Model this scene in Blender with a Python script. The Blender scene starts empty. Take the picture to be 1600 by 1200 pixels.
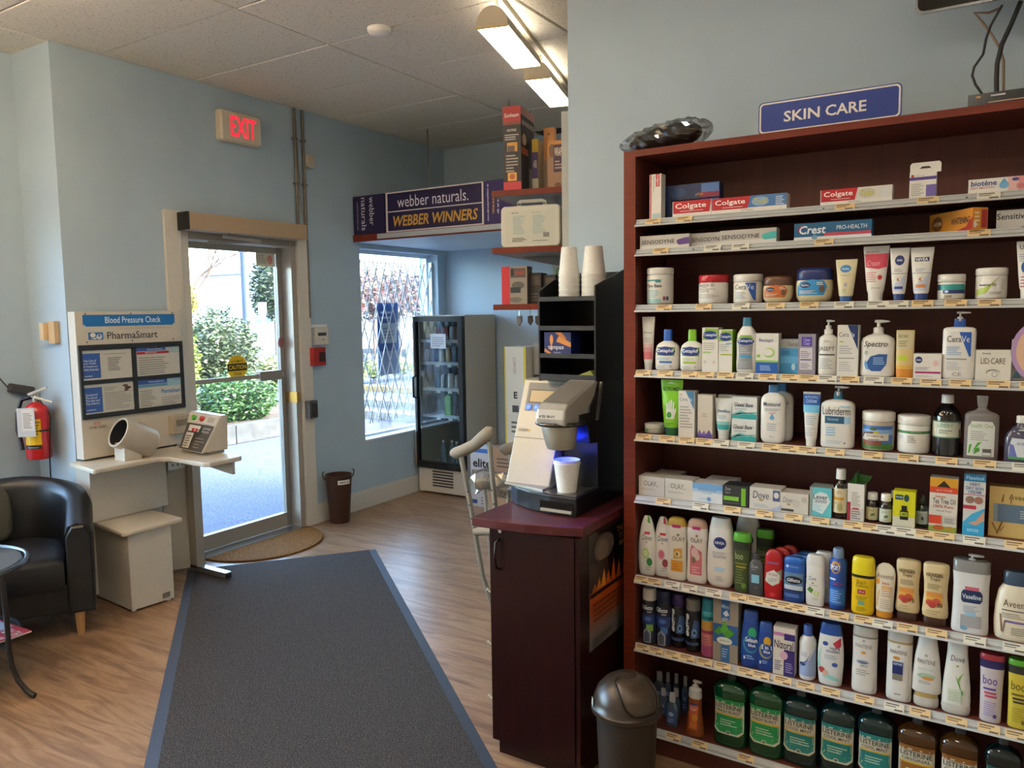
import bpy, math, random
from mathutils import Vector, Matrix
SC = bpy.context.scene
COL = SC.collection
rnd = random.Random(7)
PI = math.pi

# ---------------------------------------------------------------- camera
YAW, PITCH, ROLL, FPX, EYE = 0.562134, 0.0933826, 0.0136016, 1211.456, Vector((0, 0, 1.65))
_fw = Vector((-math.sin(YAW)*math.cos(PITCH), math.cos(YAW)*math.cos(PITCH), -math.sin(PITCH)))
_r = Vector((math.cos(YAW), math.sin(YAW), 0))
_d = _fw.cross(_r)
RT = _r*math.cos(ROLL) + _d*math.sin(ROLL)
DN = _d*math.cos(ROLL) - _r*math.sin(ROLL)
cam = bpy.data.cameras.new('camera')
cam.sensor_width = 36
cam.lens = FPX/1600*36
cam.clip_start, cam.clip_end = .05, 300
co = bpy.data.objects.new('camera', cam)
COL.objects.link(co)
m = Matrix((RT, -DN, -_fw)).transposed().to_4x4()
m.translation = EYE
co.matrix_world = m
SC.camera = co

# ---------------------------------------------------------------- light and exposure
LAMP = 20.0
LAMPCOL = (1.0, .91, .75)
w = bpy.data.worlds.new('World')
SC.world = w
w.use_nodes = True
nt = w.node_tree
nt.nodes.clear()
bg = nt.nodes.new('ShaderNodeBackground')
sky = nt.nodes.new('ShaderNodeTexSky')
sky.sky_type = 'NISHITA'
sky.sun_disc = False
sky.sun_elevation = math.radians(38)
sky.sun_rotation = math.radians(60)
sky.air_density, sky.dust_density, sky.ozone_density = 1.0, 2.5, 1.5
wo = nt.nodes.new('ShaderNodeOutputWorld')
bg.inputs['Strength'].default_value = 6.0
nt.links.new(sky.outputs[0], bg.inputs[0])
nt.links.new(bg.outputs[0], wo.inputs[0])
sl = bpy.data.lights.new('sun', 'SUN')
sl.energy = 14.0
sl.angle = .01
sl.color = (1, .93, .8)
so = bpy.data.objects.new('sun', sl)
COL.objects.link(so)
so.location = (8, 6, 12)
so.rotation_euler = Vector((-.72, .35, -.60)).to_track_quat('-Z', 'Y').to_euler()
SC.view_settings.view_transform = 'Standard'
SC.view_settings.look = 'None'
SC.view_settings.exposure = 0.0
SC.view_settings.gamma = 1
SC.view_settings.use_curve_mapping = False
SC.cycles.use_denoising = True
SC.cycles.max_bounces = 8
SC.cycles.transparent_max_bounces = 12

# ---------------------------------------------------------------- helpers
def at(px, py, ax, val):
    """point where the sight line of photo pixel (px, py) meets the plane ax = val"""
    d = RT*((px-800)/FPX) + DN*((py-600)/FPX) + _fw
    i = 'xyz'.index(ax)
    return EYE + d*((val-EYE[i])/d[i])

def lin(h):
    h = h.lstrip('#')
    o = []
    for i in (0, 2, 4):
        c = int(h[i:i+2], 16)/255
        o.append(c/12.92 if c <= .04045 else ((c+.055)/1.055)**2.4)
    return (*o, 1)

MC = {}
def M(hx, rough=.45, metal=0., trans=0., emit=0., grain=.05, bump=0., scale=40., spec=.5, coat=0.):
    """procedural material: colour with a faint noise in tone and roughness"""
    k = (hx, rough, metal, trans, emit, grain, bump, scale, spec, coat)
    if k in MC: return MC[k]
    mt = bpy.data.materials.new('mat_'+hx)
    mt.use_nodes = True
    n, l = mt.node_tree.nodes, mt.node_tree.links
    b = n['Principled BSDF']
    c = lin(hx)
    b.inputs['Base Color'].default_value = c
    b.inputs['Roughness'].default_value = rough
    b.inputs['Metallic'].default_value = metal
    b.inputs['Specular IOR Level'].default_value = spec
    b.inputs['Coat Weight'].default_value = coat
    b.inputs['Transmission Weight'].default_value = trans
    if emit:
        b.inputs['Emission Color'].default_value = c
        b.inputs['Emission Strength'].default_value = emit
    if grain and not emit:
        tc = n.new('ShaderNodeTexCoord'); no = n.new('ShaderNodeTexNoise')
        no.inputs['Scale'].default_value = scale
        no.inputs['Detail'].default_value = 2
        l.new(tc.outputs['Object'], no.inputs['Vector'])
        mx = n.new('ShaderNodeMix'); mx.data_type = 'RGBA'
        mx.inputs['A'].default_value = tuple(x*(1-grain) for x in c[:3])+(1,)
        mx.inputs['B'].default_value = tuple(min(1, x*(1+grain)) for x in c[:3])+(1,)
        l.new(no.outputs['Fac'], mx.inputs['Factor'])
        l.new(mx.outputs['Result'], b.inputs['Base Color'])
        if bump:
            bp = n.new('ShaderNodeBump'); bp.inputs['Strength'].default_value = bump
            bp.inputs['Distance'].default_value = .01
            l.new(no.outputs['Fac'], bp.inputs['Height']); l.new(bp.outputs[0], b.inputs['Normal'])
    MC[k] = mt
    return mt

def ramp_mat(name, cols, scale=(1, 1, 1), nscale=6, detail=6, dist=0., rough=.4, bump=0., rot=0., nrough=.55, spec=.5, pos=None):
    """noise -> colour ramp, stretched by scale"""
    mt = bpy.data.materials.new(name)
    mt.use_nodes = True
    n, l = mt.node_tree.nodes, mt.node_tree.links
    b = n['Principled BSDF']
    tc = n.new('ShaderNodeTexCoord'); mp = n.new('ShaderNodeMapping'); no = n.new('ShaderNodeTexNoise'); cr = n.new('ShaderNodeValToRGB')
    mp.inputs['Scale'].default_value = scale
    mp.inputs['Rotation'].default_value = (0, 0, rot)
    no.inputs['Scale'].default_value = nscale
    no.inputs['Detail'].default_value = detail
    no.inputs['Roughness'].default_value = nrough
    no.inputs['Distortion'].default_value = dist
    l.new(tc.outputs['Object'], mp.inputs[0]); l.new(mp.outputs[0], no.inputs['Vector']); l.new(no.outputs['Fac'], cr.inputs[0])
    e = cr.color_ramp.elements
    pos = pos or [.3+.4*i/(len(cols)-1) for i in range(len(cols))]
    e[0].position, e[0].color = pos[0], lin(cols[0])
    e[1].position, e[1].color = pos[-1], lin(cols[-1])
    for p, c in list(zip(pos, cols))[1:-1]:
        x = e.new(p); x.color = lin(c)
    l.new(cr.outputs[0], b.inputs['Base Color'])
    b.inputs['Roughness'].default_value = rough
    b.inputs['Specular IOR Level'].default_value = spec
    if bump:
        bp = n.new('ShaderNodeBump'); bp.inputs['Strength'].default_value = bump; bp.inputs['Distance'].default_value = .004
        l.new(no.outputs['Fac'], bp.inputs['Height']); l.new(bp.outputs[0], b.inputs['Normal'])
    return mt

def glass_mat(name, tint='f2f7f6', refl=.06):
    mt = bpy.data.materials.new(name)
    mt.use_nodes = True
    n, l = mt.node_tree.nodes, mt.node_tree.links
    n.remove(n['Principled BSDF'])
    t = n.new('ShaderNodeBsdfTransparent'); g = n.new('ShaderNodeBsdfGlossy'); mx = n.new('ShaderNodeMixShader'); fr = n.new('ShaderNodeLayerWeight')
    t.inputs[0].default_value = lin(tint)
    g.inputs['Roughness'].default_value = .02
    fr.inputs[0].default_value = .25
    ma = n.new('ShaderNodeMath'); ma.operation = 'MULTIPLY_ADD'
    ma.inputs[1].default_value = .5; ma.inputs[2].default_value = refl
    l.new(fr.outputs['Fresnel'], ma.inputs[0]); l.new(ma.outputs[0], mx.inputs[0])
    l.new(t.outputs[0], mx.inputs[1]); l.new(g.outputs[0], mx.inputs[2])
    l.new(mx.outputs[0], n['Material Output'].inputs[0])
    return mt

class MB:
    """collects shapes and links them as ONE mesh object"""
    def __init__(s): s.v, s.f, s.m, s.mats = [], [], [], []
    def mi(s, mt):
        if mt not in s.mats: s.mats.append(mt)
        return s.mats.index(mt)
    def add(s, vs, fs, mt):
        o = len(s.v); i = s.mi(mt)
        s.v += [tuple(v) for v in vs]
        for f in fs:
            s.f.append([o+k for k in f]); s.m.append(i)
        return s
    def box(s, x0, y0, z0, x1, y1, z1, mt, front=None, top=None):
        vs = [(x, y, z) for z in (z0, z1) for y in (y0, y1) for x in (x0, x1)]
        s.add(vs, [(2, 3, 1, 0), (6, 7, 3, 2), (4, 6, 2, 0), (1, 3, 7, 5)], mt)
        s.add(vs, [(0, 1, 5, 4)], front or mt)
        s.add(vs, [(4, 5, 7, 6)], top or mt)
        return s
    def rings(s, rs, mt, c0=True, c1=True):
        n = len(rs[0]); vs = [p for r in rs for p in r]; fs = []
        for i in range(len(rs)-1):
            for j in range(n):
                k = (j+1) % n
                fs.append((i*n+j, i*n+k, (i+1)*n+k, (i+1)*n+j))
        if c0: fs.append(tuple(range(n))[::-1])
        if c1: fs.append(tuple((len(rs)-1)*n+j for j in range(n)))
        return s.add(vs, fs, mt)
    def lathe(s, prof, mt, cx=0, cy=0, n=16, c0=True, c1=True):
        return s.rings([[(cx+r*math.cos(2*PI*j/n), cy+r*math.sin(2*PI*j/n), z) for j in range(n)] for z, r in prof], mt, c0, c1)
    def prism(s, poly, a, b, mt, ax='z'):
        def P(p, h):
            return (p[0], p[1], h) if ax == 'z' else (h, p[0], p[1]) if ax == 'x' else (p[0], h, p[1])
        ar = sum(p[0]*q[1]-q[0]*p[1] for p, q in zip(poly, poly[1:]+poly[:1]))
        if (ar < 0) != (ax == 'y'): poly = poly[::-1]
        return s.rings([[P(p, a) for p in poly], [P(p, b) for p in poly]], mt)
    def tube(s, pts, r, mt, n=8):
        pts = [Vector(p) for p in pts]; rs = []; up = None
        for i, p in enumerate(pts):
            t = (pts[min(i+1, len(pts)-1)]-pts[max(i-1, 0)]).normalized()
            if up is None:
                up = t.orthogonal().normalized()
            up = (up - t*up.dot(t)).normalized()
            b = t.cross(up); rr = r[i] if isinstance(r, (list, tuple)) else r
            rs.append([p + (up*math.cos(2*PI*j/n)+b*math.sin(2*PI*j/n))*rr for j in range(n)])
        return s.rings(rs, mt)
    def bar(s, p, q, wd, th, mt, up=(0, 0, 1)):
        p, q = Vector(p), Vector(q); t = (q-p).normalized(); u = Vector(up); u = (u-t*u.dot(t)).normalized(); b = t.cross(u)
        return s.rings([[c + u*(a*wd/2) + b*(e*th/2) for a, e in ((1, 1), (1, -1), (-1, -1), (-1, 1))] for c in (p, q)], mt)
    def build(s, name, parent=None, smooth=0., bevel=0., loc=None, kind=None):
        me = bpy.data.meshes.new(name)
        me.from_pydata(s.v, [], s.f)
        for mt in s.mats: me.materials.append(mt)
        me.polygons.foreach_set('material_index', s.m)
        if smooth:
            me.shade_smooth(); me.set_sharp_from_angle(angle=smooth)
        me.update()
        return link(name, me, parent, bevel, loc, kind)

def link(name, me, parent=None, bevel=0., loc=None, kind=None):
    o = bpy.data.objects.new(name, me)
    COL.objects.link(o)
    if parent: o.parent = parent
    if loc: o.location = loc
    if bevel:
        b = o.modifiers.new('Bevel', 'BEVEL'); b.width = bevel; b.segments = 2; b.limit_method = 'ANGLE'; b.angle_limit = .7
    if kind: o['kind'] = kind
    return o

def tag(o, label, cat, group=None):
    o['label'] = label; o['category'] = cat
    if group: o['group'] = group
    return o

def thing(name, label, cat, loc=(0, 0, 0), rz=0., group=None):
    o = bpy.data.objects.new(name, None)
    o.empty_display_size = .1
    COL.objects.link(o)
    o.location = loc; o.rotation_euler = (0, 0, rz)
    return tag(o, label, cat, group)

def dup(root, loc, label=None, rz=None):
    r = root.copy(); COL.objects.link(r); r.location = loc
    if rz is not None: r.rotation_euler = (0, 0, rz)
    if label: r['label'] = label
    for ch in list(root.children):
        c = ch.copy(); COL.objects.link(c); c.parent = r
        for g in list(ch.children):
            d = g.copy(); COL.objects.link(d); d.parent = c
    return r

TXT = {}
def text2d(t, bold=0., shear=0., sp=1.):
    k = (t, bold, shear, sp)
    if k not in TXT:
        cu = bpy.data.curves.new('lettering', 'FONT')
        cu.body = t; cu.resolution_u = 2; cu.offset = bold; cu.shear = shear; cu.space_character = sp
        cu.align_x = 'CENTER'
        o = bpy.data.objects.new('lettering', cu)
        me = bpy.data.meshes.new_from_object(o)
        vs = [(v.co.x, v.co.y) for v in me.vertices]; fs = [tuple(p.vertices) for p in me.polygons]
        bpy.data.objects.remove(o); bpy.data.meshes.remove(me); bpy.data.curves.remove(cu)
        x0, x1 = min(v[0] for v in vs), max(v[0] for v in vs); y0, y1 = min(v[1] for v in vs), max(v[1] for v in vs)
        TXT[k] = ([((x-x0)/(x1-x0), (y-y0)/max(1e-6, y1-y0)) for x, y in vs], fs)
    return TXT[k]

def emit(mb, P, F, fn, e, mt, curved):
    """put a flat 2D mesh on a surface; on curved ones split it finely so that it follows the form"""
    if not curved:
        mb.add([fn(u, v, e) for u, v in P], F, mt); return
    todo = []
    for f in F:
        for k in range(1, len(f)-1): todo.append((P[f[0]], P[f[k]], P[f[k+1]]))
    idx, vs, fs = {}, [], []
    def vid(p):
        k = (round(p[0], 5), round(p[1], 5))
        if k not in idx: idx[k] = len(vs); vs.append(fn(p[0], p[1], e))
        return idx[k]
    while todo:
        t = todo.pop(); best, bk = 1., -1
        for k in range(3):
            a, b = t[k], t[(k+1) % 3]
            L = max(abs(a[0]-b[0])/.17, abs(a[1]-b[1])/.10)
            if L > best: best, bk = L, k
        if bk < 0: fs.append(tuple(vid(p) for p in t)); continue
        a, b, c = t[bk], t[(bk+1) % 3], t[(bk+2) % 3]; m_ = ((a[0]+b[0])/2, (a[1]+b[1])/2)
        todo += [(a, m_, c), (m_, b, c)]
    mb.add(vs, fs, mt)

def decals(mb, items, fn, curved=True, asp=1., rough=.4):
    """flat print: items in (u -1..1, v 0..1); fn(u, v, lift) gives the point on the surface"""
    for i, it in enumerate(items):
        k = it[0]; e = (.0007 if curved else .0005)+.00016*i
        if k == 'r':
            _, u0, v0, u1, v1, c = it
            emit(mb, [(u0, v0), (u1, v0), (u1, v1), (u0, v1)], [(0, 1, 2, 3)], fn, e, M(c, rough, grain=0), curved)
        elif k == 'e':
            _, u, v, ru, rv, c = it
            n = 22
            emit(mb, [(u, v)]+[(u+ru*math.cos(2*PI*j/n), v+rv*math.sin(2*PI*j/n)) for j in range(n)], [(0, 1+j, 1+(j+1) % n) for j in range(n)], fn, e, M(c, rough, grain=0), curved)
        elif k == 'p':
            pts = list(it[1]); n = len(pts)
            if sum(a[0]*b[1]-b[0]*a[1] for a, b in zip(pts, pts[1:]+pts[:1])) < 0: pts = pts[::-1]
            cu, cv = sum(p[0] for p in pts)/n, sum(p[1] for p in pts)/n
            emit(mb, [(cu, cv)]+pts, [(0, 1+j, 1+(j+1) % n) for j in range(n)], fn, e, M(it[2], rough, grain=0), curved)
        elif k in 'tTU':    # lettering: across, reading downwards, reading upwards
            _, t, u0, v0, u1, v1, c = it[:7]
            vs, fs = text2d(t, *(it[7:9]))
            q = {'t': lambda x, y: (u0+(u1-u0)*x, v0+(v1-v0)*y), 'T': lambda x, y: (u0+(u1-u0)*y, v1-(v1-v0)*x), 'U': lambda x, y: (u1-(u1-u0)*y, v0+(v1-v0)*x)}[k]
            emit(mb, [q(x, y) for x, y in vs], fs, fn, e+.0003, M(c, rough, grain=0), curved)
        elif k == 'l':      # small print
            _, u0, v0, u1, v1, n, c = it
            h = (v1-v0)/n
            for j in range(n):
                b = v0+h*j; q = u0+(u1-u0)*rnd.uniform(.6, 1)
                emit(mb, [(u0, b), (q, b), (q, b+h*.45), (u0, b+h*.45)], [(0, 1, 2, 3)], fn, e, M(c, rough, grain=0), curved)
    return mb

def flat_y(x0, x1, z0, z1, y):        # a face looking towards -y
    return lambda u, v, e: (x0+(x1-x0)*(u+1)/2, y-e, z0+(z1-z0)*v)
def flat_x(y0, y1, z0, z1, x):        # a face looking towards +x
    return lambda u, v, e: (x+e, y0+(y1-y0)*(u+1)/2, z0+(z1-z0)*v)

def rrect(x0, y0, x1, y1, r, n=4):
    out = []
    for cx, cy, a in ((x1-r, y1-r, 0), (x0+r, y1-r, 90), (x0+r, y0+r, 180), (x1-r, y0+r, 270)):
        for i in range(n+1):
            t = math.radians(a+90*i/n)
            out.append((cx+r*math.cos(t), cy+r*math.sin(t)))
    return out

# ---------------------------------------------------------------- shared materials
WALL = ramp_mat('wall_paint', ['a6b8c5', 'acbecb'], nscale=3, rough=.62, spec=.25)
WALL2 = ramp_mat('wall_paint_daylit', ['8fb0cf', '95b6d4'], nscale=3, rough=.62, spec=.25)  # unused bluer copy of the wall paint with daylight in its colour
CREAM = M('cfc9bd', .5)
TILE = ramp_mat('ceiling_tile', ['a39a8a', 'e2dacb', 'e8e0d2'], nscale=75, detail=3, rough=.9, bump=.35, pos=[.28, .4, .7], spec=.1)
GRID = M('7d7468', .7)
FLOOR = ramp_mat('vinyl_floor', ['6b5040', '84664e', '957559', 'a18265', '7f614b'], scale=(1.0, 7.5, 1), nscale=2.2, detail=7, dist=1.6, rough=.29, pos=[.25, .42, .52, .6, .75], spec=.45)
ALU = M('a59c90', .4, .3)
ALUD = M('857f78', .4, .25)
CHERRY = ramp_mat('cherry_edge', ['622210', '6c2713', '762d17'], scale=(1, 1, 12), nscale=5, rough=.42, spec=.3)
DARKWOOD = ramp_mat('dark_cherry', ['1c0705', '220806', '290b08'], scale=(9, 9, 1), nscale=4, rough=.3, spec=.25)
INWOOD = ramp_mat('brown_inside', ['58291f', '643025'], scale=(9, 9, 1), nscale=4, rough=.5)
BLACK = M('121214', .35)
STEEL = M('b9b6ae', .25, .9)
GLASS = glass_mat('clear_glass')
KIOSK = M('c8c0b2', .45)
# ---------------------------------------------------------------- the room
H = 3.19
XB, YC, XL = -4.53, 2.416, -4.94      # door wall, its corner, left wall
def struct(name, mb, parent=None, **k):
    o = mb.build(name, parent, **k)
    if not parent: o['kind'] = 'structure'
    return o
struct('floor', MB().prism([(-5.08, -1.7), (2.4, -1.7), (2.4, 6.3), (-4.74, 6.3), (-4.74, 2.5), (-5.08, 2.5)], -.12, 0, FLOOR))
ceil = struct('ceiling', MB().box(-5.3, -1.7, H, 2.4, 6.3, H+.35, GRID))
tile_me = {}
xs = [XB-1.2233+1.2233*i for i in range(8)]
ys = [2.702+.631*j for j in range(-7, 7)]
for i in range(len(xs)-1):
    for j in range(len(ys)-1):
        x0, x1, y0, y1 = max(xs[i], -4.94), min(xs[i+1], 2.2), max(ys[j], -1.5), min(ys[j+1], 6.03)
        if x1-x0 < .05 or y1-y0 < .05: continue
        key = (round(x1-x0, 3), round(y1-y0, 3)); g = .005
        if key not in tile_me:
            b = MB(); w2, h2 = key[0]/2-g, key[1]/2-g
            b.rings([[(-w2, -h2, .004), (w2, -h2, .004), (w2, h2, .004), (-w2, h2, .004)][::-1],
                     [(-w2, -h2, -.006), (w2, -h2, -.006), (w2, h2, -.006), (-w2, h2, -.006)][::-1],
                     [(-w2+.004, -h2+.004, -.011), (w2-.004, -h2+.004, -.011), (w2-.004, h2-.004, -.011), (-w2+.004, h2-.004, -.011)][::-1]], TILE)
            o = b.build('ceiling_tile', ceil); tile_me[key] = o.data
        else:
            o = link('ceiling_tile', tile_me[key], ceil)
        o.location = ((x0+x1)/2, (y0+y1)/2, H+rnd.uniform(-.001, .002))

# door wall with door and window openings (solid pieces joined into one wall)
DY0, DY1, DZ = 3.17, 4.15, 2.215
WY0, WY1, WZ0, WZ1 = 4.845, 5.90, .57, 2.19
wl = MB()
def wallx(mb, y0, y1, z0, z1, x0=-4.75, x1=XB, mt=WALL): mb.box(x0, y0, z0, x1, y1, z1, mt)
wallx(wl, YC, DY0, 0, H); wallx(wl, DY0, DY1, DZ, H); wallx(wl, DY1, WY0, 0, H); wallx(wl, WY0, WY1, 0, WZ0)
wallx(wl, WY0, WY1, WZ1, H); wallx(wl, WY1, 6.03, 0, H)
struct('wall_door', wl)
wf = MB().box(-4.75, 6.03, 0, 2.4, 6.2, H, WALL)
struct('wall_far', wf)
struct('wall_jog', MB().box(-5.3, YC, 0, XB-.22, YC+.12, H, WALL))
lw = MB()   # left wall, with the deep window that lies outside the frame
for a, b_, c, d in ((2.02, YC, 0, H), (-.9, 2.02, 0, .5), (-.9, 2.02, 2.32, H), (-1.7, -.9, 0, H)):
    lw.box(-5.08, a, c, XL, b_, d, WALL)
struct('wall_left', lw)
wn = struct('window_2', MB().box(-5.07, -.9, .5, -5.04, 2.02, .54, ALU).box(-5.07, -.9, 2.28, -5.04, 2.02, 2.32, ALU)
            .box(-5.07, -.9, .54, -5.04, -.86, 2.28, ALU).box(-5.07, 1.98, .54, -5.04, 2.02, 2.28, ALU))
MB().box(-5.058, -.86, .54, -5.052, 1.98, 2.28, GLASS).build('pane', wn)
YA = 2.87
struct('wall_shelves', MB().box(-1.521, YA, 0, 2.4, YA+.12, H, WALL))
struct('wall_right', MB().box(2.2, -1.7, 0, 2.4, 6.2, H, M('d8d2c6', .6)))
struct('wall_back', MB().box(-5.2, -1.7, 0, 2.4, -1.5, H, M('d8d2c6', .6)))
struct('baseboard_door', MB().box(XB, 4.25, 0, XB+.018, 6.03, .155, CREAM), bevel=.003)
struct('baseboard_left', MB().box(XB, YC, 0, XB+.018, 3.06, .155, CREAM), bevel=.003)
struct('baseboard_jog', MB().box(XL, YC-.018, 0, XB+.018, YC, .155, CREAM), bevel=.003)
struct('baseboard_far', MB().box(XB, 6.012, 0, 2.2, 6.03, .155, CREAM), bevel=.003)
struct('trim_1', MB().box(XB, 3.056, 0, XB+.022, 3.17, 2.325, CREAM), bevel=.004)
struct('trim_2', MB().box(XB, 4.15, 0, XB+.022, 4.26, 2.215, CREAM), bevel=.004)

# door: fixed frame in the opening and the glazed leaf
XD = -4.65
fr = MB().box(XD-.06, 3.172, 0, XB, 3.235, 2.213, CREAM).box(XD-.06, 4.10, 0, XB, 4.148, 2.213, ALU)
fr.box(XD-.06, 3.235, 2.155, XB-.01, 4.10, 2.213, ALU).box(XD-.05, 3.235, 0, XB+.03, 4.10, .012, STEEL)
dr = struct('door_1', fr, bevel=.003)
lf = MB().box(XD-.02, 3.24, .016, XD+.022, 3.275, 2.15, ALU).box(XD-.02, 4.05, .016, XD+.022, 4.095, 2.15, ALUD)
lf.box(XD-.02, 3.275, .016, XD+.022, 4.05, .122, ALU).box(XD-.02, 3.275, 2.105, XD+.022, 4.05, 2.15, ALU)
leaf = lf.build('door_leaf', dr, bevel=.003)
MB().box(XD-.004, 3.275, .122, XD+.004, 4.05, 2.105, GLASS).build('pane', leaf)
MB().box(XD+.04, 3.27, 1.185, XD+.055, 4.05, 1.215, ALU).build('push_bar', leaf)
MB().box(XD+.035, 3.80, 1.165, XD+.085, 4.01, 1.235, M('8b8379', .4, .3)).build('latch_box', leaf, bevel=.006)
lk = MB(); lk.rings([[(XD+x, 4.055+.03*math.cos(a), 1.44+.04*math.sin(a)) for a in [2*PI*j/16 for j in range(16)]] for x in (.022, .032)], M('8b5a55', .5)); lk.build('lock_disc', leaf)
MB().box(XD+.024, 4.09, .98, XB+.02, 4.125, 1.06, M('b08a4a', .3, .9)).build('strike_plate', dr)
st = MB(); yc, zc = at(371, 574, 'x', XD+.006)[1:]
fnc = flat_x(yc-.088, yc+.088, zc-.088, zc+.088, XD+.006)
decals(st, [('e', 0, .5, 1, .5, 'e0b818'), ('r', -.97, .36, .97, .66, '15130f'), ('t', 'CAUTION', -.86, .42, .86, .6, 'e8c423', .02), ('t', 'AUTOMATIC', -.62, .7, .62, .8, '2a220c', .01), ('t', 'DOOR', -.36, .18, .36, .28, '2a220c', .01)], fnc, False)
st.build('caution_sticker', leaf)
ns = MB(); p0, p1 = at(399, 394, 'x', XD+.006), at(430, 417, 'x', XD+.006)
decals(ns, [('r', -1, 0, 1, 1, 'c9c4b2'), ('e', .45, .5, .3, .35, 'c98a80'), ('l', -.85, .2, .1, .9, 5, '9a9484')], flat_x(p0[1], p1[1], p1[2], p0[2], XD+.006), False)
ns.build('notice_sticker', leaf)

# window with frame, pane and folding grille
XW = -4.66
wf = MB()
for a, b_, c, d in ((WY0, WY0+.035, WZ0, WZ1), (WY1-.035, WY1, WZ0, WZ1), (WY0+.035, WY1-.035, WZ0, WZ0+.03), (WY0+.035, WY1-.035, WZ1-.03, WZ1)):
    wf.box(XW-.03, a, c, XW+.02, b_, d, M('d5dbe2', .4, .2))
win = struct('window_1', wf)
MB().box(XW-.004, WY0+.035, WZ0+.03, XW+.004, WY1-.035, WZ1-.03, GLASS).build('pane', win)
MB().box(XW+.02, WY0, WZ0-.002, XB+.012, WY1, WZ0+.012, M('dfe3e6', .4)).build('window_sill', win)
gr = thing('folding_gate', 'white folding lattice security gate across the window beside the fridge', 'gate', (XW+.055, WY0, 0))
GW, GZ0, GZ1, PIT, DIA = M('dfe5ec', .35, .1), .70, 2.10, .107, .31
W_ = WY1-WY0-.02
zz = GZ1-GZ0; run = PIT*zz/DIA
for sgn, xo in ((1, .0), (-1, .012)):
    k = -14
    while k < 16:
        ya = .02+k*PIT; yb = ya+run
        lo, hi = max(0, (.01-ya)/run), min(1, (W_-ya)/run)
        if hi-lo > .08:
            if sgn > 0: z = lambda q: GZ1-q*zz
            else: z = lambda q: GZ0+q*zz
            MB().bar((xo, ya+lo*run, z(lo)), (xo, ya+hi*run, z(hi)), .011, .004, GW, (0, 1, 0)).build('bar', gr)
        k += 1
for yy in (.01, W_): MB().box(-.012, yy-.008, WZ0+.012, .02, yy+.008, 2.12, GW).build('post', gr)
po = thing('window_poster', 'blue poster with pale panel taped up behind the lattice gate', 'poster', (XW+.006, 5.17, 1.10))
pm = MB().box(0, 0, 0, .004, .28, .64, M('7f93b4', .7))
decals(pm, [('r', -1, .33, 1, 1, '2f4f8d'), ('r', -.75, .44, .8, .72, '9aa7b5')]+[('l', -.6, .5, .6, .68, 4, '66788f'), ('l', -.7, .78, .75, .92, 2, '9fb2d2')], flat_x(0, .28, 0, .64, .004), False)
pm.build('sheet', po)

# ---------------------------------------------------------------- things on the door wall
op = thing('door_operator', 'long beige automatic operator housing with black end above the glass door', 'door operator', (XB+.001, 3.145, 2.2))
MB().box(.0, .012, 0, .13, 1.006, .11, M('ab9478', .45)).build('housing', op, bevel=.004)
MB().box(0, 0, -.002, .132, .012, .112, BLACK).build('end_cap', op)
arm = MB().bar((.06, .32, -.02), (.07, .62, -.03), .022, .012, ALU).bar((.07, .62, -.035), (-.06, .28, -.055), .022, .012, ALU)
arm.box(.05, .3, -.03, .075, .34, 0, ALU); arm.build('drive_arm', op)

ex = thing('exit_sign', 'illuminated white exit sign with red letters above the door', 'exit sign', (XB, 3.49, 2.825))
bx = MB(); P_ = rrect(0, 0, .34, .21, .02)
bx.rings([[(x, p[0], p[1]) for p in P_] for x in (0, .045)] + [[(.058, .17+(p[0]-.17)*.93, .105+(p[1]-.105)*.9) for p in P_]], M('cfc3ae', .5)); bx.build('housing', ex, smooth=.6)
le = MB(); vs, fs = text2d('EXIT', .012)
le.add([(.0595, .075+.215*x, .04+.135*y) for x, y in vs], fs, M('ff2038', .5, emit=1.25)); le.build('lettering', ex)
for k, (yy, z0) in enumerate(((4.172, 2.32), (4.252, 1.62))):
    c = thing('conduit', ['grey conduit pipe running from ceiling down to the door operator', 'grey conduit pipe passing the door operator down to the keypad'][k], 'conduit', (XB+.016, yy, z0), 0, 'conduits right of the exit sign')
    MB().tube([(0, 0, 0), (0, 0, H-z0-.012)], .011, M('6f6a60', .45, .2)).build('pipe', c, smooth=.8)
    for zc in (2.62-z0, 2.95-z0): MB().box(-.016, -.02, zc, .013, .02, zc+.012, M('6f6a60', .45, .2)).build('clip', c)
tb = MB().tube([(XB+.01, 4.19, 3.1), (XB+.012, 4.2, 2.8), (XB+.015, 4.205, 2.55), (XB+.012, 4.235, 2.36), (XB+.012, 4.24, 2.325)], .004, M('8b7c66', .5)).build('cable', None, smooth=.8)
tag(tb, 'thin beige cable between the two conduit pipes over the door', 'cable')
mo = thing('motion_sensor', 'small white motion sensor on wall right of the conduits', 'sensor', (XB, 4.30, 2.76))
MB().prism(rrect(-.04, 0, .04, .1, .02), 0, .045, M('bdb3a2', .45), 'x').build('shell', mo, bevel=.006)
kp = thing('alarm_keypad', 'white alarm keypad with dark display above the red box', 'keypad', (XB, 4.29, 1.41))
MB().box(0, 0, 0, .028, .145, .13, M('cdc6b8', .45)).build('shell', kp, bevel=.006)
MB().box(.0285, .03, .07, .031, .115, .095, M('3a4048', .3)).build('display', kp)
MB().box(.0285, .075, .035, .031, .09, .045, M('77736a', .5)).build('button', kp)
MB().box(0, -.02, .137, .004, .15, .158, M('e3dfd6', .6)).build('name_strip', kp)
rb = thing('call_point', 'red wall box with dark front below the alarm keypad', 'alarm box', (XB, 4.235, 1.25))
MB().box(0, 0, 0, .065, .125, .14, M('a3201c', .4)).build('housing', rb, bevel=.004)
MB().box(.0655, .055, .03, .07, .115, .105, M('3a1110', .4)).build('front_plate', rb)
db = thing('door_button', 'dark grey push plate box on the right door trim', 'switch box', (XB+.022, 4.165, .85))
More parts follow.
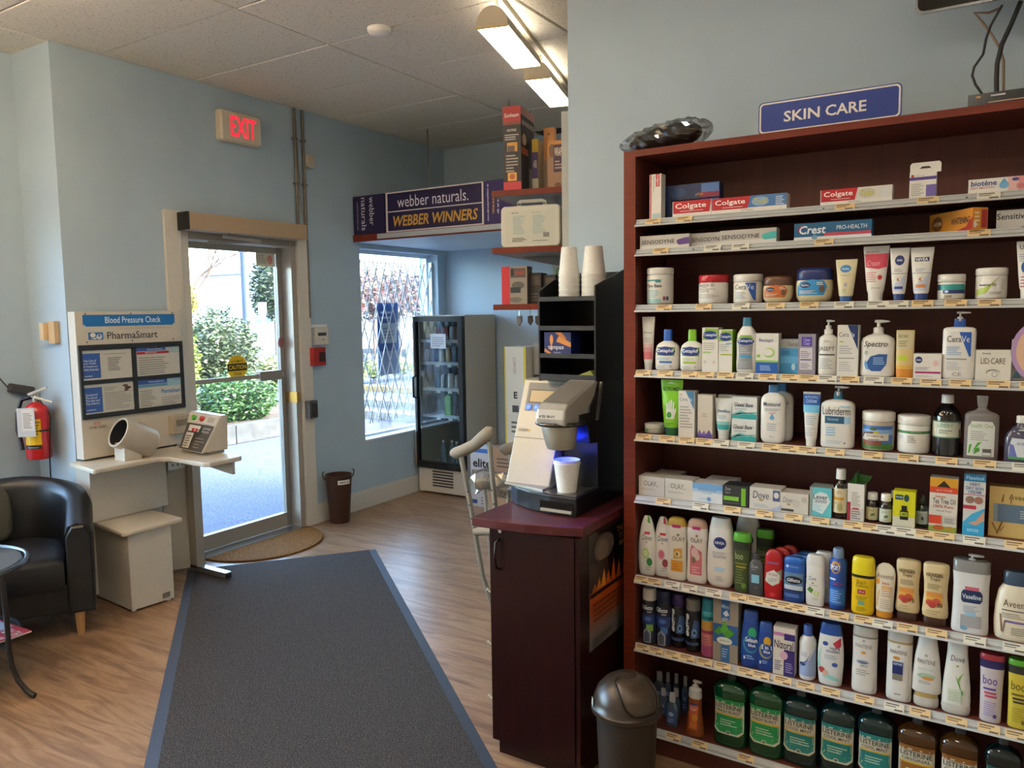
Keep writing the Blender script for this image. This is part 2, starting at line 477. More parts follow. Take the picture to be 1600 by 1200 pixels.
MB().box(0, 0, 0, .05, .085, .135, M('5e5a55', .4, .3)).build('housing', db, bevel=.004)
MB().box(.051, .02, .02, .056, .075, .115, M('3b3936', .4, .4)).build('plate', db)
sw = thing('wall_sensor', 'beige wall box with pale side block left of the kiosk header', 'wall box', (at(84, 510, 'y', YC)[0], YC, 1.53))
MB().box(-.01, -.03, -.03, .06, 0, .10, M('c4a67c', .45)).build('plate', sw, bevel=.005)
MB().box(-.055, -.055, -.01, -.012, -.002, .09, M('d8bd93', .45)).build('side_block', sw, bevel=.005)

# waste basket by the door trim
wb = thing('waste_basket', 'narrow brown metal waste basket with two ear handles by door trim', 'waste basket', (-4.40, 4.385, 0))
wm = M('4a3026', .4, .35, bump=.2)
b = MB().lathe([(0, .075), (.012, .078), (.38, .105), (.384, .108), (.384, .1), (.02, .07)], wm, n=24, c1=True); b.build('body', wb, smooth=.7)
for s in (-1, 1):
    MB().tube([(.052*s, .085*s, .345), (.062*s, .104*s, .37), (.064*s, .11*s, .405), (.056*s, .096*s, .415)], .005, wm).build('handle', wb, smooth=.8)
tg = MB()
decals(tg, [('r', -1, 0, 1, 1, 'e6e3dc'), ('t', 'UMBRELLAS', -.8, .25, .8, .75, '2c2a28', .01)], lambda u, v, e: ((.104+e)*math.cos(-.35+.5*u), (.104+e)*math.sin(-.35+.5*u), .318+.034*v)); tg.build('label_strip', wb)

# ---------------------------------------------------------------- mats
md = Vector((.778, -.628, 0)); mn = Vector((.628, .778, 0))
c0 = Vector((-3.653, 3.974, 0))
mat = thing('floor_mat', 'long charcoal carpet runner with blue-grey rubber edge leading to the door', 'floor mat', c0, math.atan2(md.y, md.x))
CARP = ramp_mat('carpet', ['232221', '403d3c', '6d6967'], scale=(1, 1, 1), nscale=210, detail=3, rough=.95, bump=.5, pos=[.3, .5, .72], spec=.1)
RUB = M('39414f', .55)
LM, WM_ = 3.6, 1.22
MB().box(.02, -WM_+.05, 0, LM-.05, -.05, .009, CARP).build('carpet_field', mat)
b = MB()
pi_, po_ = [(.02, -.05), (LM-.05, -.05), (LM-.05, -WM_+.05), (.02, -WM_+.05)], [(0, 0), (LM, 0), (LM, -WM_), (0, -WM_)]
for i in range(4):
    j = (i+1) % 4
    b.add([(*po_[i], .0005), (*po_[j], .0005), (*pi_[j], .006), (*pi_[i], .006)], [(0, 1, 2, 3)], RUB)
b.build('rubber_edge', mat)
dm = thing('door_mat', 'brown coir half-round mat in front of the glass door', 'door mat', (-4.50, 3.68, 0))
COIR = ramp_mat('coir', ['4d2f16', '774f27', '9a6d39'], nscale=95, detail=4, rough=.95, bump=.6, spec=.1)
MB().prism([(0, -.46)]+[(.43*math.cos(t), .46*math.sin(t)) for t in [-PI/2+PI*i/24 for i in range(25)]]+[(0, .46)], 0, .012, COIR).build('pile', dm, bevel=.004)

# ---------------------------------------------------------------- ceiling fittings
def fixture(loc, rz, label, glow=False):
    t = thing('ceiling_light', label, 'ceiling light', loc, rz, 'fluorescent lights hung from a ceiling track')
    n = 12; L = .655; wd = .08
    prof = [(wd*math.cos(PI*i/n), .095*math.sin(PI*i/n)) for i in range(n+1)]
    sh = M('cbbfa8', .5) if not glow else fillmat  # glow: housing itself emits, an added fill on unseen fixtures
    MB().prism([(p[0], p[1]) for p in prof], 0, L, sh, 'y').build('housing', t, smooth=.6)
    MB().box(-.074, .012, -.004, .074, L-.012, .001, lampmat).build('diffuser', t)
    MB().box(-.077, .0, -.006, .077, .012, .0005, M('e0c070', .4)).box(-.077, L-.012, -.006, .077, L, .0005, M('e0c070', .4)).build('end_lip', t)  # lamp glow at the ends is put into the yellow lip colour
    if not glow: MB().box(-.02, .03, .0955, .02, L-.03, .0985, upmat).build('added_uplight', t)  # emissive strip added on top to brighten the ceiling
    for yy in (.08, L-.08): MB().tube([(0, yy, .09), (0, yy, H-loc[2]-.035)], .009, sh).build('stem', t)
    return t
lampmat = bpy.data.materials.new('lamp_diffuser')
lampmat.use_nodes = True
pb = lampmat.node_tree.nodes['Principled BSDF']
pb.inputs['Emission Color'].default_value = (*LAMPCOL, 1); pb.inputs['Emission Strength'].default_value = LAMP
upmat = lampmat.copy(); upmat.name = 'lamp_added_uplight'  # emission of the added upward strip
upmat.node_tree.nodes['Principled BSDF'].inputs['Emission Strength'].default_value = LAMP*.7
RZ = math.atan2(.1735, .6065)
ax = Vector((-math.sin(RZ), math.cos(RZ), 0))
p1 = Vector((-2.10, 3.195, 3.0))
fillmat = lampmat.copy(); fillmat.name = 'lamp_fill_housing'
fillmat.node_tree.nodes['Principled BSDF'].inputs['Emission Strength'].default_value = LAMP*3.0  # housing emission added to lift the ceiling and door wall
fillmat.node_tree.nodes['Principled BSDF'].inputs['Emission Color'].default_value = (1, .76, .5, 1)
fixture(p1, RZ, 'nearer of two glowing ceiling lights beside the pale blue wall end')
fixture(p1+ax*.868, RZ, 'farther glowing ceiling light partly behind the wall end')
tr = MB().box(-.022, -3.0, -.038, .022, 1.9, -.0125, M('b9ad97', .5)).build('light_track', None, loc=(p1.x, p1.y, H)); tr.rotation_euler = (0, 0, RZ)
tag(tr, 'slim pale ceiling track the two lights hang from', 'light track')
k = 0
for q, n in (((-1.62, 1.2, 2.9), 1), ((-.85, .75, 2.9), 1), ((.35, .85, 2.9), 1), ((-3.1, .95, 2.9), 1), ((-.2, -.5, 2.9), 1), ((-2.9, -.6, 2.9), 1), ((-4.1, .3, 2.9), 1), ((-.5, 4.3, 2.9), 1), ((1.3, .6, 2.9), 1)):  # unseen fixtures added to light shelves, left side and ceiling
    k += 1
    fixture(Vector(q), RZ if k != 3 else PI/2, 'fluorescent ceiling light over the shop floor outside the picture', q[0] < -2.5)
sd = thing('smoke_detector', 'small white dome detector on the ceiling tiles', 'detector', at(593, 50, 'z', H-.03).xy.to_3d()+Vector((0, 0, H-.05)))
MB().lathe([(0, .03), (.01, .055), (.024, .066), (.04, .066)], M('ece8e0', .4), n=20).build('dome', sd, smooth=.7)
ch = MB(); q = at(795, 153, 'z', H)
for i in range(11): 
    z = H-.02-.05*i
    a = (i % 2)*PI/2
    ch.tube([(q.x+.007*math.cos(a)*math.cos(t), q.y+.007*math.sin(a)*math.cos(t), z+.03*math.sin(t)) for t in [2*PI*j/8 for j in range(9)]], .002, STEEL, 5)
ch = ch.build('hanging_chain', None); tag(ch, 'thin metal chain hanging from the ceiling above the tall red box', 'chain')
cv = thing('ceiling_vent', 'dark slatted ceiling vent by the far corner above the shelves', 'vent', (-3.30, 5.95, H-.0125))
MB().box(-.14, -.07, -.004, .14, .07, 0, M('2a2622', .6)).build('backing', cv)
for i in range(5): MB().box(-.13, -.06+.025*i, -.012, .13, -.05+.025*i, -.0045, M('3a342e', .5)).build('slat', cv)
b_ = at(567, 523, 'x', XW+.07)
MB().box(0, .0, b_.z-.05, .03, .04, b_.z+.05, M('6a4a30', .5)).build('lock_box', gr, bevel=.004)
# ---------------------------------------------------------------- blood pressure kiosk
kx = thing('blood_pressure_kiosk', 'beige blood pressure kiosk with header panel, desk, arm cuff and seat', 'kiosk', (XB, YC, 0))
def K(x, y, z): return (x-XB, y-YC, z)
X0, X1 = .012, .085            # panel thickness from the wall
MB().box(X0, .0, .83, X1, .672, 1.682, KIOSK).build('back_panel', kx, bevel=.005)
hd = MB(); fn = flat_x(.0, .672, 1.49, 1.682, X1)
decals(hd, [('r', -.87, .6, .87, .9, '1a6fb5'), ('r', -.83, .55, .83, .61, '1a6fb5'), ('t', 'Blood Pressure Check', -.48, .64, .58, .84, 'e8ecf0', .01),
            ('t', 'Leaders in Blood Pressure Management', -.22, .43, .8, .5, 'a49a8c', 0, .3), ('r', -.79, .15, -.53, .37, '1d66ad'),
            ('e', -.71, .29, .05, .07, 'd8d4ca'), ('e', -.6, .24, .05, .08, 'd8d4ca'), ('e', -.6, .27, .02, .04, '1d66ad'), ('p', ((-.77, .18), (-.66, .16), (-.64, .22)), 'd8d4ca'), ('t', 'PharmaSmart', -.46, .15, .5, .38, '3a3a3c', .005)]
       + [('e', u, v, .014, .025, '4a443c') for u in (-.82, 0, .82) for v in (.08, .93)], fn, False)
hd.build('header_print', kx)
fb = MB(); y0, y1, z0, z1 = .004, .668, 1.062, 1.49
for a, b_, c, d in ((y0, y1, z1-.03, z1), (y0, y1, z0, z0+.028), (y0, y0+.018, z0+.028, z1-.03), (y1-.022, y1, z0+.028, z1-.03), (.322, .35, z0+.028, z1-.03), (y0+.018, .322, 1.262, 1.285), (.35, y1-.022, 1.262, 1.285)):
    fb.box(X1, a, c, X1+.012, b_, d, M('1c1c1e', .4))
fb.build('poster_frame', kx)
PB, PW = '2f559f', 'b9bcbb'
def poster(ya, yb, za, zb, its):
    mb = MB().box(X1, ya, za, X1+.005, yb, zb, M('c3c2ba', .6)); decals(mb, its, flat_x(ya, yb, za, zb, X1+.005), False, rough=.5)
    mb.build('poster', kx)
L4 = [('t', s, -.97, v, u, v+.075, 'd9dee8', .012) for s, v, u in (('Take Care of', .62, -.46), ('your Health', .52, -.48), ('& Happiness', .42, -.42), ('With Exercise', .32, -.38))]
poster(.024, .322, 1.286, 1.458, [('r', -1, .06, -.3, .9, PB)]+L4+[('l', -.95, .12, -.5, .2, 1, 'a8b6d6'), ('l', .0, .28, .6, .76, 8, '77756e'), ('l', -.15, .84, .9, .9, 1, 'a09a90')])
L5 = [('t', s, -.97, v, u, v+.075, 'd9dee8', .012) for s, v, u in (('Cholesterol', .62, -.5), ('The Good', .52, -.52), ('The Bad and', .42, -.42), ('The Inferior', .32, -.42))]
poster(.024, .322, 1.09, 1.26, [('r', -1, .04, -.3, .9, PB)]+L5+[('l', -.95, .12, -.5, .2, 1, 'a8b6d6'), ('l', -.22, .1, .95, .72, 9, '9c9a94'), ('l', -.22, .76, .4, .9, 2, '9c9a94'),
        ('e', .66, .88, .12, .04, '5a3f3a'), ('e', .76, .8, .14, .05, '3d2b2a'), ('e', .7, .72, .1, .04, '5a3f3a')])
poster(.352, .645, 1.286, 1.458, [('r', -1, .88, .35, 1, PB), ('r', .35, .78, 1, 1, '9fb4b8'), ('r', -.97, .77, .5, .86, 'a8253c'), ('t', 'IMPORTANT', -.6, .79, -.05, .84, 'e0d0d0', .01), ('t', 'PharmaSmart', -.5, .91, .2, .97, 'd0d8e6'), ('l', -.9, .06, .95, .7, 8, '8f8d87')])
poster(.352, .645, 1.09, 1.26, [('r', -1, .84, .35, 1, PB), ('r', .35, .72, 1, 1, '8fb4c4'), ('r', -1, .73, .35, .83, '5b8fb0'), ('t', 'PharmaSmart', -.5, .89, .2, .96, 'd0d8e6'), ('l', -.92, .05, -.15, .66, 8, '8f8d87'), ('l', .05, .05, .95, .36, 4, '9c9a94'),
        ('t', 'PharmaSmart', .05, .46, .95, .62, '2f7dbd', .02)])
nt_ = MB(); decals(nt_, [('t', 'NOTICE', -.4, .55, .4, 1, 'c2503a', .02), ('t', 'CUFF MAY SQUEEZE', -1, 0, 1, .4, '6a5a48', .02)], flat_x(.04, .14, 1.0, 1.042, X1), False); nt_.build('notice_print', kx)
br = MB().box(X1, .545, .905, X1+.055, .668, 1.02, M('a89c8a', .45)).build('brochure_holder', kx, bevel=.006)
MB().box(X1+.0555, .565, .955, X1+.058, .65, .995, M('7d7365', .5)).build('slot', br)
# desk: strip along the panel with a wing that carries the console
DZ_ = .818
d_ = [(.02, -.05), (.35, -.1), (.36, -.09), (.35, .30), (.40, .335), (.72, .325), (.755, .345), (.755, .56), (.74, .575), (.02, .62)]
MB().prism(d_, DZ_-.028, DZ_, M('c2b8a6', .4)).build('desk_top', kx, bevel=.008)
MB().box(.025, -.02, .474, .168, .46, DZ_-.028, KIOSK).build('front_panel', kx, bevel=.003)
MB().box(.03, -.005, .03, .10, .46, .50, KIOSK).build('lower_panel', kx)
MB().prism([(.06, .50), (.10, .47), (.16, .62), (.12, .645)], .03, DZ_-.028, M('b5aa98', .45)).build('leg_panel', kx)
MB().box(.172, .06, DZ_-.055, .19, .38, DZ_-.028, M('3a352e', .5)).build('desk_bracket', kx)
MB().prism([(.5, DZ_-.028), (.745, DZ_-.028), (.745, DZ_-.10), (.62, DZ_-.085), (.2, DZ_-.028)], .5, .52, M('a89c8a', .4), 'y').build('wing_bracket', kx)
pk = MB().box(.155, .60, .03, .225, .66, DZ_-.028, M('a79f92', .35, .3)); pk.build('post', kx, bevel=.004)
MB().box(.12, .60, .014, .50, .645, .05, M('a5a3a0', .3, .8)).box(.50, .603, .016, .507, .642, .048, BLACK).build('foot_bar', kx, bevel=.003)
MB().lathe([(0, .014), (.012, .014)], M('d8d4cc'), .47, .623, n=8).build('levelling_foot', kx)
cdm = MB().box(.169, .47, .69, .173, .59, .765, M('d8d4ca', .5)); decals(cdm, [('l', -.8, .62, .8, .85, 2, '7d7a74'), ('e', -.5, .4, .12, .1, '5d5a55'), ('e', .1, .38, .12, .1, '5d5a55'), ('e', .6, .4, .1, .1, '5d5a55')], flat_x(.47, .59, .69, .765, .173), False); cdm.build('instruction_card', kx)
# arm cuff on its block
MB().box(.185, .125, DZ_, .285, .235, .918, M('c0b8aa', .4)).build('cuff_block', kx, bevel=.004)
q0 = Vector((.235, .125, .985)); dirc = Vector((.05, .82, -.42)).normalized(); s1 = dirc.orthogonal().normalized(); s2 = dirc.cross(s1)
def ring(c, r): return [c+(s1*math.cos(2*PI*j/24)+s2*math.sin(2*PI*j/24))*r for j in range(24)]
cf = MB().rings([ring(q0, .078), ring(q0-dirc*.004, .084), ring(q0, .09), ring(q0+dirc*.2, .09), ring(q0+dirc*.215, .08)], M('b8ae9e', .4), False, True)
cf.build('cuff_tube', kx, smooth=.7)
MB().rings([ring(q0+dirc*.002, .078), ring(q0+dirc*.19, .07)], M('15151a', .8), False, True).build('cuff_lining', kx, smooth=.7)
# console
b0 = [Vector((-4.262, 2.90, DZ_)), Vector((-3.975, 2.855, DZ_)), Vector((-3.965, 3.03, DZ_)), Vector((-4.25, 3.05, DZ_))]
b1 = [Vector((-4.265, 2.995, 1.058)), Vector((-3.97, 2.995, 1.046)), Vector((-3.965, 3.04, 1.046)), Vector((-4.25, 3.05, 1.058))]
MB().rings([[p-Vector((XB, YC, -.018)) for p in b0], [p-Vector((XB, YC, 0)) for p in b1]], M('b9ae9c', .4)).build('console_body', kx, bevel=.004)
MB().box(.29, .49, DZ_, .55, .60, DZ_+.018, M('8d867a', .4)).build('console_base', kx)
def face(u, v, e):
    a = b0[0].lerp(b0[1], (u+1)/2)+Vector((0, 0, .018)); c = b1[0].lerp(b1[1], (u+1)/2)
    return a.lerp(c, v)-Vector((XB, YC, 0))+Vector((-.25, -.9, .35)).normalized()*(e+.0005)
cp = MB()
decals(cp, [('r', -.95, .02, .95, .7, '4a453f'), ('r', -.95, .72, .95, .97, 'c9c0b2'), ('e', -.55, .85, .12, .07, '57a63c'), ('e', .0, .85, .12, .07, 'b8342f'), ('r', .35, .78, .8, .92, 'a9a092'),
            ('r', -.7, .5, .1, .66, 'd8d2c6'), ('r', -.45, .5, -.25, .58, 'b82a35'), ('r', -.2, .5, .0, .58, 'b82a35'), ('r', .05, .5, .2, .58, '2f5a3a'), ('t', 'CUFF REST', .3, .58, .85, .64, 'd8d2c6', .01), ('t', 'POSITION', .3, .5, .8, .55, 'd8d2c6', .01),
            ('r', -.75, .06, -.2, .46, 'd2ccc0'), ('l', -.7, .1, -.25, .42, 5, '6a655c'), ('l', .1, .1, .8, .4, 4, '7d776c')], face, False)
cp.build('console_face', kx)
for u, c in ((-.55, '4fae35'), (.0, 'c23a34')):
    f0 = face(u, .85, 0); nn = Vector((-.25, -.9, .35)).normalized(); a1 = nn.orthogonal().normalized(); a2 = nn.cross(a1)
    MB().rings([[f0+nn*h+(a1*math.cos(2*PI*j/14)+a2*math.sin(2*PI*j/14))*.016 for j in range(14)] for h in (0, .014)], M(c, .35)).build('push_button', kx, smooth=.6)
# seat joined to the kiosk
MB().prism([(.035, .02), (.495, -.045), (.515, -.03), (.515, .31), (.5, .325), (.02, .36)], .445, .472, M('c6bcaa', .4)).build('seat_top', kx, bevel=.009)
MB().prism([(.01, .035), (.485, -.005), (.505, .245), (.03, .30)], .012, .445, KIOSK).build('seat_base', kx, bevel=.004)
for p in ((.06, .06), (.46, .02), (.48, .22)): MB().lathe([(0, .014), (.012, .014)], M('d8d4cc'), *p, n=8).build('levelling_foot', kx)
MB().box(.5045, .17, .03, .509, .215, .06, M('8d857a', .4, .4)).build('bracket', kx)

# ---------------------------------------------------------------- tub armchair
LEA = ramp_mat('black_leather', ['0d0e10', '15171a', '1c1e22'], nscale=14, rough=.38, bump=.12)
sf = thing('tub_armchair', 'black leather tub armchair with wooden feet in the corner', 'armchair', (-4.40, 1.985, 0), math.radians(-30))
R1, R0 = .375, .255
def upath(s):        # s 0..1 round the U of the outer shell, in the xy plane; x is forward
    Ls, La = .31, PI*.315; T = 2*Ls+La; t = s*T
    if t < Ls: return (Ls-t, -.315), (-1, 0)
    if t < Ls+La:
        a = (t-Ls)/.315; return (-.315*math.sin(a), -.315*math.cos(a)), (-math.cos(a), math.sin(a))
    return (t-Ls-La, .315), (1, 0)
n = 40; rs = []
for i in range(n+1):
    (x, y), (tx, ty) = upath(i/n); nx, ny = ty, -tx
    hgt = .60 + .16*math.sin(PI*i/n)**1.3
    sec = [(-.055, .13), (-.06, hgt-.06), (-.045, hgt-.015), (0, hgt), (.05, hgt-.015), (.068, hgt-.06), (.06, .13)]
    rs.append([(x-nx*0+ox*(-nx), y+ox*(-ny), z) for ox, z in sec])
MB().rings(rs, LEA).build('shell', sf, smooth=1.0, bevel=.0)
seat = [(.31, -.245), (.33, 0), (.31, .245), (0, .25)]+[(-.24*math.sin(a)*1.0, .25*math.cos(a)) for a in [PI*i/10 for i in range(1, 10)]]+[(0, -.25)]
def sc(p, k, z): return [(x*k+.02*(1-k), y*k, z) for x, y in p]
MB().rings([sc(seat, .97, .26), sc(seat, 1, .30), sc(seat, 1, .39), sc(seat, .96, .42), sc(seat, .8, .435), sc(seat, .3, .44)], LEA).build('seat_cushion', sf, smooth=1.0)
MB().prism([(.29, -.26), (.29, .26), (-.1, .26), (-.1, -.26)], .13, .28, LEA).build('seat_base', sf, bevel=.01)
for y in (-.315, .315):
    MB().rings([[(.305, y-.058, .135), (.305, y+.06, .135), (.305, y+.06, .54), (.305, y+.03, .59), (.305, y-.03, .59), (.305, y-.058, .54)], [(.318, y-.05, .145), (.318, y+.052, .145), (.318, y+.052, .53), (.318, y+.026, .575), (.318, y-.026, .575), (.318, y-.05, .53)]], LEA).build('arm_front', sf, smooth=.5)
for x, y in ((.27, .30), (.27, -.30), (-.22, .2), (-.22, -.2)):
    MB().lathe([(0, .017), (.13, .026)], ramp_mat('beech', ['b98a55', 'c89a64'], scale=(1, 1, .2), nscale=20, rough=.45) if 'beech' not in bpy.data.materials else bpy.data.materials['beech'], x, y, n=14).build('leg', sf, smooth=.7)
pil = MB(); g = []
for i in range(9):
    a = -1+i/4; row = []
    for j in range(16):
        t = 2*PI*j/16; c_, s_ = math.cos(t), math.sin(t)
        e = lambda v: math.copysign(abs(v)**.5, v)
        k = math.sqrt(max(0, 1-a*a*.98))
        row.append((-.13+.06*a-.12*(e(s_)*.5*k), .18*e(c_)*(k**.4), .585+.15*e(s_)*(k**.4)))
    g.append(row)
pil.rings(g, M('3f4038', .9, bump=.3)).build('pillow', None, smooth=1.2)
po_ = bpy.data.objects['pillow']; po_.location = (-4.52, 1.86, 0); po_.rotation_euler = (0, 0, math.radians(-22)); po_.name = 'throw_pillow'
tag(po_, 'dark grey-green throw pillow leaning inside the black armchair', 'pillow')

# ---------------------------------------------------------------- side table with magazines
tb = thing('side_table', 'round smoked glass side table with curved dark metal legs', 'side table', (-3.955, 1.49, 0))
IRON = M('2c2826', .4, .5)
MB().lathe([(.535, .30), (.543, .303), (.549, .30)], M('4b4f52', .08, spec=.8), n=40).build('table_top', tb, smooth=.6)
b = MB(); b.tube([(.325*math.cos(2*PI*i/40), .325*math.sin(2*PI*i/40), .54) for i in range(41)], .014, M('55585a', .25, .8)); b.build('rim', tb, smooth=.9)
for a in (16, 196, 286):
    a = math.radians(a); c_, s_ = math.cos(a), math.sin(a)
    prof = [(.325, .535), (.345, .48), (.35, .35), (.35, .2), (.36, .13), (.39, .07), (.44, .025), (.475, .012)]
    MB().tube([(r*c_, r*s_, z) for r, z in prof], .0115, IRON, 10).build('leg', tb, smooth=.9)
b = MB().lathe([(.205, .27), (.213, .27)], M('4b4f52', .1, spec=.8), n=32); b.build('lower_shelf', tb, smooth=.6)
b = MB(); b.tube([(.275*math.cos(2*PI*i/36), .275*math.sin(2*PI*i/36), .209) for i in range(37)], .009, IRON)
for a in (16, 196, 286):
    a = math.radians(a); b.bar((.27*math.cos(a), .27*math.sin(a), .209), (.345*math.cos(a), .345*math.sin(a), .209), .012, .012, IRON)
b.build('shelf_ring', tb, smooth=.9)
for k, (dx, dy, rz, col, lab) in enumerate(((.105, .105, .12, '8d2030', 'pale catalogue under the red magazine on the low table shelf'), (.115, .12, .04, 'c4354a', 'red and blue covered magazine on the lower shelf of the side table'))):
    mg = thing('magazine', lab, 'magazine', (-3.955+dx, 1.49+dy, .213+.007*k), rz, 'magazines on the side table')
    mb = MB().box(-.145, -.105, 0, .145, .105, .006, M('d8d2c4', .6), top=M(col, .35)); mb.build('pages', mg)
    cv = MB(); decals(cv, [('r', -.9, .05, .1, .95, 'b9c3d8'), ('r', -.9, .4, .1, .55, '3a55a8'), ('r', .2, .1, .9, .5, 'e0aeb8'), ('t', 'HEALTH', .15, .62, .95, .85, 'f0e6e6', .02)], lambda u, v, e: (.145*u, -.105+.21*v, .0062+e), False); cv.build('cover_print', mg)
nb = tag(MB().prism(rrect(-.06, -.035, .06, .035, .01), 0, .004, M('d8d8d4', .5)).build('note_card', None, loc=(-4.06, 1.60, .549)), 'white paper slip on the glass side table', 'paper')

# ---------------------------------------------------------------- fire extinguisher in the corner
e0 = at(60, 717, 'y', 2.31)
fe = thing('fire_extinguisher', 'red fire extinguisher with yellow label hung in the wall corner', 'fire extinguisher', (e0.x, 2.318, e0.z), math.radians(48))
RED = M('b3191c', .3, coat=.3)
Hx = .335
MB().lathe([(0, .05), (.004, .064), (.015, .068), (Hx-.06, .068), (Hx-.025, .055), (Hx-.008, .03), (Hx, .022)], RED, n=28).build('cylinder', fe, smooth=.8)
fn = lambda u, v, e: ((.0685+e)*math.sin(u-.1), -(.0685+e)*math.cos(u-.1), Hx*v)
lb = MB(); decals(lb, [('r', -.75, .25, .62, .72, 'e2b414'), ('r', -.7, .43, .2, .58, 'cfcbc0'), ('r', -.75, .2, .6, .27, '26231f'), ('t', 'FIRE', -.6, .46, .1, .56, '2b2720', .02), ('l', .1, .45, .55, .7, 5, '6a5610'), ('l', -.5, .22, .4, .25, 1, '8d8a80')], fn); lb.build('label', fe)
MB().lathe([(.165, .0695), (.177, .0695)], BLACK, n=28).build('strap', fe, smooth=.6)
MB().lathe([(Hx, .02), (Hx+.03, .02), (Hx+.03, .028), (Hx+.05, .028)], M('a8a296', .3, .8), n=14).build('valve', fe, smooth=.6)
MB().bar((-.03, -.02, Hx+.045), (.07, -.03, Hx+.085), .022, .016, M('d4d2cc', .25, .8), (0, 1, 0)).bar((.0, -.02, Hx+.03), (.095, -.02, Hx-.005), .02, .014, M('d4d2cc', .25, .8), (0, 1, 0)).build('lever', fe, bevel=.002)
MB().tube([(-.02, -.01, Hx+.03), (-.07, -.01, Hx+.015), (-.095, -.01, Hx-.06), (-.1, -.01, Hx-.16), (-.085, -.02, .12), (-.075, -.03, .06)], .012, BLACK).build('hose', fe, smooth=.8)
tgm = MB().box(-.075, -.092, .145, .015, -.09, .31, M('c8ccd4', .5)); decals(tgm, [('r', -.5, .2, .9, .95, 'dcdcdc'), ('l', -.3, .3, .8, .85, 8, '8d8d90')], lambda u, v, e: (-.03+.045*u, -.092-e, .145+.165*v), False); tgm.build('inspection_tag', fe)
MB().tube([(.02, -.01, Hx+.02), (.075, -.02, Hx-.08), (.07, -.03, .15), (.06, -.03, 0), (.05, -.0, -.12)], .004, BLACK).build('tie_cord', fe, smooth=.8)
MB().box(-.03, .066, .08, .03, .086, .3, M('7d2a20', .4, .3)).build('bracket', fe)
hn = at(30, 612, 'x', XL+.03)
ho = MB().bar((0, -.05, .03), (.0, .08, -.005), .05, .045, M('3a3936', .5)).build('dark_holder', None, bevel=.006, loc=(XL+.024, hn.y, hn.z))
tag(ho, 'black plug block on left wall just above the extinguisher', 'plug')
cb = MB().tube([(XL+.006, hn.y-.05, hn.z+.03), (XL+.006, hn.y-.1, hn.z+.1), (XL+.006, hn.y-.2, hn.z+.25), (XL+.006, hn.y-.35, hn.z+.4)], .004, M('4a4a48', .5)).build('wall_cable', None, smooth=.8)
tag(cb, 'thin dark cable climbing the left wall from the plug block', 'cable')

# ---------------------------------------------------------------- drinks fridge
FX0, FX1, FY0, FY1, FZ = -4.50, -3.955, 5.47, 6.0, 1.625
fg = thing('drinks_fridge', 'tall white drinks fridge with black framed glass door', 'fridge', (FX0, FY0, 0))
FW, FD = FX1-FX0, FY1-FY0
WH = M('b9b0a0', .45); 
b = MB().box(0, .06, .0, .025, FD, FZ, WH).box(FW-.03, .05, .0, FW, FD, FZ, WH).box(.025, .06, FZ-.06, FW-.03, FD, FZ, WH).box(.025, FD-.02, .0, FW-.03, FD, FZ-.06, WH).box(.025, .06, .22, FW-.03, FD-.02, .27, WH)
b.build('cabinet', fg, bevel=.003)
MB().box(.025, FD-.024, .27, FW-.03, FD-.021, FZ-.06, M('4a5052', .6)).build('liner', fg)
MB().box(.012, .03, .02, FW-.01, .06, .235, M('cfc9bd', .45)).build('grille_panel', fg)
for i in range(6): MB().box(.17, .024, .075+.026*i, .40, .036, .087+.026*i, M('3a3835', .6)).build('grille_slot', fg)
dd = MB(); z0, z1 = .245, FZ-.01
for a, b_, c, d in ((0, .03, z0, z1), (FW-.045, FW, z0, z1), (.03, FW-.045, z0, z0+.055), (.03, FW-.045, z1-.045, z1)): dd.box(a, 0, c, b_, .05, d, M('17181a', .35))
door = dd.build('door', fg, bevel=.003)
MB().box(.03, .018, z0+.055, FW-.045, .024, z1-.045, glass_mat('fridge_glass', 'eaf0f0', .05)).build('pane', door)
MB().box(0, -.002, z0, .012, .0, z1, ALU).build('edge_strip', door)
MB().tube([(.022, 0, .88), (.022, -.035, .89), (.022, -.035, 1.07), (.022, 0, 1.08)], .011, BLACK).build('handle', door, smooth=.8)
MB().box(FW-.17, -.002, z0+.012, FW-.05, .0, z0+.04, M('3f4348', .3, .6)).build('maker_plate', door)
ppm = MB().box(.19, .014, 1.33, .36, .017, 1.46, M('d5d8de', .6)); decals(ppm, [('l', -.8, .15, .8, .85, 5, '8d93a5')], flat_y(.19, .36, 1.33, 1.46, .014), False); ppm.build('price_sheet', door)
shz = [.275, .72, .965, 1.20, 1.40]
for z in shz[1:]:
    b = MB()
    for i in range(7): b.bar((.03, .09+.055*i, z), (FW-.035, .09+.055*i, z), .006, .006, M('c9ced2', .4, .4))
    b.box(.03, .075, z-.022, FW-.035, .08, z+.006, M('c9ced2', .5)); b.build('shelf', fg)
    for xx in (.2, .33, .44): MB().box(xx, .07, z-.04, xx+.045, .074, z-.008, M('e3e3df', .6)).build('shelf_ticket', fg)
drinks = {}
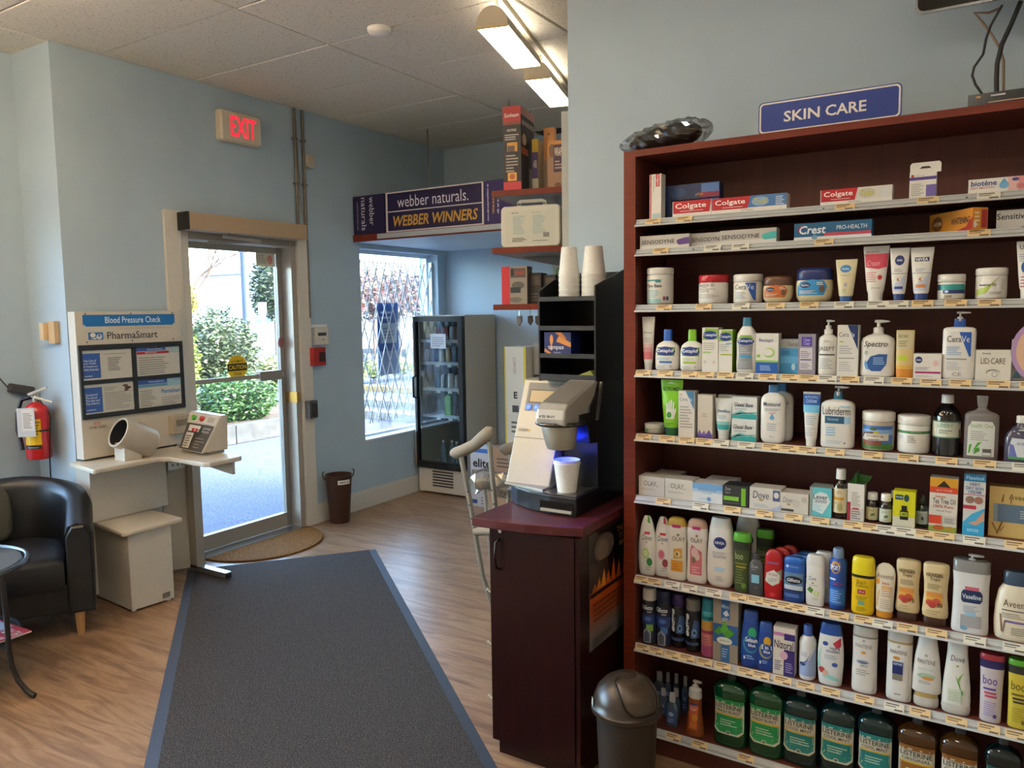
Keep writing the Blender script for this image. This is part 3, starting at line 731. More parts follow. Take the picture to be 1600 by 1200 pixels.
def can(kind, x, y, z, col, h, r):
    key = (kind, col)
    nm = {'can': 'drink_can', 'bottle': 'water_bottle', 'carton': 'drink_carton'}[kind]
    if key not in drinks:
        cols = {'7a2430': 'dark red', '8d8f95': 'silver', '3f5d86': 'blue', 'b9943a': 'gold', '7fb45a': 'pale green', '4c3136': 'maroon', 'd8d2cc': 'white', 'd08f86': 'pink', '9fc3dd': 'clear'}
        t = thing(nm, cols[col]+' '+nm.replace('_', ' ')+' standing behind the glass of the drinks fridge', kind if kind != 'carton' else 'carton', (x, y, z), 0, cols[col]+' '+nm.replace('_', ' ')+'s in the fridge')
        mt = M(col, .3, .3 if kind == 'can' else 0)
        if kind == 'can':
            MB().lathe([(0, r*.8), (.008, r), (h-.012, r), (h, r*.82)], mt, n=12).build('body', t, smooth=.6)
            MB().lathe([(h, r*.82), (h+.002, r*.8)], M('b8b8b4', .3, .8), n=12).build('lid', t)
        elif kind == 'bottle':
            MB().lathe([(0, r*.9), (.01, r), (h*.6, r), (h*.8, r*.5), (h*.9, r*.35)], M(col, .15, trans=.5), n=12).build('body', t, smooth=.6)
            MB().lathe([(h*.9, r*.4), (h, r*.4)], M('dfe3ea'), n=10).build('cap', t)
        else:
            MB().box(-r, -r, 0, r, r, h*.85, mt).build('body', t)
            MB().prism([(-r, h*.85), (r, h*.85), (0, h)], -r, r, mt, 'y').build('gable', t)
        drinks[key] = t
    else: dup(drinks[key], (x, y, z))
for i in range(5): can('can', FX0+.12+.078*i, FY0+.13, shz[4]+.0035, ['4c3136', '7a2430', '7a2430', '8d8f95', '7a2430'][i], .115, .032)
for i in range(6): can('can', FX0+.08+.075*i, FY0+.13, shz[3]+.0035, ['8d8f95', '3f5d86', 'd8d2cc', 'b9943a', '3f5d86', '8d8f95'][i], .13, .03)
for i in range(5): can('can', FX0+.16+.078*i, FY0+.14, shz[2]+.0035, ['3f5d86', '8d8f95', 'd8d2cc', '8d8f95', 'd8d2cc'][i], .13, .031)
can('carton', FX0+.30, FY0+.14, shz[1]+.0035, '7fb45a', .19, .036); can('carton', FX0+.385, FY0+.14, shz[1]+.0035, '4c3136', .19, .033); can('carton', FX0+.46, FY0+.13, shz[1]+.0035, 'd08f86', .12, .03)
for i in range(5): can('bottle', FX0+.17+.075*i, FY0+.2+.03*(i % 2), shz[0]-.005, '9fc3dd', .20, .032)

# ---------------------------------------------------------------- shelf over the window nook with the long banner
ns_ = thing('nook_shelf', 'board shelf with red-brown edge over the window nook', 'shelf', (XB, 4.77, 2.232))
MB().box(.002, .012, .0, 1.6, 1.258, .055, M('b9c6d2', .5)).build('board', ns_)
MB().box(.002, 0, 0, 1.6, .012, .055, CHERRY).build('front_edge', ns_)
MB().box(.27, -.006, .012, 1.6, 0, .05, M('a9b0b2', .5)).build('label_rail', ns_)
for i in range(2): MB().box(.4+1.0*i, .5, .055, .41+1.0*i, .51, H-2.232-.012, STEEL).build('hanger_rod', ns_)
PUR = '20123f'
bn = thing('banner_panel', 'dark purple panel with white and gold lettering on the nook shelf', 'banner', (XB+.36, 4.775, 2.287), 0, 'purple display panels')
x1 = .935
mb = MB().box(0, 0, 0, x1, .03, .31, M('e0d8d0', .5), front=M(PUR, .4)); mb.build('board', bn)
pm = MB(); decals(pm, [('r', -1, .0, -.96, 1, 'd8cec8'), ('r', .975, 0, 1, 1, 'd8cec8'), ('r', -1, .0, 1, .03, 'd8cec8'), ('r', -1, .97, 1, 1, 'd8cec8'), ('r', -1, .5, 1, .525, 'd8cec8'),
    ('t', 'webber naturals.', -.74, .6, .72, .88, 'e6e2ea', -.004), ('t', 'WEBBER WINNERS', -.84, .13, .9, .4, 'c9983a', .02, .2)], flat_y(0, x1, 0, .31, 0), False); pm.build('lettering', bn)
b2 = thing('banner_panel', 'narrow purple panel with lettering turned sideways at the door wall', 'banner', (XB+.01, 4.776, 2.287), 0, 'purple display panels')
MB().box(0, 0, 0, .335, .03, .31, M(PUR, .4)).build('board', b2)
def rot(x0, x1, z0, z1, y):   # text turned a quarter clockwise: runs downwards
    return lambda u, v, e: (x0+(x1-x0)*v, y-e, z1-(z1-z0)*(u+1)/2)
pm = MB()
decals(pm, [('t', 'webber', -.9, .52, .55, .68, 'e6e2ea', -.004), ('t', 'naturals', -.9, .26, .78, .42, 'e6e2ea', -.004), ('t', 'webbernaturals.com', -.7, .12, .75, .17, 'b9b0cc')], rot(0, .335, 0, .31, 0), False); pm.build('lettering', b2)
b3 = thing('banner_panel', 'purple panel with small upright lettering behind the tall red box', 'banner', (XB+1.30, 4.776, 2.287), 0, 'purple display panels')
MB().box(0, 0, 0, .32, .03, .31, M('2c1a55', .4)).build('board', b3)
pm = MB(); decals(pm, [('t', 'at webbernaturals.com', -.85, .78, .85, .83, 'd8d2e2', .01), ('t', 'YOUR ENTRY', -.3, .62, .55, .68, 'c9983a', .02), ('t', 'what to do', -.4, .5, .55, .56, 'd8d2e2', .01)], lambda u, v, e: (.02+.3*(.85-v)/.85*.9, -e, .31*(1-(u+1)/2)), False); pm.build('lettering', b3)

# ---------------------------------------------------------------- boxes behind the crutches
def carton(name, lab, x, y, w_, d_, h_, col, its=(), rz=0, z=0, top=None, side=None):
    t = thing(name, lab, 'box', (x, y, z), rz)
    MB().box(0, 0, 0, w_, d_, h_, M(side or col, .6), front=M(col, .6), top=M(top or col, .6)).build('body', t, bevel=.002)
    if its:
        mb = MB(); decals(mb, its, flat_y(0, w_, 0, h_, 0), False, rough=.55); mb.build('print', t)
    return t
carton('tall_box', 'tall narrow white box with yellow edges right of the fridge', -3.345, 5.2, .2, .2, 1.37, 'c5beb0', [('r', -1, 0, -.86, 1, 'c9b01c'), ('r', .8, 0, 1, 1, 'c9b01c'), ('T', 'COMFORT', -.2, .84, .1, .94, '8d5a6a'), ('r', -.3, .62, .3, .66, '3a3532'), ('t', 'E', -.15, .7, .2, .74, '2a2624', .04), ('l', -.4, .5, .4, .58, 3, '5a544c'), ('T', 'Quality Living', -.35, .2, .25, .46, '3a3532', 0, .3)])
carton('grey_case', 'grey upright case with black straps behind the tall white box', -3.13, 5.3, .22, .25, 1.40, '8f8c88', [('r', -1, .8, 1, .82, '2a2826'), ('r', -.5, .3, -.3, .8, '2a2826'), ('r', .4, .3, .6, .8, '2a2826')])
carton('walker_box', 'white box with blue stripe on the floor beside the fridge', -3.78, 5.32, .26, .2, .50, 'c9ccd2', [('r', -1, .93, 1, 1, '3a6fc0'), ('t', 'elite', -.8, .68, .6, .83, '22252c', .03), ('e', .1, .4, .3, .1, '3f5d9a'), ('e', .1, .5, .12, .05, 'c9a080'), ('r', -.9, .05, -.5, .12, '3a5a9a'), ('l', -.2, .05, .8, .2, 3, '8d8d8d')])
carton('cardboard_box', 'brown cardboard box on the floor behind the crutches', -3.42, 5.05, .36, .12, .36, '9a7a5a', [('t', 'elite', -.7, .5, .0, .75, '3a2f28', .02), ('e', -.3, .85, .15, .08, '4a4a2a'), ('r', .2, .2, .6, .4, '5a4a3a')])
carton('cardboard_box', 'second brown cardboard box stacked above the first behind the crutches', -3.40, 5.05, .34, .12, .22, '93735a', [('l', -.6, .3, .5, .7, 3, '5a4636')], z=.36)

# ---------------------------------------------------------------- crutches
TAN = M('8d8272', .7); AL2 = M('9d968a', .35, .6)
def crutch(lab, x, y, rz, lean):
    t = thing('crutch', lab, 'crutch', (x, y, .003), rz, 'crutches leaning by the cherry cabinet')
    zt = 1.09
    def X(u, z): return (u, lean*z, z)
    pad = [(-.12, zt-.035), (-.10, zt-.038), (-.06, zt-.03), (0, zt-.01), (.05, zt+.02), (.085, zt+.04), (.105, zt+.045)]
    MB().tube([X(a, b_) for a, b_ in pad], [.014, .026, .027, .026, .029, .03, .016], TAN, 12).build('underarm_pad', t, smooth=1)
    for s in (-1, 1):
        MB().tube([X(s*.075, zt-.03+(.03 if s > 0 else -.01)), X(s*.062, .85), X(s*.055, .62), X(s*.05, .5), X(s*.02, .36), X(s*.012, .28)], .0115, AL2).build('upright', t, smooth=.8)
        for z in (.7, .76, .82, .88): MB().tube([X(s*.06-.0, z), (s*.06, lean*z-.014, z)], .004, M('4a453f'), 6).build('pin_hole', t)
    MB().tube([X(-.06, .70), X(.06, .70)], [.019, .019], TAN, 12).build('hand_grip', t, smooth=1)
    MB().tube([X(0, .33), X(0, .03)], .0105, AL2).build('lower_tube', t, smooth=.8)
    MB().lathe([(0, .02), (.03, .018), (.05, .013)], M('5a5148', .8), 0, lean*.02, n=12).build('rubber_tip', t, smooth=.8)
    t.rotation_euler = (0, -.14 if y < 2.8 else -.06, rz)
    return t
crutch('aluminium crutch with tan underarm pad standing free left of the cabinet', -1.77, 2.75, .12, .0)
crutch('aluminium crutch whose pad shows just left of the coffee machine', -1.655, 2.83, .06, .0)
pk = thing('wrapped_crutch', 'plastic wrapped crutch pair behind the aluminium crutches', 'crutch', (-2.02, 3.0, 0), .1)
FILM = glass_mat('plastic_film', 'f0f0ee', .16)
rnd.seed(3)
b = MB(); rs = []
for i in range(9):
    a = i/8; c_ = Vector((-.09+.27*a, 0, .84+.02*math.sin(5*a))); rs.append([c_+Vector((0, .045*math.cos(2*PI*j/10)*(1+.25*rnd.uniform(-1, 1)), .055*math.sin(2*PI*j/10)*(1+.3*rnd.uniform(-1, 1)))) for j in range(10)])
b.rings(rs, FILM).build('plastic_wrap', pk)
MB().tube([(-.07, 0, .83), (.0, 0, .84), (.13, 0, .87)], .028, TAN, 10).build('underarm_pad', pk, smooth=1)
for s in (-.03, .1): MB().tube([(s, 0, .82), (s*.6+.02, 0, .45), (.025, 0, .02)], .0115, AL2).build('upright', pk, smooth=.8)
MB().lathe([(0, .02), (.03, .018), (.05, .013)], M('5a5148', .8), .025, 0, n=12).build('rubber_tip', pk, smooth=.8)
# ---------------------------------------------------------------- shelf unit behind the wall end
go = thing('wall_shelf_unit', 'red-brown shelves on a white upright behind the pale wall end', 'shelf unit', (-1.655, 3.13, 0), math.radians(13))
MB().box(-.034, -.002, 0, -.002, 1.5, 2.53, M('b3b6b0', .5)).build('upright', go, bevel=.002)
MB().box(-.002, -.002, 0, .008, .03, 2.53, M('5a2a28', .4)).build('edge_strip', go)
GZ = [2.205, 1.945, 1.683]
for z in GZ:
    b = MB().box(-.36, .012, z-.026, -.034, 1.5, z, M('9a938c', .5)).box(-.36, 0, z-.026, -.034, .012, z, CHERRY).box(-.372, 0, z-.026, -.36, 1.5, z, CHERRY)
    b.build('shelf', go)
Gm = Matrix.Translation(go.location) @ Matrix.Rotation(math.radians(13), 4, 'Z')
def gbox(name, lab, cat, x0, y0, z, w_, d_, h_, front, its=(), side=None, top=None, sits=(), rz=0):
    t = thing(name, lab, cat, Gm @ Vector((x0, y0, z)), math.radians(13)+rz)
    MB().box(0, 0, 0, w_, d_, h_, M(side or front, .5), front=M(front, .45), top=M(top or side or front, .5)).build('carton', t)
    if its or sits:
        mb = MB(); decals(mb, its, flat_y(0, w_, 0, h_, 0), False)
        decals(mb, sits, flat_x(0, d_, 0, h_, w_), False); mb.build('print', t)
    return t
gbox('heating_pad_box', 'tall black and red box standing on the top shelf behind the wall end', 'box', -.315, .012, GZ[0], .086, .2, .375, '1d1c20',
     [('r', -1, .82, 1, 1, 'a01d24'), ('r', -1, .78, 1, .82, '7d3a2c'), ('r', -1, 0, 1, .1, 'b8303c'), ('t', 'Sunbeam', -.85, .87, .8, .92, 'e6dcd8', .01, .2), ('t', 'HEATING', -.55, .7, .5, .73, 'd8d4cc', .01), ('l', -.8, .6, .8, .68, 3, 'b8b4ac'), ('r', -.55, .46, .6, .57, 'c8903a'), ('r', -.5, .46, .3, .53, '5a4a44'), ('l', -.7, .22, .7, .44, 6, '9a948c'), ('r', -.5, .11, .5, .21, 'd8a04a'), ('e', 0, .16, .3, .035, 'b05a30')],
     side='2a2320', top='a01d24', sits=[('r', -1, .9, 1, 1, 'b88a80'), ('r', -1, .78, 1, .86, '4a3430'), ('t', 'HEATING PAD', -.9, .79, .9, .84, 'd8cfc4', .01), ('e', -.55, .62, .3, .07, 'c79a7d'), ('r', -1, .44, 0, .52, 'b5532f'), ('r', .1, .02, .5, .3, '7d6a5c')])
gbox('carton', 'narrow yellow and purple carton right of the tall black box', 'box', -.205, .10, GZ[0], .03, .12, .24, 'c9a62a', [('r', -1, .25, 1, .75, '4a2a6a'), ('r', -1, 0, 1, .25, 'c9bfa8'), ('t', 'AIR', -.6, .45, .6, .6, 'e6dcc0', .01)], side='b8a27a')
gbox('wrap_pack', 'clear orange pack with hang tab at the back of the top shelf', 'package', -.165, .16, GZ[0], .05, .04, .30, 'c98a4a', [('e', 0, .9, .2, .02, '6a4a2c'), ('r', -1, .0, 1, .5, '9a7d60')])
gbox('wrap_pack', 'brown and orange pack with purple label against the white upright', 'package', -.118, .06, GZ[0], .082, .05, .215, '8d6a4f', [('r', -1, .7, 1, 1, 'b8792c'), ('e', -.5, .8, .35, .14, '6a4a30'), ('r', -.3, .35, .75, .92, '3a1c30'), ('t', 'WRAP', -.2, .68, .65, .86, 'd8c8b0', .02), ('l', -.15, .42, .65, .62, 3, 'a08a80'), ('e', .2, .08, .4, .05, '5d4636')], side='8d6a4f', top='9a7a52')
# first aid case
fa = thing('first_aid_case', 'white first aid case with carry handle on the middle shelf', 'first aid kit', Gm @ Vector((-.335, .02, GZ[1])), math.radians(13))
fa.scale = (.945, 1, 1)
CW = M('c9c6b6', .4)
MB().prism(rrect(0, 0, .30, .188, .022), 0, .055, CW, 'y').build('case_front', fa, bevel=.006)
MB().prism(rrect(.003, .003, .297, .185, .02), .058, .11, CW, 'y').build('case_back', fa, bevel=.004)
b = MB().prism([(.075, .184), (.075, .208), (.09, .219), (.205, .219), (.225, .208), (.225, .184), (.208, .184), (.205, .205), (.095, .205), (.092, .184)], .03, .06, CW, 'y'); b.build('handle', fa)
for x in (.085, .215): MB().lathe([(0, .006), (.004, .006)], M('55534c')).build('handle_pin', fa, loc=(x, .027, .198)).rotation_euler = (PI/2, 0, 0)
lb = MB(); decals(lb, [('r', -.9, .04, .9, .92, 'c3c2b2'), ('t', 'FIRST AID', -.66, .84, -.42, .88, '4a4a44', .01), ('t', 'Kit Contents', .06, .84, .4, .87, '5a5a52'), ('l', -.62, .3, -.15, .8, 14, '93a8aa'), ('l', .1, .3, .6, .8, 14, '93a8aa'), ('r', .48, .2, .7, .32, '7d7c74'), ('l', -.65, .1, -.1, .22, 3, '4f4e48'), ('l', .1, .1, .7, .14, 1, '77766c')], flat_y(.01, .29, .008, .18, 0), False); lb.build('contents_label', fa)
gbox('carton', 'brown and orange carton squeezed between first aid case and white upright', 'box', -.0495, .05, GZ[1], .014, .2, .16, '7a4a3a', [('r', -1, .1, 1, .3, '2a2422'), ('r', -1, .3, 1, .45, 'b05a30')])
gbox('aid_box', 'red and grey first aid box on the lowest shelf behind the wall end', 'box', -.335, .02, GZ[2], .125, .08, .175, '8d8478',
     [('r', -1, 0, -.35, 1, 'c02a35'), ('r', -.3, .7, .9, .95, '5a4a44'), ('r', -.25, .75, -.05, .95, '22252c'), ('t', 'KNEE', .1, .78, .8, .88, 'b03a30', .02), ('e', .3, .5, .5, .1, '5d5750'), ('r', -.3, .3, .5, .45, '2d3038'), ('e', .1, .12, .5, .07, '6a655c')], side='5a4a40', top='a8302f')
for k, (x, w_, h_, c, lab) in enumerate(((-.21, .055, .145, '3f3834', 'dark brown carton just right of the red and grey box'), (-.15, .06, .135, '2a2724', 'black carton second to the right of the red and grey box'), (-.085, .05, .14, '22201f', 'black carton half hidden by the black organizer'))):
    gbox('carton', lab, 'box', x, .06+.02*k, GZ[2], w_, .1, h_, c, [('r', -.7, .6, .8, .9, '5a5048'), ('l', -.7, .1, .7, .4, 3, '6a6258')])
gbox('carton', 'white and green carton with red end lying at the back of the lowest shelf', 'box', -.195, .40, GZ[2], .155, .1, .21, 'b5b8a4', [('e', -.5, .75, .3, .14, '4a8a5a'), ('e', -.5, .75, .2, .09, 'b5b8a4'), ('r', .25, .6, 1, 1, 'c05a4a')])
for k in range(4):
    p = Gm @ Vector((-.26+.045*k, .05+.03*(k % 2), GZ[2]-.026))
    t = thing('hanging_keychain', 'small dark charm hanging under the lowest shelf', 'keychain', p, .3*k, 'charms hanging under the lowest shelf')
    MB().tube([(0, 0, -.0), (0, 0, -.03)], .002, STEEL, 5).build('cord', t)
    MB().prism([(-.012, -.03), (.012, -.028), (.014, -.055), (0, -.075), (-.012, -.06)], -.005, .005, M('4f463c', .5), 'y').build('charm', t)
t = thing('hanging_keychain', 'small green charm hanging left of the black organizer', 'keychain', Gm @ Vector((-.125, .03, GZ[2]-.026)))
MB().tube([(0, 0, 0), (0, 0, -.06)], .002, STEEL, 5).build('cord', t)
MB().prism([(-.01, -.06), (.012, -.06), (.014, -.11), (-.012, -.12)], -.004, .004, M('2f6a3f', .5), 'y').build('charm', t)
for xx in (-.35,):
    MB().prism([(-.034, GZ[1]-.026), (-.33, GZ[1]-.026), (-.034, GZ[1]-.10)], .3, .312, M('77706a', .5), 'y').build('bracket', go)

# ---------------------------------------------------------------- cherry cabinet
CX0, CX1, CY0, CY1, CT = -1.543, -1.178, 2.28, 2.855, .915
cb = thing('cherry_cabinet', 'dark cherry cabinet with single door below the coffee machine', 'cabinet', (CX0, CY0, 0))
cw, cd = CX1-CX0, CY1-CY0
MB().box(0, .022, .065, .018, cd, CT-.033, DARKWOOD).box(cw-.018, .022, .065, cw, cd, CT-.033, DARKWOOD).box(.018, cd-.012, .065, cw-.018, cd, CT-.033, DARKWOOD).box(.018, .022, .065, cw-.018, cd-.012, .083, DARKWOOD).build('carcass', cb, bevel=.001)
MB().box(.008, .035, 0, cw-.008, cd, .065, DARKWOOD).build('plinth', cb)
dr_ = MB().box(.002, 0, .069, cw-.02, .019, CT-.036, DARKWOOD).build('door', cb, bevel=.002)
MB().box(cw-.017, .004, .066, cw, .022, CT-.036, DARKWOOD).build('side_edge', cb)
MB().tube([(.045, 0, .725), (.043, -.022, .735), (.043, -.03, .775), (.043, -.022, .825), (.045, 0, .835)], .0055, M('2a1a16', .3, .5)).build('handle', dr_, smooth=.9)
lk = MB().lathe([(0, .009), (.006, .008)], STEEL, n=12).build('lock', dr_, loc=(.05, -.0005, .866)); lk.rotation_euler = (PI/2, 0, 0)
ct = [(-.045, -.045), (.06, -.045), (.17, -.035), (.27, -.012), (.372, .025), (.372, cd), (-.045, cd)]
MB().prism(ct, CT-.033, CT, ramp_mat('cherry_top', ['451b1d', '522224', '5c2828'], scale=(1, 9, 9), nscale=3, rough=.42, spec=.3)).build('counter_top', cb, bevel=.003)
ps = thing('fire_poster', 'glossy poster with flames and orange fade on the cabinet side', 'poster', (CX1+.0005, CY0, .0))
mb = MB().box(0, .075, .455, .0015, .50, .872, M('6a6664', .35))
fn = flat_x(.075, .50, .455, .872, .0016)
decals(mb, [('r', -1, .46, 1, 1, '17120f'), ('r', -1, .38, 1, .5, 'b04a18'), ('r', -1, .3, 1, .385, 'a84a20'), ('r', -1, .22, 1, .31, '9d553a'), ('r', -1, .16, 1, .23, '86604f'), ('r', -1, .1, 1, .17, '77685f'),
            ('e', -.45, .84, .38, .12, '5d5148'), ('e', -.5, .82, .22, .09, '77675a'), ('r', -1, .52, -.3, .74, '3d2f28'), ('t', 'THE BURN', .05, .9, .7, .95, 'd8a040', .02), ('t', 'IT ALL', .15, .83, .6, .88, 'd8a040', .02), ('t', 'BEGINS', .15, .77, .65, .81, 'd8a040', .02)]
       + [('p', ((u-.1, .5), (u+.1, .5), (u+.03, .5+h)), c) for u, h, c in ((-.85, .07, 'a8481a'), (-.68, .1, 'c8701f'), (-.5, .16, 'd88a28'), (-.32, .12, 'c05a1c'), (-.12, .2, 'b84a1a'), (.1, .15, 'd0601c'), (.32, .22, 'b03c18'), (.55, .16, 'c4561c'), (.8, .2, 'a03a18'))]
       + [('r', -1, .46, 1, .49, '1d1512'), ('l', -.9, .02, -.2, .1, 3, '4a4440'), ('l', .1, .03, .8, .1, 3, '55504a'), ('l', -.9, .24, .7, .42, 4, '7d3414')], fn, False, rough=.3)
mb.build('sheet', ps)
for k, (z) in enumerate((.62, .42, .21)):
    hk = MB().tube([(0, 0, z), (-.018, -.006, z), (-.03, -.006, z+.01), (-.034, -.006, z+.002)], .003, M('d4d2cc', .4), 6).build('wall_hook', None, smooth=.8, loc=(CX0+.0, CY0+.03, 0))
    tag(hk, ['upper small white hook on the left side of the cherry cabinet', 'middle small white hook on the left side of the cherry cabinet', 'lowest small white hook on the left side of the cherry cabinet'][k], 'hook')

# ---------------------------------------------------------------- coffee machine
cm = thing('coffee_machine', 'silver and black single cup coffee machine on the cherry cabinet', 'coffee machine', (0, 0, CT))
z0 = CT
SIL = M('a8a395', .35, .3); SIL2 = M('bdbab2', .33, .45); BLK = M('141416', .28)
def zz_(pts): return [(y, z-z0) for y, z in pts]
base = [(-1.605, 2.56), (-1.585, 2.50), (-1.53, 2.455), (-1.46, 2.425), (-1.36, 2.405), (-1.252, 2.405), (-1.252, 2.82), (-1.605, 2.82)]
MB().prism(base, .0, .07, BLK).build('base', cm, bevel=.004)
MB().box(-1.40, 2.402, .018, -1.265, 2.41, .05, M('050506', .2)).build('drip_drawer', cm)
MB().box(-1.395, 2.396, .012, -1.268, 2.404, .022, M('b9b2a2', .35, .4)).build('drawer_lip', cm)
MB().prism([(2.58, .07), (2.82, .07), (2.82, .465), (2.62, .468), (2.52, .385), (2.50, .33), (2.52, .25), (2.58, .245)], -1.405, -1.252, BLK, 'x').build('body', cm, bevel=.003)
MB().box(-1.395, 2.42, .07, -1.262, 2.575, .074, M('7d7a74', .25, .8)).build('drip_tray', cm)
pn = MB(); pts = [(2.49, .07), (2.645, .462), (2.66, .466), (2.82, .466), (2.82, .07)]
pn.prism(pts, -1.605, -1.412, SIL, 'x'); pn.build('reservoir_panel', cm, bevel=.004)
MB().prism([(-1.605, 2.485), (-1.50, 2.465), (-1.41, 2.44), (-1.41, 2.56), (-1.605, 2.56)], .07, .078, SIL).build('panel_foot', cm)
def pan(u, v, e): return Vector((-1.605+.193*(u+1)/2, 2.49+.155*v, .07+.392*v))+Vector((0, -.93, .367))*e
fp = MB(); decals(fp, [('r', -.99, .44, .99, .448, '6a6458'), ('t', 'K3000', -.82, .5, -.42, .53, '7d7464', .01), ('r', -.4, .5, -.3, .525, 'c9a040'), ('r', -.74, .70, .86, .975, '77726a'), ('r', -.62, .78, .66, .91, '4a463f'), ('r', -.58, .79, .62, .9, 'b39a70'), ('e', .78, .94, .06, .02, 'a49c8c')], pan, False); fp.build('control_print', cm)
for k, u in enumerate((-.56, -.2, .18, .54)):
    f0 = pan(u, .735, .001); nn = Vector((0, -.93, .367)); a1 = Vector((1, 0, 0)); a2 = nn.cross(a1)
    mtb = M('3f6fd8', .4, emit=1.0) if k != 2 else M('4a463f', .4)
    MB().rings([[f0+nn*h+(a1*math.cos(2*PI*j/14)+a2*math.sin(2*PI*j/14))*.0125 for j in range(14)] for h in (0, .004)], mtb).build('button', cm)
    mk = MB(); decals(mk, [('p', ((-.3, .2), (.4, .5), (-.3, .8)), 'e6eaf4')], lambda uu, v, e: f0+nn*(.004+e)+a1*(uu*.009)+a2*((v-.5)*.018), False); mk.build('button_mark', cm)
# brew head
hp = [(2.335, .335), (2.33, .36), (2.337, .392), (2.36, .41), (2.575, .475), (2.60, .475), (2.55, .37), (2.50, .335)]
MB().prism(hp, -1.372, -1.258, SIL2, 'x').build('brew_head', cm, bevel=.008)
tp = MB()
def slope(u, v, e): return Vector((-1.315+.05*u, 2.37+.195*v, .4145+.0595*v+e))
decals(tp, [('r', -1, .0, 1, 1, '77726c')], slope, False); tp.build('head_top', cm)
kt = MB(); decals(kt, [('t', 'KEURIG', -.75, .3, .35, .62, '33312e', .01)], lambda u, v, e: (-1.315+.056*u, 2.3315+.0-e, .345+.045*v), False); kt.build('head_print', cm)
cone = []
for z, r, yy in ((.245, .052, 2.415), (.262, .058, 2.413), (.325, .068, 2.405), (.335, .066, 2.405)):
    cone.append([(-1.318+r*math.cos(2*PI*j/28)*.95, yy+r*math.sin(2*PI*j/28), z) for j in range(28)])
MB().rings(cone, M('a8a496', .33, .4)).build('brew_cup', cm, smooth=.7)
b = MB(); arc = [(-1.318+.083*math.cos(t), 2.415+.085*math.sin(t), .338) for t in [PI*.9+PI*1.2*i/20 for i in range(21)]]
b.tube(arc, .008, M('4f4c48', .15, .8)); b.build('lift_handle', cm, smooth=.9)
MB().box(-1.262, 2.44, .325, -1.2515, 2.53, .365, M('1f221a', .3)).build('hinge_gap', cm)
MB().prism([(2.565, .33), (2.585, .33), (2.625, .47), (2.605, .47)], -1.258, -1.249, M('8d8a84', .25, .7), 'x').build('side_trim', cm)
bl = MB().lathe([(.238, .035), (.2445, .04)], M('2038ff', .4, emit=40.0), -1.33, 2.45, n=16); bl.build('blue_lamp', cm)
# cups
CUPM = ramp_mat('foam_cup', ['d9d6cf', 'e6e4de'], nscale=120, rough=.6)
def cup(name, lab, x, y, z, h, r, up=True, group=None):
    t = thing(name, lab, 'cup', (x, y, z), 0, group)
    pr = [(0, r*.70), (h*.86, r*.95), (h*.865, r*1.0), (h*.925, r*1.0), (h*.93, r*.955), (h*.97, r*.96), (h*.975, r), (h, r*.98)]
    if not up: pr = [(h-a, b_) for a, b_ in pr][::-1]
    b = MB().lathe(pr, CUPM, n=28, c0=up, c1=not up); b.build('cup_body', t, smooth=.6)
    if up:
        MB().lathe([(h-.001, r*.96), (h*.5, r*.83), (.006, r*.67)], M('e3e6ee', .6), n=28, c0=False, c1=True).build('cup_inside', t, smooth=.8)
    return t
cup('foam_cup', 'single white foam cup under the coffee machine spout', -1.328, 2.478, CT+.074, .118, .05)
# organizer on the machine
og = thing('black_organizer', 'black open organizer with shelves standing on top of the coffee machine', 'organizer', (-1.505, 2.585, CT+.466))
ow, od = .238, .27
MB().box(0, .0, 0, .006, od, .345, BLACK).prism([(0, .345), (od, .345), (od, .42), (.12, .39)], 0, .006, BLACK, 'x').build('left_side', og)
MB().prism([(0, 0), (od, 0), (od, .43), (0, .36)], ow, ow+.006, BLACK, 'x').build('right_side', og)
MB().box(.006, od-.008, 0, ow, od, .42, BLACK).build('back_board', og)
SHB = M('2c2c2e', .35)
for z, hh in ((.008, .02), (.095, .012), (.20, .012), (.31, .012)):
    MB().box(.006, .004, z, ow, od-.008, z+.006, BLACK).box(.006, 0, z-.005, ow, .006, z+hh, SHB).build('shelf', og)
k = 0
for (x, y, n_, r, lab) in ((-1.41, 2.66, 5, .041, 'left'), (-1.315, 2.68, 5, .047, 'right')):
    for i in range(n_):
        top = i == n_-1
        cup('foam_cup', ('topmost white foam cup of the '+lab+' upturned stack on the black organizer') if top else ('white foam cup nested low in the '+lab+' upturned stack'), x, y, CT+.466+.316+.0002+.019*i, .118, r, False, None if top else 'foam cups in the '+lab+' stack')
tm = thing('tampon_box', 'dark blue box with orange pattern in the middle organizer slot', 'box', (-1.482, 2.59, CT+.466+.101))
MB().box(0, 0, 0, .115, .08, .086, M('16225a', .4)).build('carton', tm)
mb = MB(); decals(mb, [('p', ((-.1, .6), (1, .35), (1, .55), (.1, .85)), 'c9803a'), ('p', ((-.2, 1), (.5, .7), (.7, .72), (.3, 1)), 'b06a2c'), ('e', -.45, .68, .13, .22, 'd08a50'), ('r', -.52, .2, -.4, .55, 'd08a50'), ('p', ((-1, .15), (-.55, .02), (-.5, .1), (-.95, .3)), 'c9803a'), ('t', 'tampax', -.7, .2, .5, .42, 'd8d4dc', .01), ('l', -.3, .08, .6, .16, 2, '8d92b8')], flat_y(0, .115, 0, .086, 0), False); mb.build('print', tm)
lf_ = thing('tea_sachet', 'crumpled yellow-green sachet in the lowest organizer slot', 'sachet', (-1.325, 2.615, CT+.466+.0142))
b = MB(); b.prism([(-.035, 0), (.04, 0), (.045, .012), (.03, .03), (.01, .022), (-.02, .012)], -.01, .02, M('8d8a3a', .5), 'y'); b.build('wrapper', lf_)

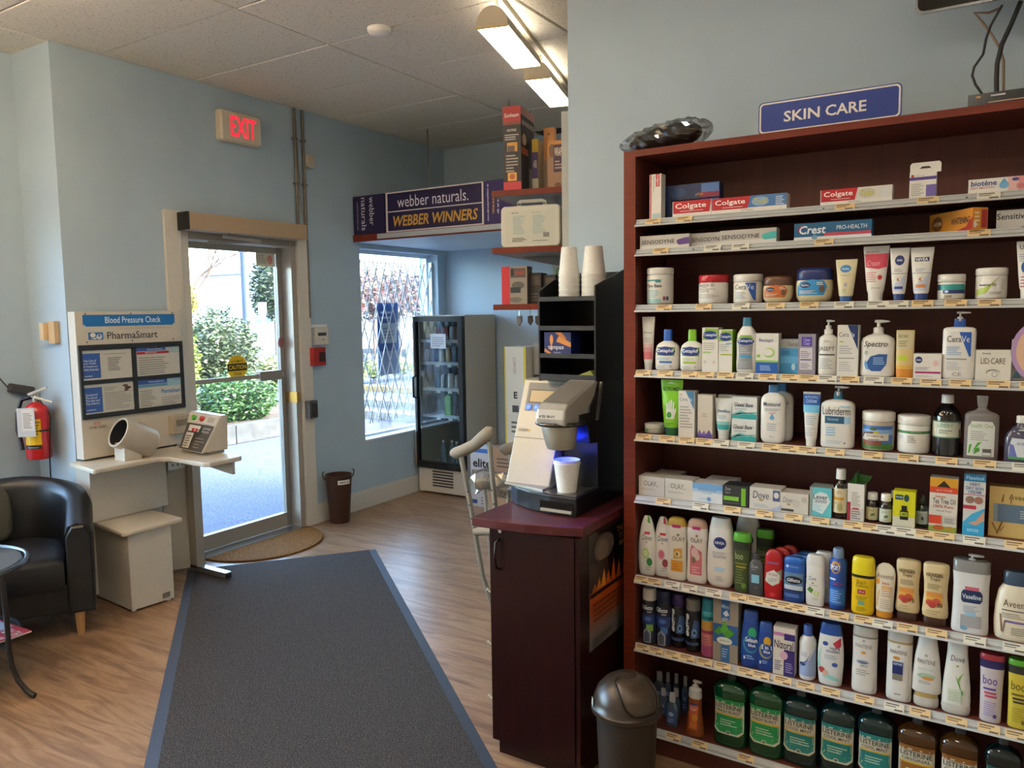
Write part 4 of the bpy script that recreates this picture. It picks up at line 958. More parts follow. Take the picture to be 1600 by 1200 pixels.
# ---------------------------------------------------------------- swing lid bin
bn_ = thing('swing_bin', 'bronze plastic bin with domed swing lid before the shelves', 'bin', (-1.012, 2.30, 0))
BR = M('3a2f26', .32, .2)
MB().lathe([(0, .085), (.01, .09), (.32, .102)], M('2c241d', .45, .05), n=36).build('body', bn_, smooth=.7)
MB().lathe([(.315, .115), (.32, .119), (.332, .119), (.336, .113), (.36, .110), (.39, .099), (.418, .075), (.437, .044), (.444, .0)], BR, n=36, c1=False).build('dome', bn_, smooth=.9)
fl = MB()
nn = 12
def dome(z):
    pr = [(.332, .119), (.336, .113), (.36, .110), (.39, .099), (.418, .075), (.437, .044), (.444, .0)]
    for (a, ra), (c, rc) in zip(pr, pr[1:]):
        if a <= z <= c: return ra+(rc-ra)*(z-a)/(c-a)
    return 0
vs, fs = [], []
FA = math.radians(-34)
for i in range(nn+1):
    v = i/nn; z = .345+.094*v
    for j in range(9):
        s = -1+j/4
        r = dome(z)+.004
        hwid = .075*math.sqrt(max(0, 1-(1-min(1, v*1.6+.15))**2))
        ang = FA+s*min(1.35, hwid/max(r, .02))
        vs.append((r*math.cos(ang), r*math.sin(ang), z+.002))
for i in range(nn):
    for j in range(8): fs.append((i*9+j, i*9+j+1, (i+1)*9+j+1, (i+1)*9+j))
fl.add(vs, fs, M('4a3d30', .35, .2)); f_ = fl.build('swing_flap', bn_, smooth=.9)
sm = f_.modifiers.new('Solidify', 'SOLIDIFY'); sm.thickness = .003; sm.offset = -1
edge = [vs[i*9+8] for i in range(nn+1)][::-1]+[vs[j] for j in range(8, -1, -1)]+[vs[i*9] for i in range(nn+1)]
MB().tube(edge, .0028, M('15110e', .4), 6).build('flap_rim', bn_, smooth=.9)
mb = MB(); decals(mb, [('r', -1, 0, 1, 1, 'd8d2c0')], lambda u, v, e: ((.1155+e)*math.cos(3.75+.1*u), (.1155+e)*math.sin(3.75+.1*u), .334+.03*v), False); mb.build('sticker', bn_)

# ---------------------------------------------------------------- outside
ASPH = ramp_mat('asphalt', ['10131b', '2d3147', '666e8c'], nscale=55, detail=4, rough=.9, bump=.2, nrough=.75, pos=[.3, .5, .7])
CONC = ramp_mat('concrete', ['2a2b2c', '363738', '424344'], nscale=9, rough=.9, bump=.2)
SOIL = ramp_mat('soil', ['231a13', '392b1e', '483929'], nscale=22, rough=1, bump=.4)
struct('ground', MB().box(-60, -30, -.3, -4.75, 70, -.02, ASPH))
struct('ground_bed', MB().box(-13, -4, -.02, -8.5, 8.9, .19, SOIL))
kr = thing('garden_kerb', 'low concrete kerb holding the planting bed outside the door', 'kerb', (-8.5, 0, -.02))
y = -4.0
for i in range(11):
    MB().box(0, y, 0, .15, y+1.16, .24, CONC).build('kerb_stone', kr, bevel=.012); y += 1.17
for k in range(3):
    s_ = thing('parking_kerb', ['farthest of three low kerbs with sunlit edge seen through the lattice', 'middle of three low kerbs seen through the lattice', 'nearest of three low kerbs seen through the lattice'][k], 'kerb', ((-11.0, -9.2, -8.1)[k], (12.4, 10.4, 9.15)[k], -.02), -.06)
    for i in range(3): MB().box(-.7+1.35*i, 0, 0, .62+1.35*i, .16, .12, M(['7a5f2c', '6f6b64', '78746c'][k], .8)).build('kerb_block', s_, bevel=.01)  # yellow of the farthest kerb has the sunlight put into its colour
rnd.seed(11)
def leaves(mb, pts, size, mats, flat=.0):
    for p in pts:
        a = rnd.uniform(0, 2*PI); t = Vector((math.cos(a), math.sin(a), rnd.uniform(-.6, .6))).normalized(); u = t.orthogonal().normalized(); u.rotate(Matrix.Rotation(rnd.uniform(0, PI), 3, t)); s = size*rnd.uniform(.6, 1.3)
        p = Vector(p); mb.add([p-t*s, p+u*s*.4, p+t*s, p-u*s*.4], [(0, 1, 2, 3)], mats[rnd.randrange(len(mats))])
def blob(c, rx, ry, rz_, n):
    out = []
    for i in range(n):
        a = rnd.uniform(0, 2*PI); z = rnd.uniform(-1, 1); q = math.sqrt(1-z*z); k = rnd.uniform(.72, 1)
        lump = 1+.1*math.sin(5*a)+.08*math.sin(7*z*3)
        out.append((c[0]+rx*q*math.cos(a)*k*lump, c[1]+ry*q*math.sin(a)*k*lump, max(.2, c[2]+rz_*z*k*lump)))
    return out
BARK = M('4a3c34', .9, bump=.3)
def bush(name, lab, c, r, n, size, cols, inner, group=None, cat='bush'):
    t = thing(name, lab, cat, (c[0], c[1], -.02 if c[0] < -13 or c[0] > -8.5 or c[1] > 9 else .19), 0, group)
    b = MB(); leaves(b, [(p[0]-t.location.x, p[1]-t.location.y, p[2]-t.location.z) for p in blob(c, *r, n)], size, [M(x, .45, grain=0) for x in cols]); b.build('foliage', t, kind='stuff')
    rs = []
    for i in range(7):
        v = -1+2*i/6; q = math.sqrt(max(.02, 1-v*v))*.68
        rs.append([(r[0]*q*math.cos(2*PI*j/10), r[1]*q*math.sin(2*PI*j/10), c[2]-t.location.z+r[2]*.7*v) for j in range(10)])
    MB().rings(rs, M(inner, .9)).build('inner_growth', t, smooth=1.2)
    MB().tube([(0, 0, 0), (.03, 0, c[2]-t.location.z)], .04, BARK).build('stem', t, smooth=.8)
    return t
G1 = ['1e2917', '29371e', '354124', '404c30', '616a52']
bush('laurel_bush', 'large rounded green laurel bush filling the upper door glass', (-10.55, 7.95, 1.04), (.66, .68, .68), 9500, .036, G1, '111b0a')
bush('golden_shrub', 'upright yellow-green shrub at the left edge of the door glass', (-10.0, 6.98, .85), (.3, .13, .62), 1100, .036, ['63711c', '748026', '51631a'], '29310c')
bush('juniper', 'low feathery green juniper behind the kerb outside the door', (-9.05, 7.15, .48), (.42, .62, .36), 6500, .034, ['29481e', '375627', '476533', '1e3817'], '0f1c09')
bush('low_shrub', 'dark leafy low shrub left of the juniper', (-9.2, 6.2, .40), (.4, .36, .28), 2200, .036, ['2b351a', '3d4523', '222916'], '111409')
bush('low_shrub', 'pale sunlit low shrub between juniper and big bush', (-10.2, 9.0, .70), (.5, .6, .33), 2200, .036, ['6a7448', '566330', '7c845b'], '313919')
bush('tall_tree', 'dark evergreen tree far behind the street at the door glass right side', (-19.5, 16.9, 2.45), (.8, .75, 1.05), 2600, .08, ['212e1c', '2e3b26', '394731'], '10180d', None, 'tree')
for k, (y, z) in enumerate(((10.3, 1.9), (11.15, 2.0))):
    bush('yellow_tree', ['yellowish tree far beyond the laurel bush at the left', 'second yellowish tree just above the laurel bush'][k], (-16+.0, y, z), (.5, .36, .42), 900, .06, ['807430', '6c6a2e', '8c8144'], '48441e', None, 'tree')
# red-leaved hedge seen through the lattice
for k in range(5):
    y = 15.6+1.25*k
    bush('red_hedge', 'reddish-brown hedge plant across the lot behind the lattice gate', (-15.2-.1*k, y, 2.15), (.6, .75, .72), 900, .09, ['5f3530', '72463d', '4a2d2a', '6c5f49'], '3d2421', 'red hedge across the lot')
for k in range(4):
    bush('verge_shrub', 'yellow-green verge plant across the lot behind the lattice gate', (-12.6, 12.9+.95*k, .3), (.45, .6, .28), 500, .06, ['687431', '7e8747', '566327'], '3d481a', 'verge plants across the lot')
# bare tree
rnd.seed(5)
bt = thing('bare_tree', 'leafless spreading tree showing above the laurel bush', 'tree', (-17, 11.9, -.02))
tk, tw = MB(), MB()
def grow(mb, p, d, ln, r, dep):
    n_ = 4; pts = [p]
    for i in range(n_):
        d = (d+Vector((rnd.uniform(-.22, .22), rnd.uniform(-.3, .3), rnd.uniform(-.16, .2)))).normalized(); p = p+d*ln/n_; pts.append(p)
    mb.tube(pts, [r*(1-.5*i/n_) for i in range(n_+1)], BARK, 5)
    if dep:
        for k in range(3 if dep > 2 else 2):
            dd = (d+Vector((rnd.uniform(-.5, .5), rnd.uniform(-.95, .95), rnd.uniform(-.35, .55)))).normalized()
            grow(tw, pts[-1-(k % 2)], dd, ln*rnd.uniform(.62, .82), r*.55, dep-1)
tk.tube([(0, 0, 0), (.05, 0, 1.0), (0, .05, 2.0)], [.14, .11, .09], BARK)
for a in (-1.1, -.5, 0, .45, 1.0): grow(tk, Vector((0, .03, 1.95)), Vector((.1, a, .6)).normalized(), 1.05, .045, 5)
tk.build('trunk', bt, smooth=1); tw.build('branch_work', bt, smooth=1)
bt['kind'] = 'thing'
pl = at(381, 465, 'x', -16)
pole = thing('street_pole', 'blue-grey street pole standing behind the laurel bush', 'pole', (-16, pl.y+.05, -.02))
MB().lathe([(0, .13), (.3, .1), (6.0, .085)], M('233144', .6), n=14).build('shaft', pole, smooth=.7)
MB().lathe([(0, .2), (.1, .18), (.12, .14)], M('233144', .6), n=14).build('foot', pole, smooth=.6)
sg = thing('street_sign', 'white and blue sign on a thin post by the far street', 'sign', (-18, 15.15, -.02))
MB().lathe([(0, .035), (1.95, .035)], M('b8c2cc', .5), n=8).build('post', sg)
MB().box(-.0, -.14, 1.72, .02, .14, 2.02, M('e3e8ea', .5)).build('white_panel', sg)
MB().box(-.0, -.26, 1.42, .02, .26, 1.55, M('2f8fc9', .5)).build('blue_panel', sg)
MB().box(-.0, -.12, 1.56, .02, .12, 1.70, M('3f5568', .5)).build('grey_panel', sg)
# parked van across the lot
vn = thing('parked_van', 'white parked van across the lot behind the lattice gate', 'van', (-18.5, 20.3, -.02), math.radians(118))
WV = M('d5dade', .35)
MB().prism([(-2.2, .35), (2.2, .35), (2.25, .9), (1.7, 1.15), (1.15, 1.85), (-2.1, 1.9), (-2.2, 1.2)], -.9, .9, WV, 'y').build('body', vn, bevel=.05)
for s in (-1, 1):
    MB().prism([(-1.9, 1.2), (1.45, 1.2), (1.05, 1.72), (-1.9, 1.75)], s*.905, s*.915, M('39424d', .15), 'y').build('window', vn)
    for x in (-1.4, 1.4):
        b = MB(); b.rings([[(x+.34*math.cos(2*PI*j/18), s*yy, .34+.34*math.sin(2*PI*j/18)) for j in range(18)] for yy in (.72, .93)], M('1d1e20', .7)); b.build('wheel', vn, smooth=.6)
MB().box(-2.26, -.85, .4, -2.15, .85, .55, M('3a3d40', .5)).build('bumper', vn)
# pale shop building across the street
bd = thing('far_building', 'pale low building across the street behind the red hedge', 'building', (-30, 22, -.02))
MB().box(0, 0, 0, 6, 26, 3.4, M('c9ccce', .7)).build('wall', bd)
MB().box(-.3, -.3, 3.4, 6.3, 26.3, 3.65, M('8d9299', .6)).build('roof', bd)
for i in range(7):
    f = MB().box(6.0, 1+3.6*i, .9, 6.06, 3.2+3.6*i, 2.5, M('e3e6e8', .5)).build('window', bd)
    MB().box(6.06, 1.1+3.6*i, 1.0, 6.07, 3.1+3.6*i, 2.4, M('55677a', .1)).build('pane', f)
# ---------------------------------------------------------------- bookcase
BX0, BX1, BF, BB = -1.138, .44, 2.56, 2.862
bc = thing('display_bookcase', 'tall red-brown bookcase with nine shelves of toiletries against the pale blue wall', 'bookcase', (BX0, BF, 0))
def bl(b, name, mt_kind=None, **k): return b.build(name, bc, **k)
def BXX(b, x0, y0, z0, x1, y1, z1, mt, front=None): b.box(x0-BX0, y0-BF, z0, x1-BX0, y1-BF, z1, mt, front=front); return b
for x in (BX0, BX1-.044): bl(BXX(MB(), x, BF, 0, x+.044, BB, 2.178, INWOOD, CHERRY), 'side_panel', bevel=.001)
bl(BXX(MB(), BX0, BF, 2.178, BX1, BB, 2.2, INWOOD, CHERRY), 'top_panel', bevel=.001)
bl(BXX(MB(), BX0+.044, BB-.008, .03, BX1-.044, BB, 2.178, INWOOD), 'back_panel')
bl(BXX(MB(), BX0+.044, BF+.045, 0, BX1-.044, BF+.06, .062, INWOOD), 'kick_board')
ZS = [1.962, 1.860, 1.666, 1.437, 1.208, .983, .686, .429, .121]
RAIL = M('b4b6b6', .4, .1)
TAGS = ['1008 1056 1304 1432 1526w', '1020 1100w 1143w 1272 1511', '1025 1086 1144w 1197 1249 1303w 1354w 1386w 1424 1475 1527',
 '993 1027 1064 1090 1120 1150w 1185 1219 1248 1277w 1312 1349w 1392 1437 1482 1541 1592', '994 1030 1060 1087 1113w 1152w 1190 1218 1246 1289 1347 1402 1461 1520 1581w',
 '1024 1082w 1131 1180 1225 1266 1317 1345 1368w 1398w 1426 1457 1504w 1569', '991 1010 1038w 1065w 1102w 1140 1167 1190 1212 1232 1259w 1296 1334 1363w 1401 1446 1505w 1566w',
 '993 1013 1038 1061 1088 1116 1152 1175 1209 1244 1283 1335 1381w 1421 1477 1527 1570', '1040 1081 1152']
tagm = {}
for c in ('d9bd8c', 'd6d2c2'):
    b = MB().box(0, -.001, 0, .056, 0, .025, M(c, .6))
    pk_ = '6a4f38' if c[1] == '9' else '55524c'
    decals(b, [('r', -.85, .72, .5, .86, pk_), ('r', -.85, .48, .2, .58, pk_), ('r', .05, .08, .85, .28, pk_)], flat_y(0, .056, 0, .025, -.001), False)
    o = b.build('price_tag'); tagm[c] = o.data; bpy.data.objects.remove(o)
for i, z in enumerate(ZS):
    bl(BXX(MB(), BX0+.044, BF+.012, z-.017, BX1-.044, BB-.008, z, INWOOD, CHERRY), 'shelf', bevel=.001)
    L = BX1-BX0-.088
    prof = [(.012, .0005), (.006, .0005), (.0045, -.003), (.007, -.004), (-.0005, -.0145), (.0025, -.0165), (.0005, -.0185), (-.0085, -.0185), (-.012, -.0245), (.0, -.0245), (.012, -.018)]
    ra = MB().prism(prof, 0, L, RAIL, 'x').build('label_rail', bc, loc=(.044, .0, z))
    for tk_ in TAGS[i].split():
        wt = tk_.endswith('w'); px = int(tk_.rstrip('w'))
        q = z-.03
        # find the x whose sight line at the rail height has this pixel column
        d0, d1 = -1.2, .4
        for _ in range(30):
            xm = (d0+d1)/2; p = Vector((xm, BF-.004, q))-EYE
            if 800+FPX*p.dot(RT)/p.dot(_fw) < px: d0 = xm
            else: d1 = xm
        t_ = link('price_tag', tagm['d6d2c2' if wt else 'd9bd8c'], ra)
        t_.location = (xm-(BX0+.044), -.0082 if not wt else -.0092, -.0205-.001*(rnd.random() > .7))
        t_.rotation_euler = (-.60, 0, 0)
    for xx in (.18, .62, 1.0):
        sc_ = MB().lathe([(0, .003), (.001, .003)], M('6a6862', .4, .5), n=8).build('screw', ra, loc=(xx+.03*(i % 3), -.001, -.011)); sc_.rotation_euler = (PI/2-.6, 0, 0)

# ---------------------------------------------------------------- goods on the shelves
ORD = ['first', 'second', 'third', 'fourth', 'fifth', 'sixth', 'seventh', 'eighth', 'ninth']
YDEF = BF+.017
cur = 0
def place(L, R, T, B, y):
    zs = ZS[cur]
    if y is None:
        y = YDEF
        if cur >= 5:
            y = min(max(at((L+R)/2, B, 'z', zs).y, YDEF), YDEF+.12)
    pm_ = (T+B)/2
    x0, x1 = at(L, pm_, 'y', y).x, at(R, pm_, 'y', y).x
    h = at((L+R)/2, T, 'y', y).z-zs
    nxt = ZS[cur-1]-.026 if cur else 2.17
    return x0, x1, y, zs, min(h, nxt-zs-.001)
def grp(): return 'goods on the '+ORD[cur]+' bookcase shelf'
def box(L, R, T, B, lab, name, cat, front, decs=(), d=.05, side=None, top=None, y=None, rz=0., dz=0.):
    x0, x1, y, z, h = place(L, R, T, B, y)
    w_ = x1-x0
    t = thing(name, lab, cat, ((x0+x1)/2, y, z+dz), rz, grp())
    MB().box(-w_/2, 0, 0, w_/2, d, h-dz, M(side or front, .45), front=M(front, .4), top=M(top or side or front, .45)).build('carton', t)
    if decs:
        mb = MB(); decals(mb, decs, flat_y(-w_/2, w_/2, 0, h-dz, 0), False); mb.build('label_print', t)
    return t
def spow(v, p): return math.copysign(abs(v)**p, v)
def ves(L, R, T, B, lab, name, cat, parts, decs=(), d=.6, n=2.4, y=None, pump=None, seg=26, lift=0.):
    """vessel: parts = [(part name, colour or material, [(v, f) or (v, f, fd)])], first one is the body"""
    x0, x1, y, z, h = place(L, R, T, B, y)
    hw = (x1-x0)/2; hd = hw*d
    t = thing(name, lab, cat, ((x0+x1)/2, y+hd, z), 0, grp())
    for nm, c, prof in parts:
        mt = c if not isinstance(c, str) else M(c, .32)
        b = MB(); rs = []
        for p in prof:
            v, f = p[0], p[1]; fd = p[2] if len(p) > 2 else f; nn = p[3] if len(p) > 3 else n
            rs.append([(hw*f*spow(math.cos(2*PI*j/seg), 2/nn), hd*fd*spow(math.sin(2*PI*j/seg), 2/nn), h*v) for j in range(seg)])
        b.rings(rs, mt).build(nm, t, smooth=.75)
    body = parts[0][2]
    def surf(u, v, e):
        a = body[0]; bq = body[-1]
        for p, q in zip(body, body[1:]):
            if p[0] <= v <= q[0]: a, bq = p, q; break
        k = 0 if bq[0] == a[0] else min(1, max(0, (v-a[0])/(bq[0]-a[0])))
        g = lambda i, df: (a[i] if len(a) > i else df(a))+((bq[i] if len(bq) > i else df(bq))-(a[i] if len(a) > i else df(a)))*k
        f = g(1, lambda s: s[1]); fd = g(2, lambda s: s[1]); nn = g(3, lambda s: n)
        r = min(.98, abs(u)/max(f, .01))
        return (hw*u, -hd*fd*(1-r**nn)**(1/nn)-e-lift, h*v)
    if decs:
        mb = MB(); decals(mb, decs, surf); mb.build('label_print', t)
    if pump:
        c, v0, cw_ = pump; b = MB(); mt = M(c, .4); H_ = h*(1-v0); z0_ = h*v0
        b.lathe([(z0_, hw*cw_), (z0_+H_*.40, hw*cw_), (z0_+H_*.46, hw*cw_*.55), (z0_+H_*.5, hw*cw_*.35), (z0_+H_*.8, hw*cw_*.35)], mt, n=14)
        b.prism([(-hw*.22, z0_+H_*.8), (hw*.22, z0_+H_*.78), (hw*.62, z0_+H_*.84), (hw*.6, z0_+H_*.93), (hw*.2, h), (-hw*.2, h)], -hw*.16, hw*.16, mt, 'y')
        b.build('pump', t, smooth=.5)
    return t
def back(root, dx, dy, lab, dz=0.): return dup(root, root.location+Vector((dx, dy, dz)), lab)

W, CRM, SILV = 'd9d6cf', 'd6cba8', '9d9b97'
def cap(v0, f, v1=1., c=W, name='cap', fd=None):
    g = (lambda q: (q, fd*q/f)) if fd else (lambda q: (q,))
    return (name, c, [(v0, *g(f)), (v0+(v1-v0)*.06, *g(f*1.02)), (v0+(v1-v0)*.9, *g(f*.98)), (v1, *g(f*.85))])
JAR = [(0, .86), (.03, .95), (.07, .98), (.68, .98), (.72, .93), (.76, .9)]
def jar(*a, lid=W, body=W, decs=(), lv=.74, **k):
    return ves(*a, [('body', body, [(0, .86), (.03, .95), (.07, .98), (lv-.04, .98), (lv-.01, .93), (lv, .9)]), ('lid', lid, [(lv, .97), (lv+.02, 1), (.96, 1), (.985, .97), (1, .9)])], decs, d=1., n=2, **k)
def tube(*a, body=W, capc='24407f', decs=(), cv=.13, **k):
    return ves(*a, [('body', body, [(cv, .6, 1.0), (cv+.03, .66, 1), (.45, .8, .75), (.75, .92, .4), (.93, 1, .14), (1, 1, .1)]), ('cap', capc, [(0, .54, .9), (cv, .58, .95)])], decs, d=.55, n=2.2, **k)
BOT = [(0, .86), (.02, .95), (.06, 1), (.55, 1), (.72, .98), (.8, .86), (.845, .5), (.86, .36)]

cur = 0
box(1015, 1033, 272, 341, 'upright slim white and red toothpaste carton at the left end of the first shelf', 'toothpaste_box', 'toothpaste', W, [('r', -.9, 0, -.7, 1, 'b4303a'), ('r', .1, .72, .75, 1, 'b4212c'), ('T', 'Colgate', .22, .74, .65, .98, 'e6dcdc', .01), ('T', 'Sensitive', -.4, .6, .0, .96, '9aa0a8'), ('r', -.5, 0, .9, .12, 'a9bfc4')], d=.04)
dk = [('r', .35, .35, .98, .95, '4a6ea8'), ('r', .3, .12, 1, .42, '7d2440'), ('t', 'plus', .15, .2, .42, .45, 'b08a2c'), ('e', -.5, .5, .3, .3, '25406f')]
box(1039, 1124, 311, 341, 'dark blue toothpaste carton under another at the back of the first shelf', 'toothpaste_box', 'toothpaste', '1c2c50', dk, y=YDEF+.055, d=.045)
box(1039, 1124, 287, 341, 'dark blue toothpaste carton lying topmost at the back of the first shelf', 'toothpaste_box', 'toothpaste', '1f3159', dk, y=YDEF+.055, d=.045, dz=.061)
def colg(L, R, T, B, lab, base, tot, **k):
    q = [('r', -1, 0, 1, .25, W), ('p', ((-.97, .22), (.92, .22), (1, 1), (-.97, 1)), 'b01824'), ('t', 'Colgate', -.85, .42, .75, .85, 'eee6e2', .012), ('r', -.6, .34, .6, .37, 'e0d0d0')] if tot is None else \
        [('r', -1, 0, 1, .25, W), ('p', ((-.98, .22), (-.02, .22), (.06, 1), (-.98, 1)), 'b01824'), ('t', 'Colgate', -.9, .44, -.08, .86, 'eee6e2', .012), ('r', -.7, .34, -.15, .37, 'e0d0d0'), ('e', .32, .6, .23, .3, tot), ('t', 'Total', .14, .42, .5, .82, 'b8b43c', .01, .2), ('l', .72, .3, .95, .9, 5, 'c5d2de'), ('t', 'WHITENING', -.2, .06, .15, .16, '5d6a8a')]
    return box(L, R, T, B, lab, 'toothpaste_box', 'toothpaste', base, q, d=.045, side=W, **k)
colg(1051, 1111, 313, 338, 'short red and white toothpaste carton in front of the dark blue ones', W, None)
colg(1112, 1229, 306, 331, 'red and blue toothpaste carton right of the short red and white one', '4573a9', '7fa2c8', y=YDEF-.006)
colg(1282, 1394, 293, 320, 'red and white toothpaste carton alone in the middle of the first shelf', 'cfcdc6', 'bdbcae')
t = box(1421, 1463, 269, 309, 'upright white and purple carton with hang tab on the first shelf', 'carton', 'carton', W, [('e', -.78, .87, .12, .06, 'b83a34'), ('r', -1, .7, 1, .82, '4a3a86'), ('r', .25, .05, 1, .5, '6a5a9e'), ('l', -.85, .1, .1, .6, 7, 'a5a39c'), ('t', 'SETTLE', -.55, .85, .1, .9, '8d8a86')], d=.03)
MB().prism([(-.035, 0), (.045, 0), (.045, .024), (.04, .03), (-.03, .03), (-.035, .024)], .012, .014, M(W), 'y').prism([(-.01, .012), (.02, .012), (.014, .018), (-.004, .018)], .0105, .0115, M('2a201c'), 'y').build('hang_tab', t, loc=(0, 0, at(1442, 269, 'y', YDEF).z-ZS[0]))
box(1513, 1640, 276, 305, 'white and pink toothpaste carton with water drop at the right end of the first shelf', 'toothpaste_box', 'toothpaste', W, [('r', .2, 0, 1, 1, 'd08a86'), ('r', 0, 0, .25, 1, 'd9b0ac'), ('t', 'biotène', -.93, .5, -.28, .88, '2c3f86', .015), ('t', 'DRY MOUTH', -.93, .3, -.35, .42, 'c04a58', .01), ('p', ((-.1, .95), (-.22, .5), (-.1, .22), (.02, .5)), '5a9ac4'), ('e', -.1, .42, .12, .2, '6aa6cc'), ('e', .18, .8, .09, .12, '4a4a8a'), ('l', .2, .2, .75, .5, 3, 'a8545c')], d=.05)

cur = 1
def sens(L, R, T, B, lab, c, **k):
    return box(L, R, T, B, lab, 'toothpaste_box', 'toothpaste', 'b5b2ac', [('r', -1, 0, 1, .25, 'c9c7c2'), ('t', 'SENSODYNE', -.93, .36, .42, .66, '2c3038', .004), ('p', ((.5, .35), (.75, .7), (1, .75), (1, .25), (.6, .2)), c), ('e', .72, .48, .22, .18, c)], d=.045, **k)
sens(1000, 1077, 367, 388, 'grey toothpaste carton with purple end at the left of the second shelf', '5a3a7a')
sens(1078, 1150, 363, 386, 'plain grey toothpaste carton half hidden behind its teal neighbour', '9c9a96', y=YDEF+.02)
sens(1125, 1213, 358, 383, 'grey toothpaste carton with teal end on the second shelf', '3fa8a8', y=YDEF-.008)
box(1241, 1362, 346, 372, 'teal blue toothpaste carton with red swoosh in the middle of the second shelf', 'toothpaste_box', 'toothpaste', '175a84', [('r', -1, 0, 1, .18, 'd3d6da'), ('r', -.2, .2, .98, .36, 'b8394a'), ('t', 'Crest', -.86, .34, -.16, .84, 'd5dfe8', .02, .15), ('e', -.8, .62, .09, .22, 'b02a3a'), ('e', -.76, .6, .06, .12, '175a84'), ('t', 'PRO-HEALTH', .12, .52, .88, .76, 'cfdae4', .004), ('e', -.45, .14, .08, .14, '6a93b4')], d=.045)
t = box(1470, 1556, 326, 359, 'orange toothpaste carton turned with its end to the front of the second shelf', 'toothpaste_box', 'toothpaste', 'c98a2c', d=.05, y=YDEF+.0)
bpy.data.objects.remove(t.children[0])
a = at(1545, 355, 'y', YDEF+.03); hh = .062
t.location = (a.x-.003, YDEF+.002, ZS[1]); t.rotation_euler = (0, 0, math.radians(38))
OR = 'c9852c'
MB().box(-.045, 0, 0, 0, .19, hh, M(OR, .4)).build('carton', t)
mb = MB(); decals(mb, [('r', -1, 0, -.2, 1, 'd0892c'), ('r', .15, .1, .9, .9, 'a52f2a'), ('l', -.8, .2, .0, .9, 4, 'e0c89a'), ('e', -.7, .25, .2, .15, 'e6d8c8')], flat_y(-.045, 0, 0, hh, 0), False)
decals(mb, [('t', 'WHITENING', .05, .35, .9, .65, '3d3630', .02), ('p', ((.2, .02), (1, .02), (1, .6), (.7, .1)), 'a52f2a'), ('e', -.6, .5, .25, .35, '7d4a20'), ('t', 'ARM', -.8, .4, -.4, .6, 'e6d0a0', .02)], lambda u, v, e: (-.045-e, .19*(1-(u+1)/2), hh*v), False); mb.build('label_print', t)
box(1557, 1650, 326, 354, 'white toothpaste carton with dark blue corner at the right end of the second shelf', 'toothpaste_box', 'toothpaste', 'c5c3be', [('t', 'Sensitive', -.98, .5, .1, .82, '22242a', .01), ('p', ((-.4, 0), (1, 0), (1, .5), (.1, .15)), '23366f'), ('r', .2, .55, .5, .8, '22242a')], d=.045, y=YDEF+.02)

cur = 2
jar(1004, 1044, 418, 475, 'tall white tub with teal label at the left end of the third shelf', 'cream_jar', 'tub', decs=[('r', -.85, .0, -.84, .01, W), ('r', -.75, .64, .4, .68, '3f8f96'), ('r', .0, .6, .4, .68, '3f8f96'), ('t', 'Taro Base', -.75, .47, .45, .56, '3c4448', .02), ('r', -.75, .06, .4, .16, '8fbcbc'), ('l', -.7, .2, .35, .42, 4, '93b4b4'), ('r', .55, .12, .68, .22, '8a3a44'), ('r', .72, .12, .85, .22, '2f3f6a')], lv=.82)
jar(1085, 1131, 429, 474, 'white jar with bright red lid on the third shelf', 'cream_jar', 'jar', lid='b01a26', decs=[('t', 'Eucerin', -.78, .6, .0, .7, '44403e', .005, .15), ('r', -.5, .56, -.15, .575, 'b0303a'), ('e', .22, .64, .14, .07, 'b0aca6'), ('r', -.95, .5, .4, .515, '77726c'), ('t', 'CREME', -.7, .4, .0, .47, '77726c'), ('l', -.9, .2, .8, .36, 3, 'a5a19a')])
jar(1140, 1186, 428, 472, 'white jar with blue triangle label on the third shelf', 'cream_jar', 'jar', decs=[('p', ((.05, .7), (.72, .7), (.72, .1), (.6, .1)), '2456ac'), ('t', 'Cera', -0.7, 0.47, 0.131, 0.65, '4a4f55', .0), ('t', 'Ve', 0.151, 0.47, 0.6, 0.65, 'dde3ea', .0), ('l', -.65, .16, .2, .42, 5, '9aa0a5')])
def petj(L, R, T, B, lab, lid, lb, **k):
    return ves(L, R, T, B, lab, 'petroleum_jar', 'jar', [('body', 'c9bf9a', [(0, .7), (.03, .82), (.15, .96), (.35, 1), (.55, 1), (.64, .97)]), ('lid', lid, [(.63, .93), (.66, .96), (.86, .95), (.95, .9), (1, .75)])],
        [('p', ((-.8, .2), (.6, .2), (.7, .3), (.78, .45), (.62, .62), (-.0, .66), (-.66, .6), (-.82, .44)), lb), ('e', -.38, .5, .3, .08, '16204a'), ('t', 'Vaseline', -.6, .465, -.16, .53, 'd0d4dc', .01), ('l', -.7, .25, .3, .36, 3, 'd8c8b4'), ('e', .52, .38, .14, .1, '6a5040'), ('l', .25, .5, .68, .6, 2, 'd8d0c4')], d=.75, n=2.6, **k)
petj(1189, 1235, 431, 472, 'small brown-lidded jar with orange label on the third shelf', '5f4030', 'b8622c')
petj(1240, 1298, 418, 472, 'large cream jar with dark blue lid and blue label on the third shelf', '1d2d66', '2d86c0')
tube(1304, 1338, 405, 470, 'cream coloured tube on blue cap on the third shelf', 'cream_tube', 'tube', body='d3c9a4', capc='27508f', decs=[('e', -.05, .78, .5, .09, '2d78b4'), ('t', 'Vaseline', -.4, .75, .3, .81, 'd0dce6', .01), ('t', 'intensive', -.45, .6, .4, .65, '8d9ab0'), ('e', 0, .4, .15, .05, 'a5a0b4'), ('l', -.25, .22, .25, .32, 3, 'b0a890')])
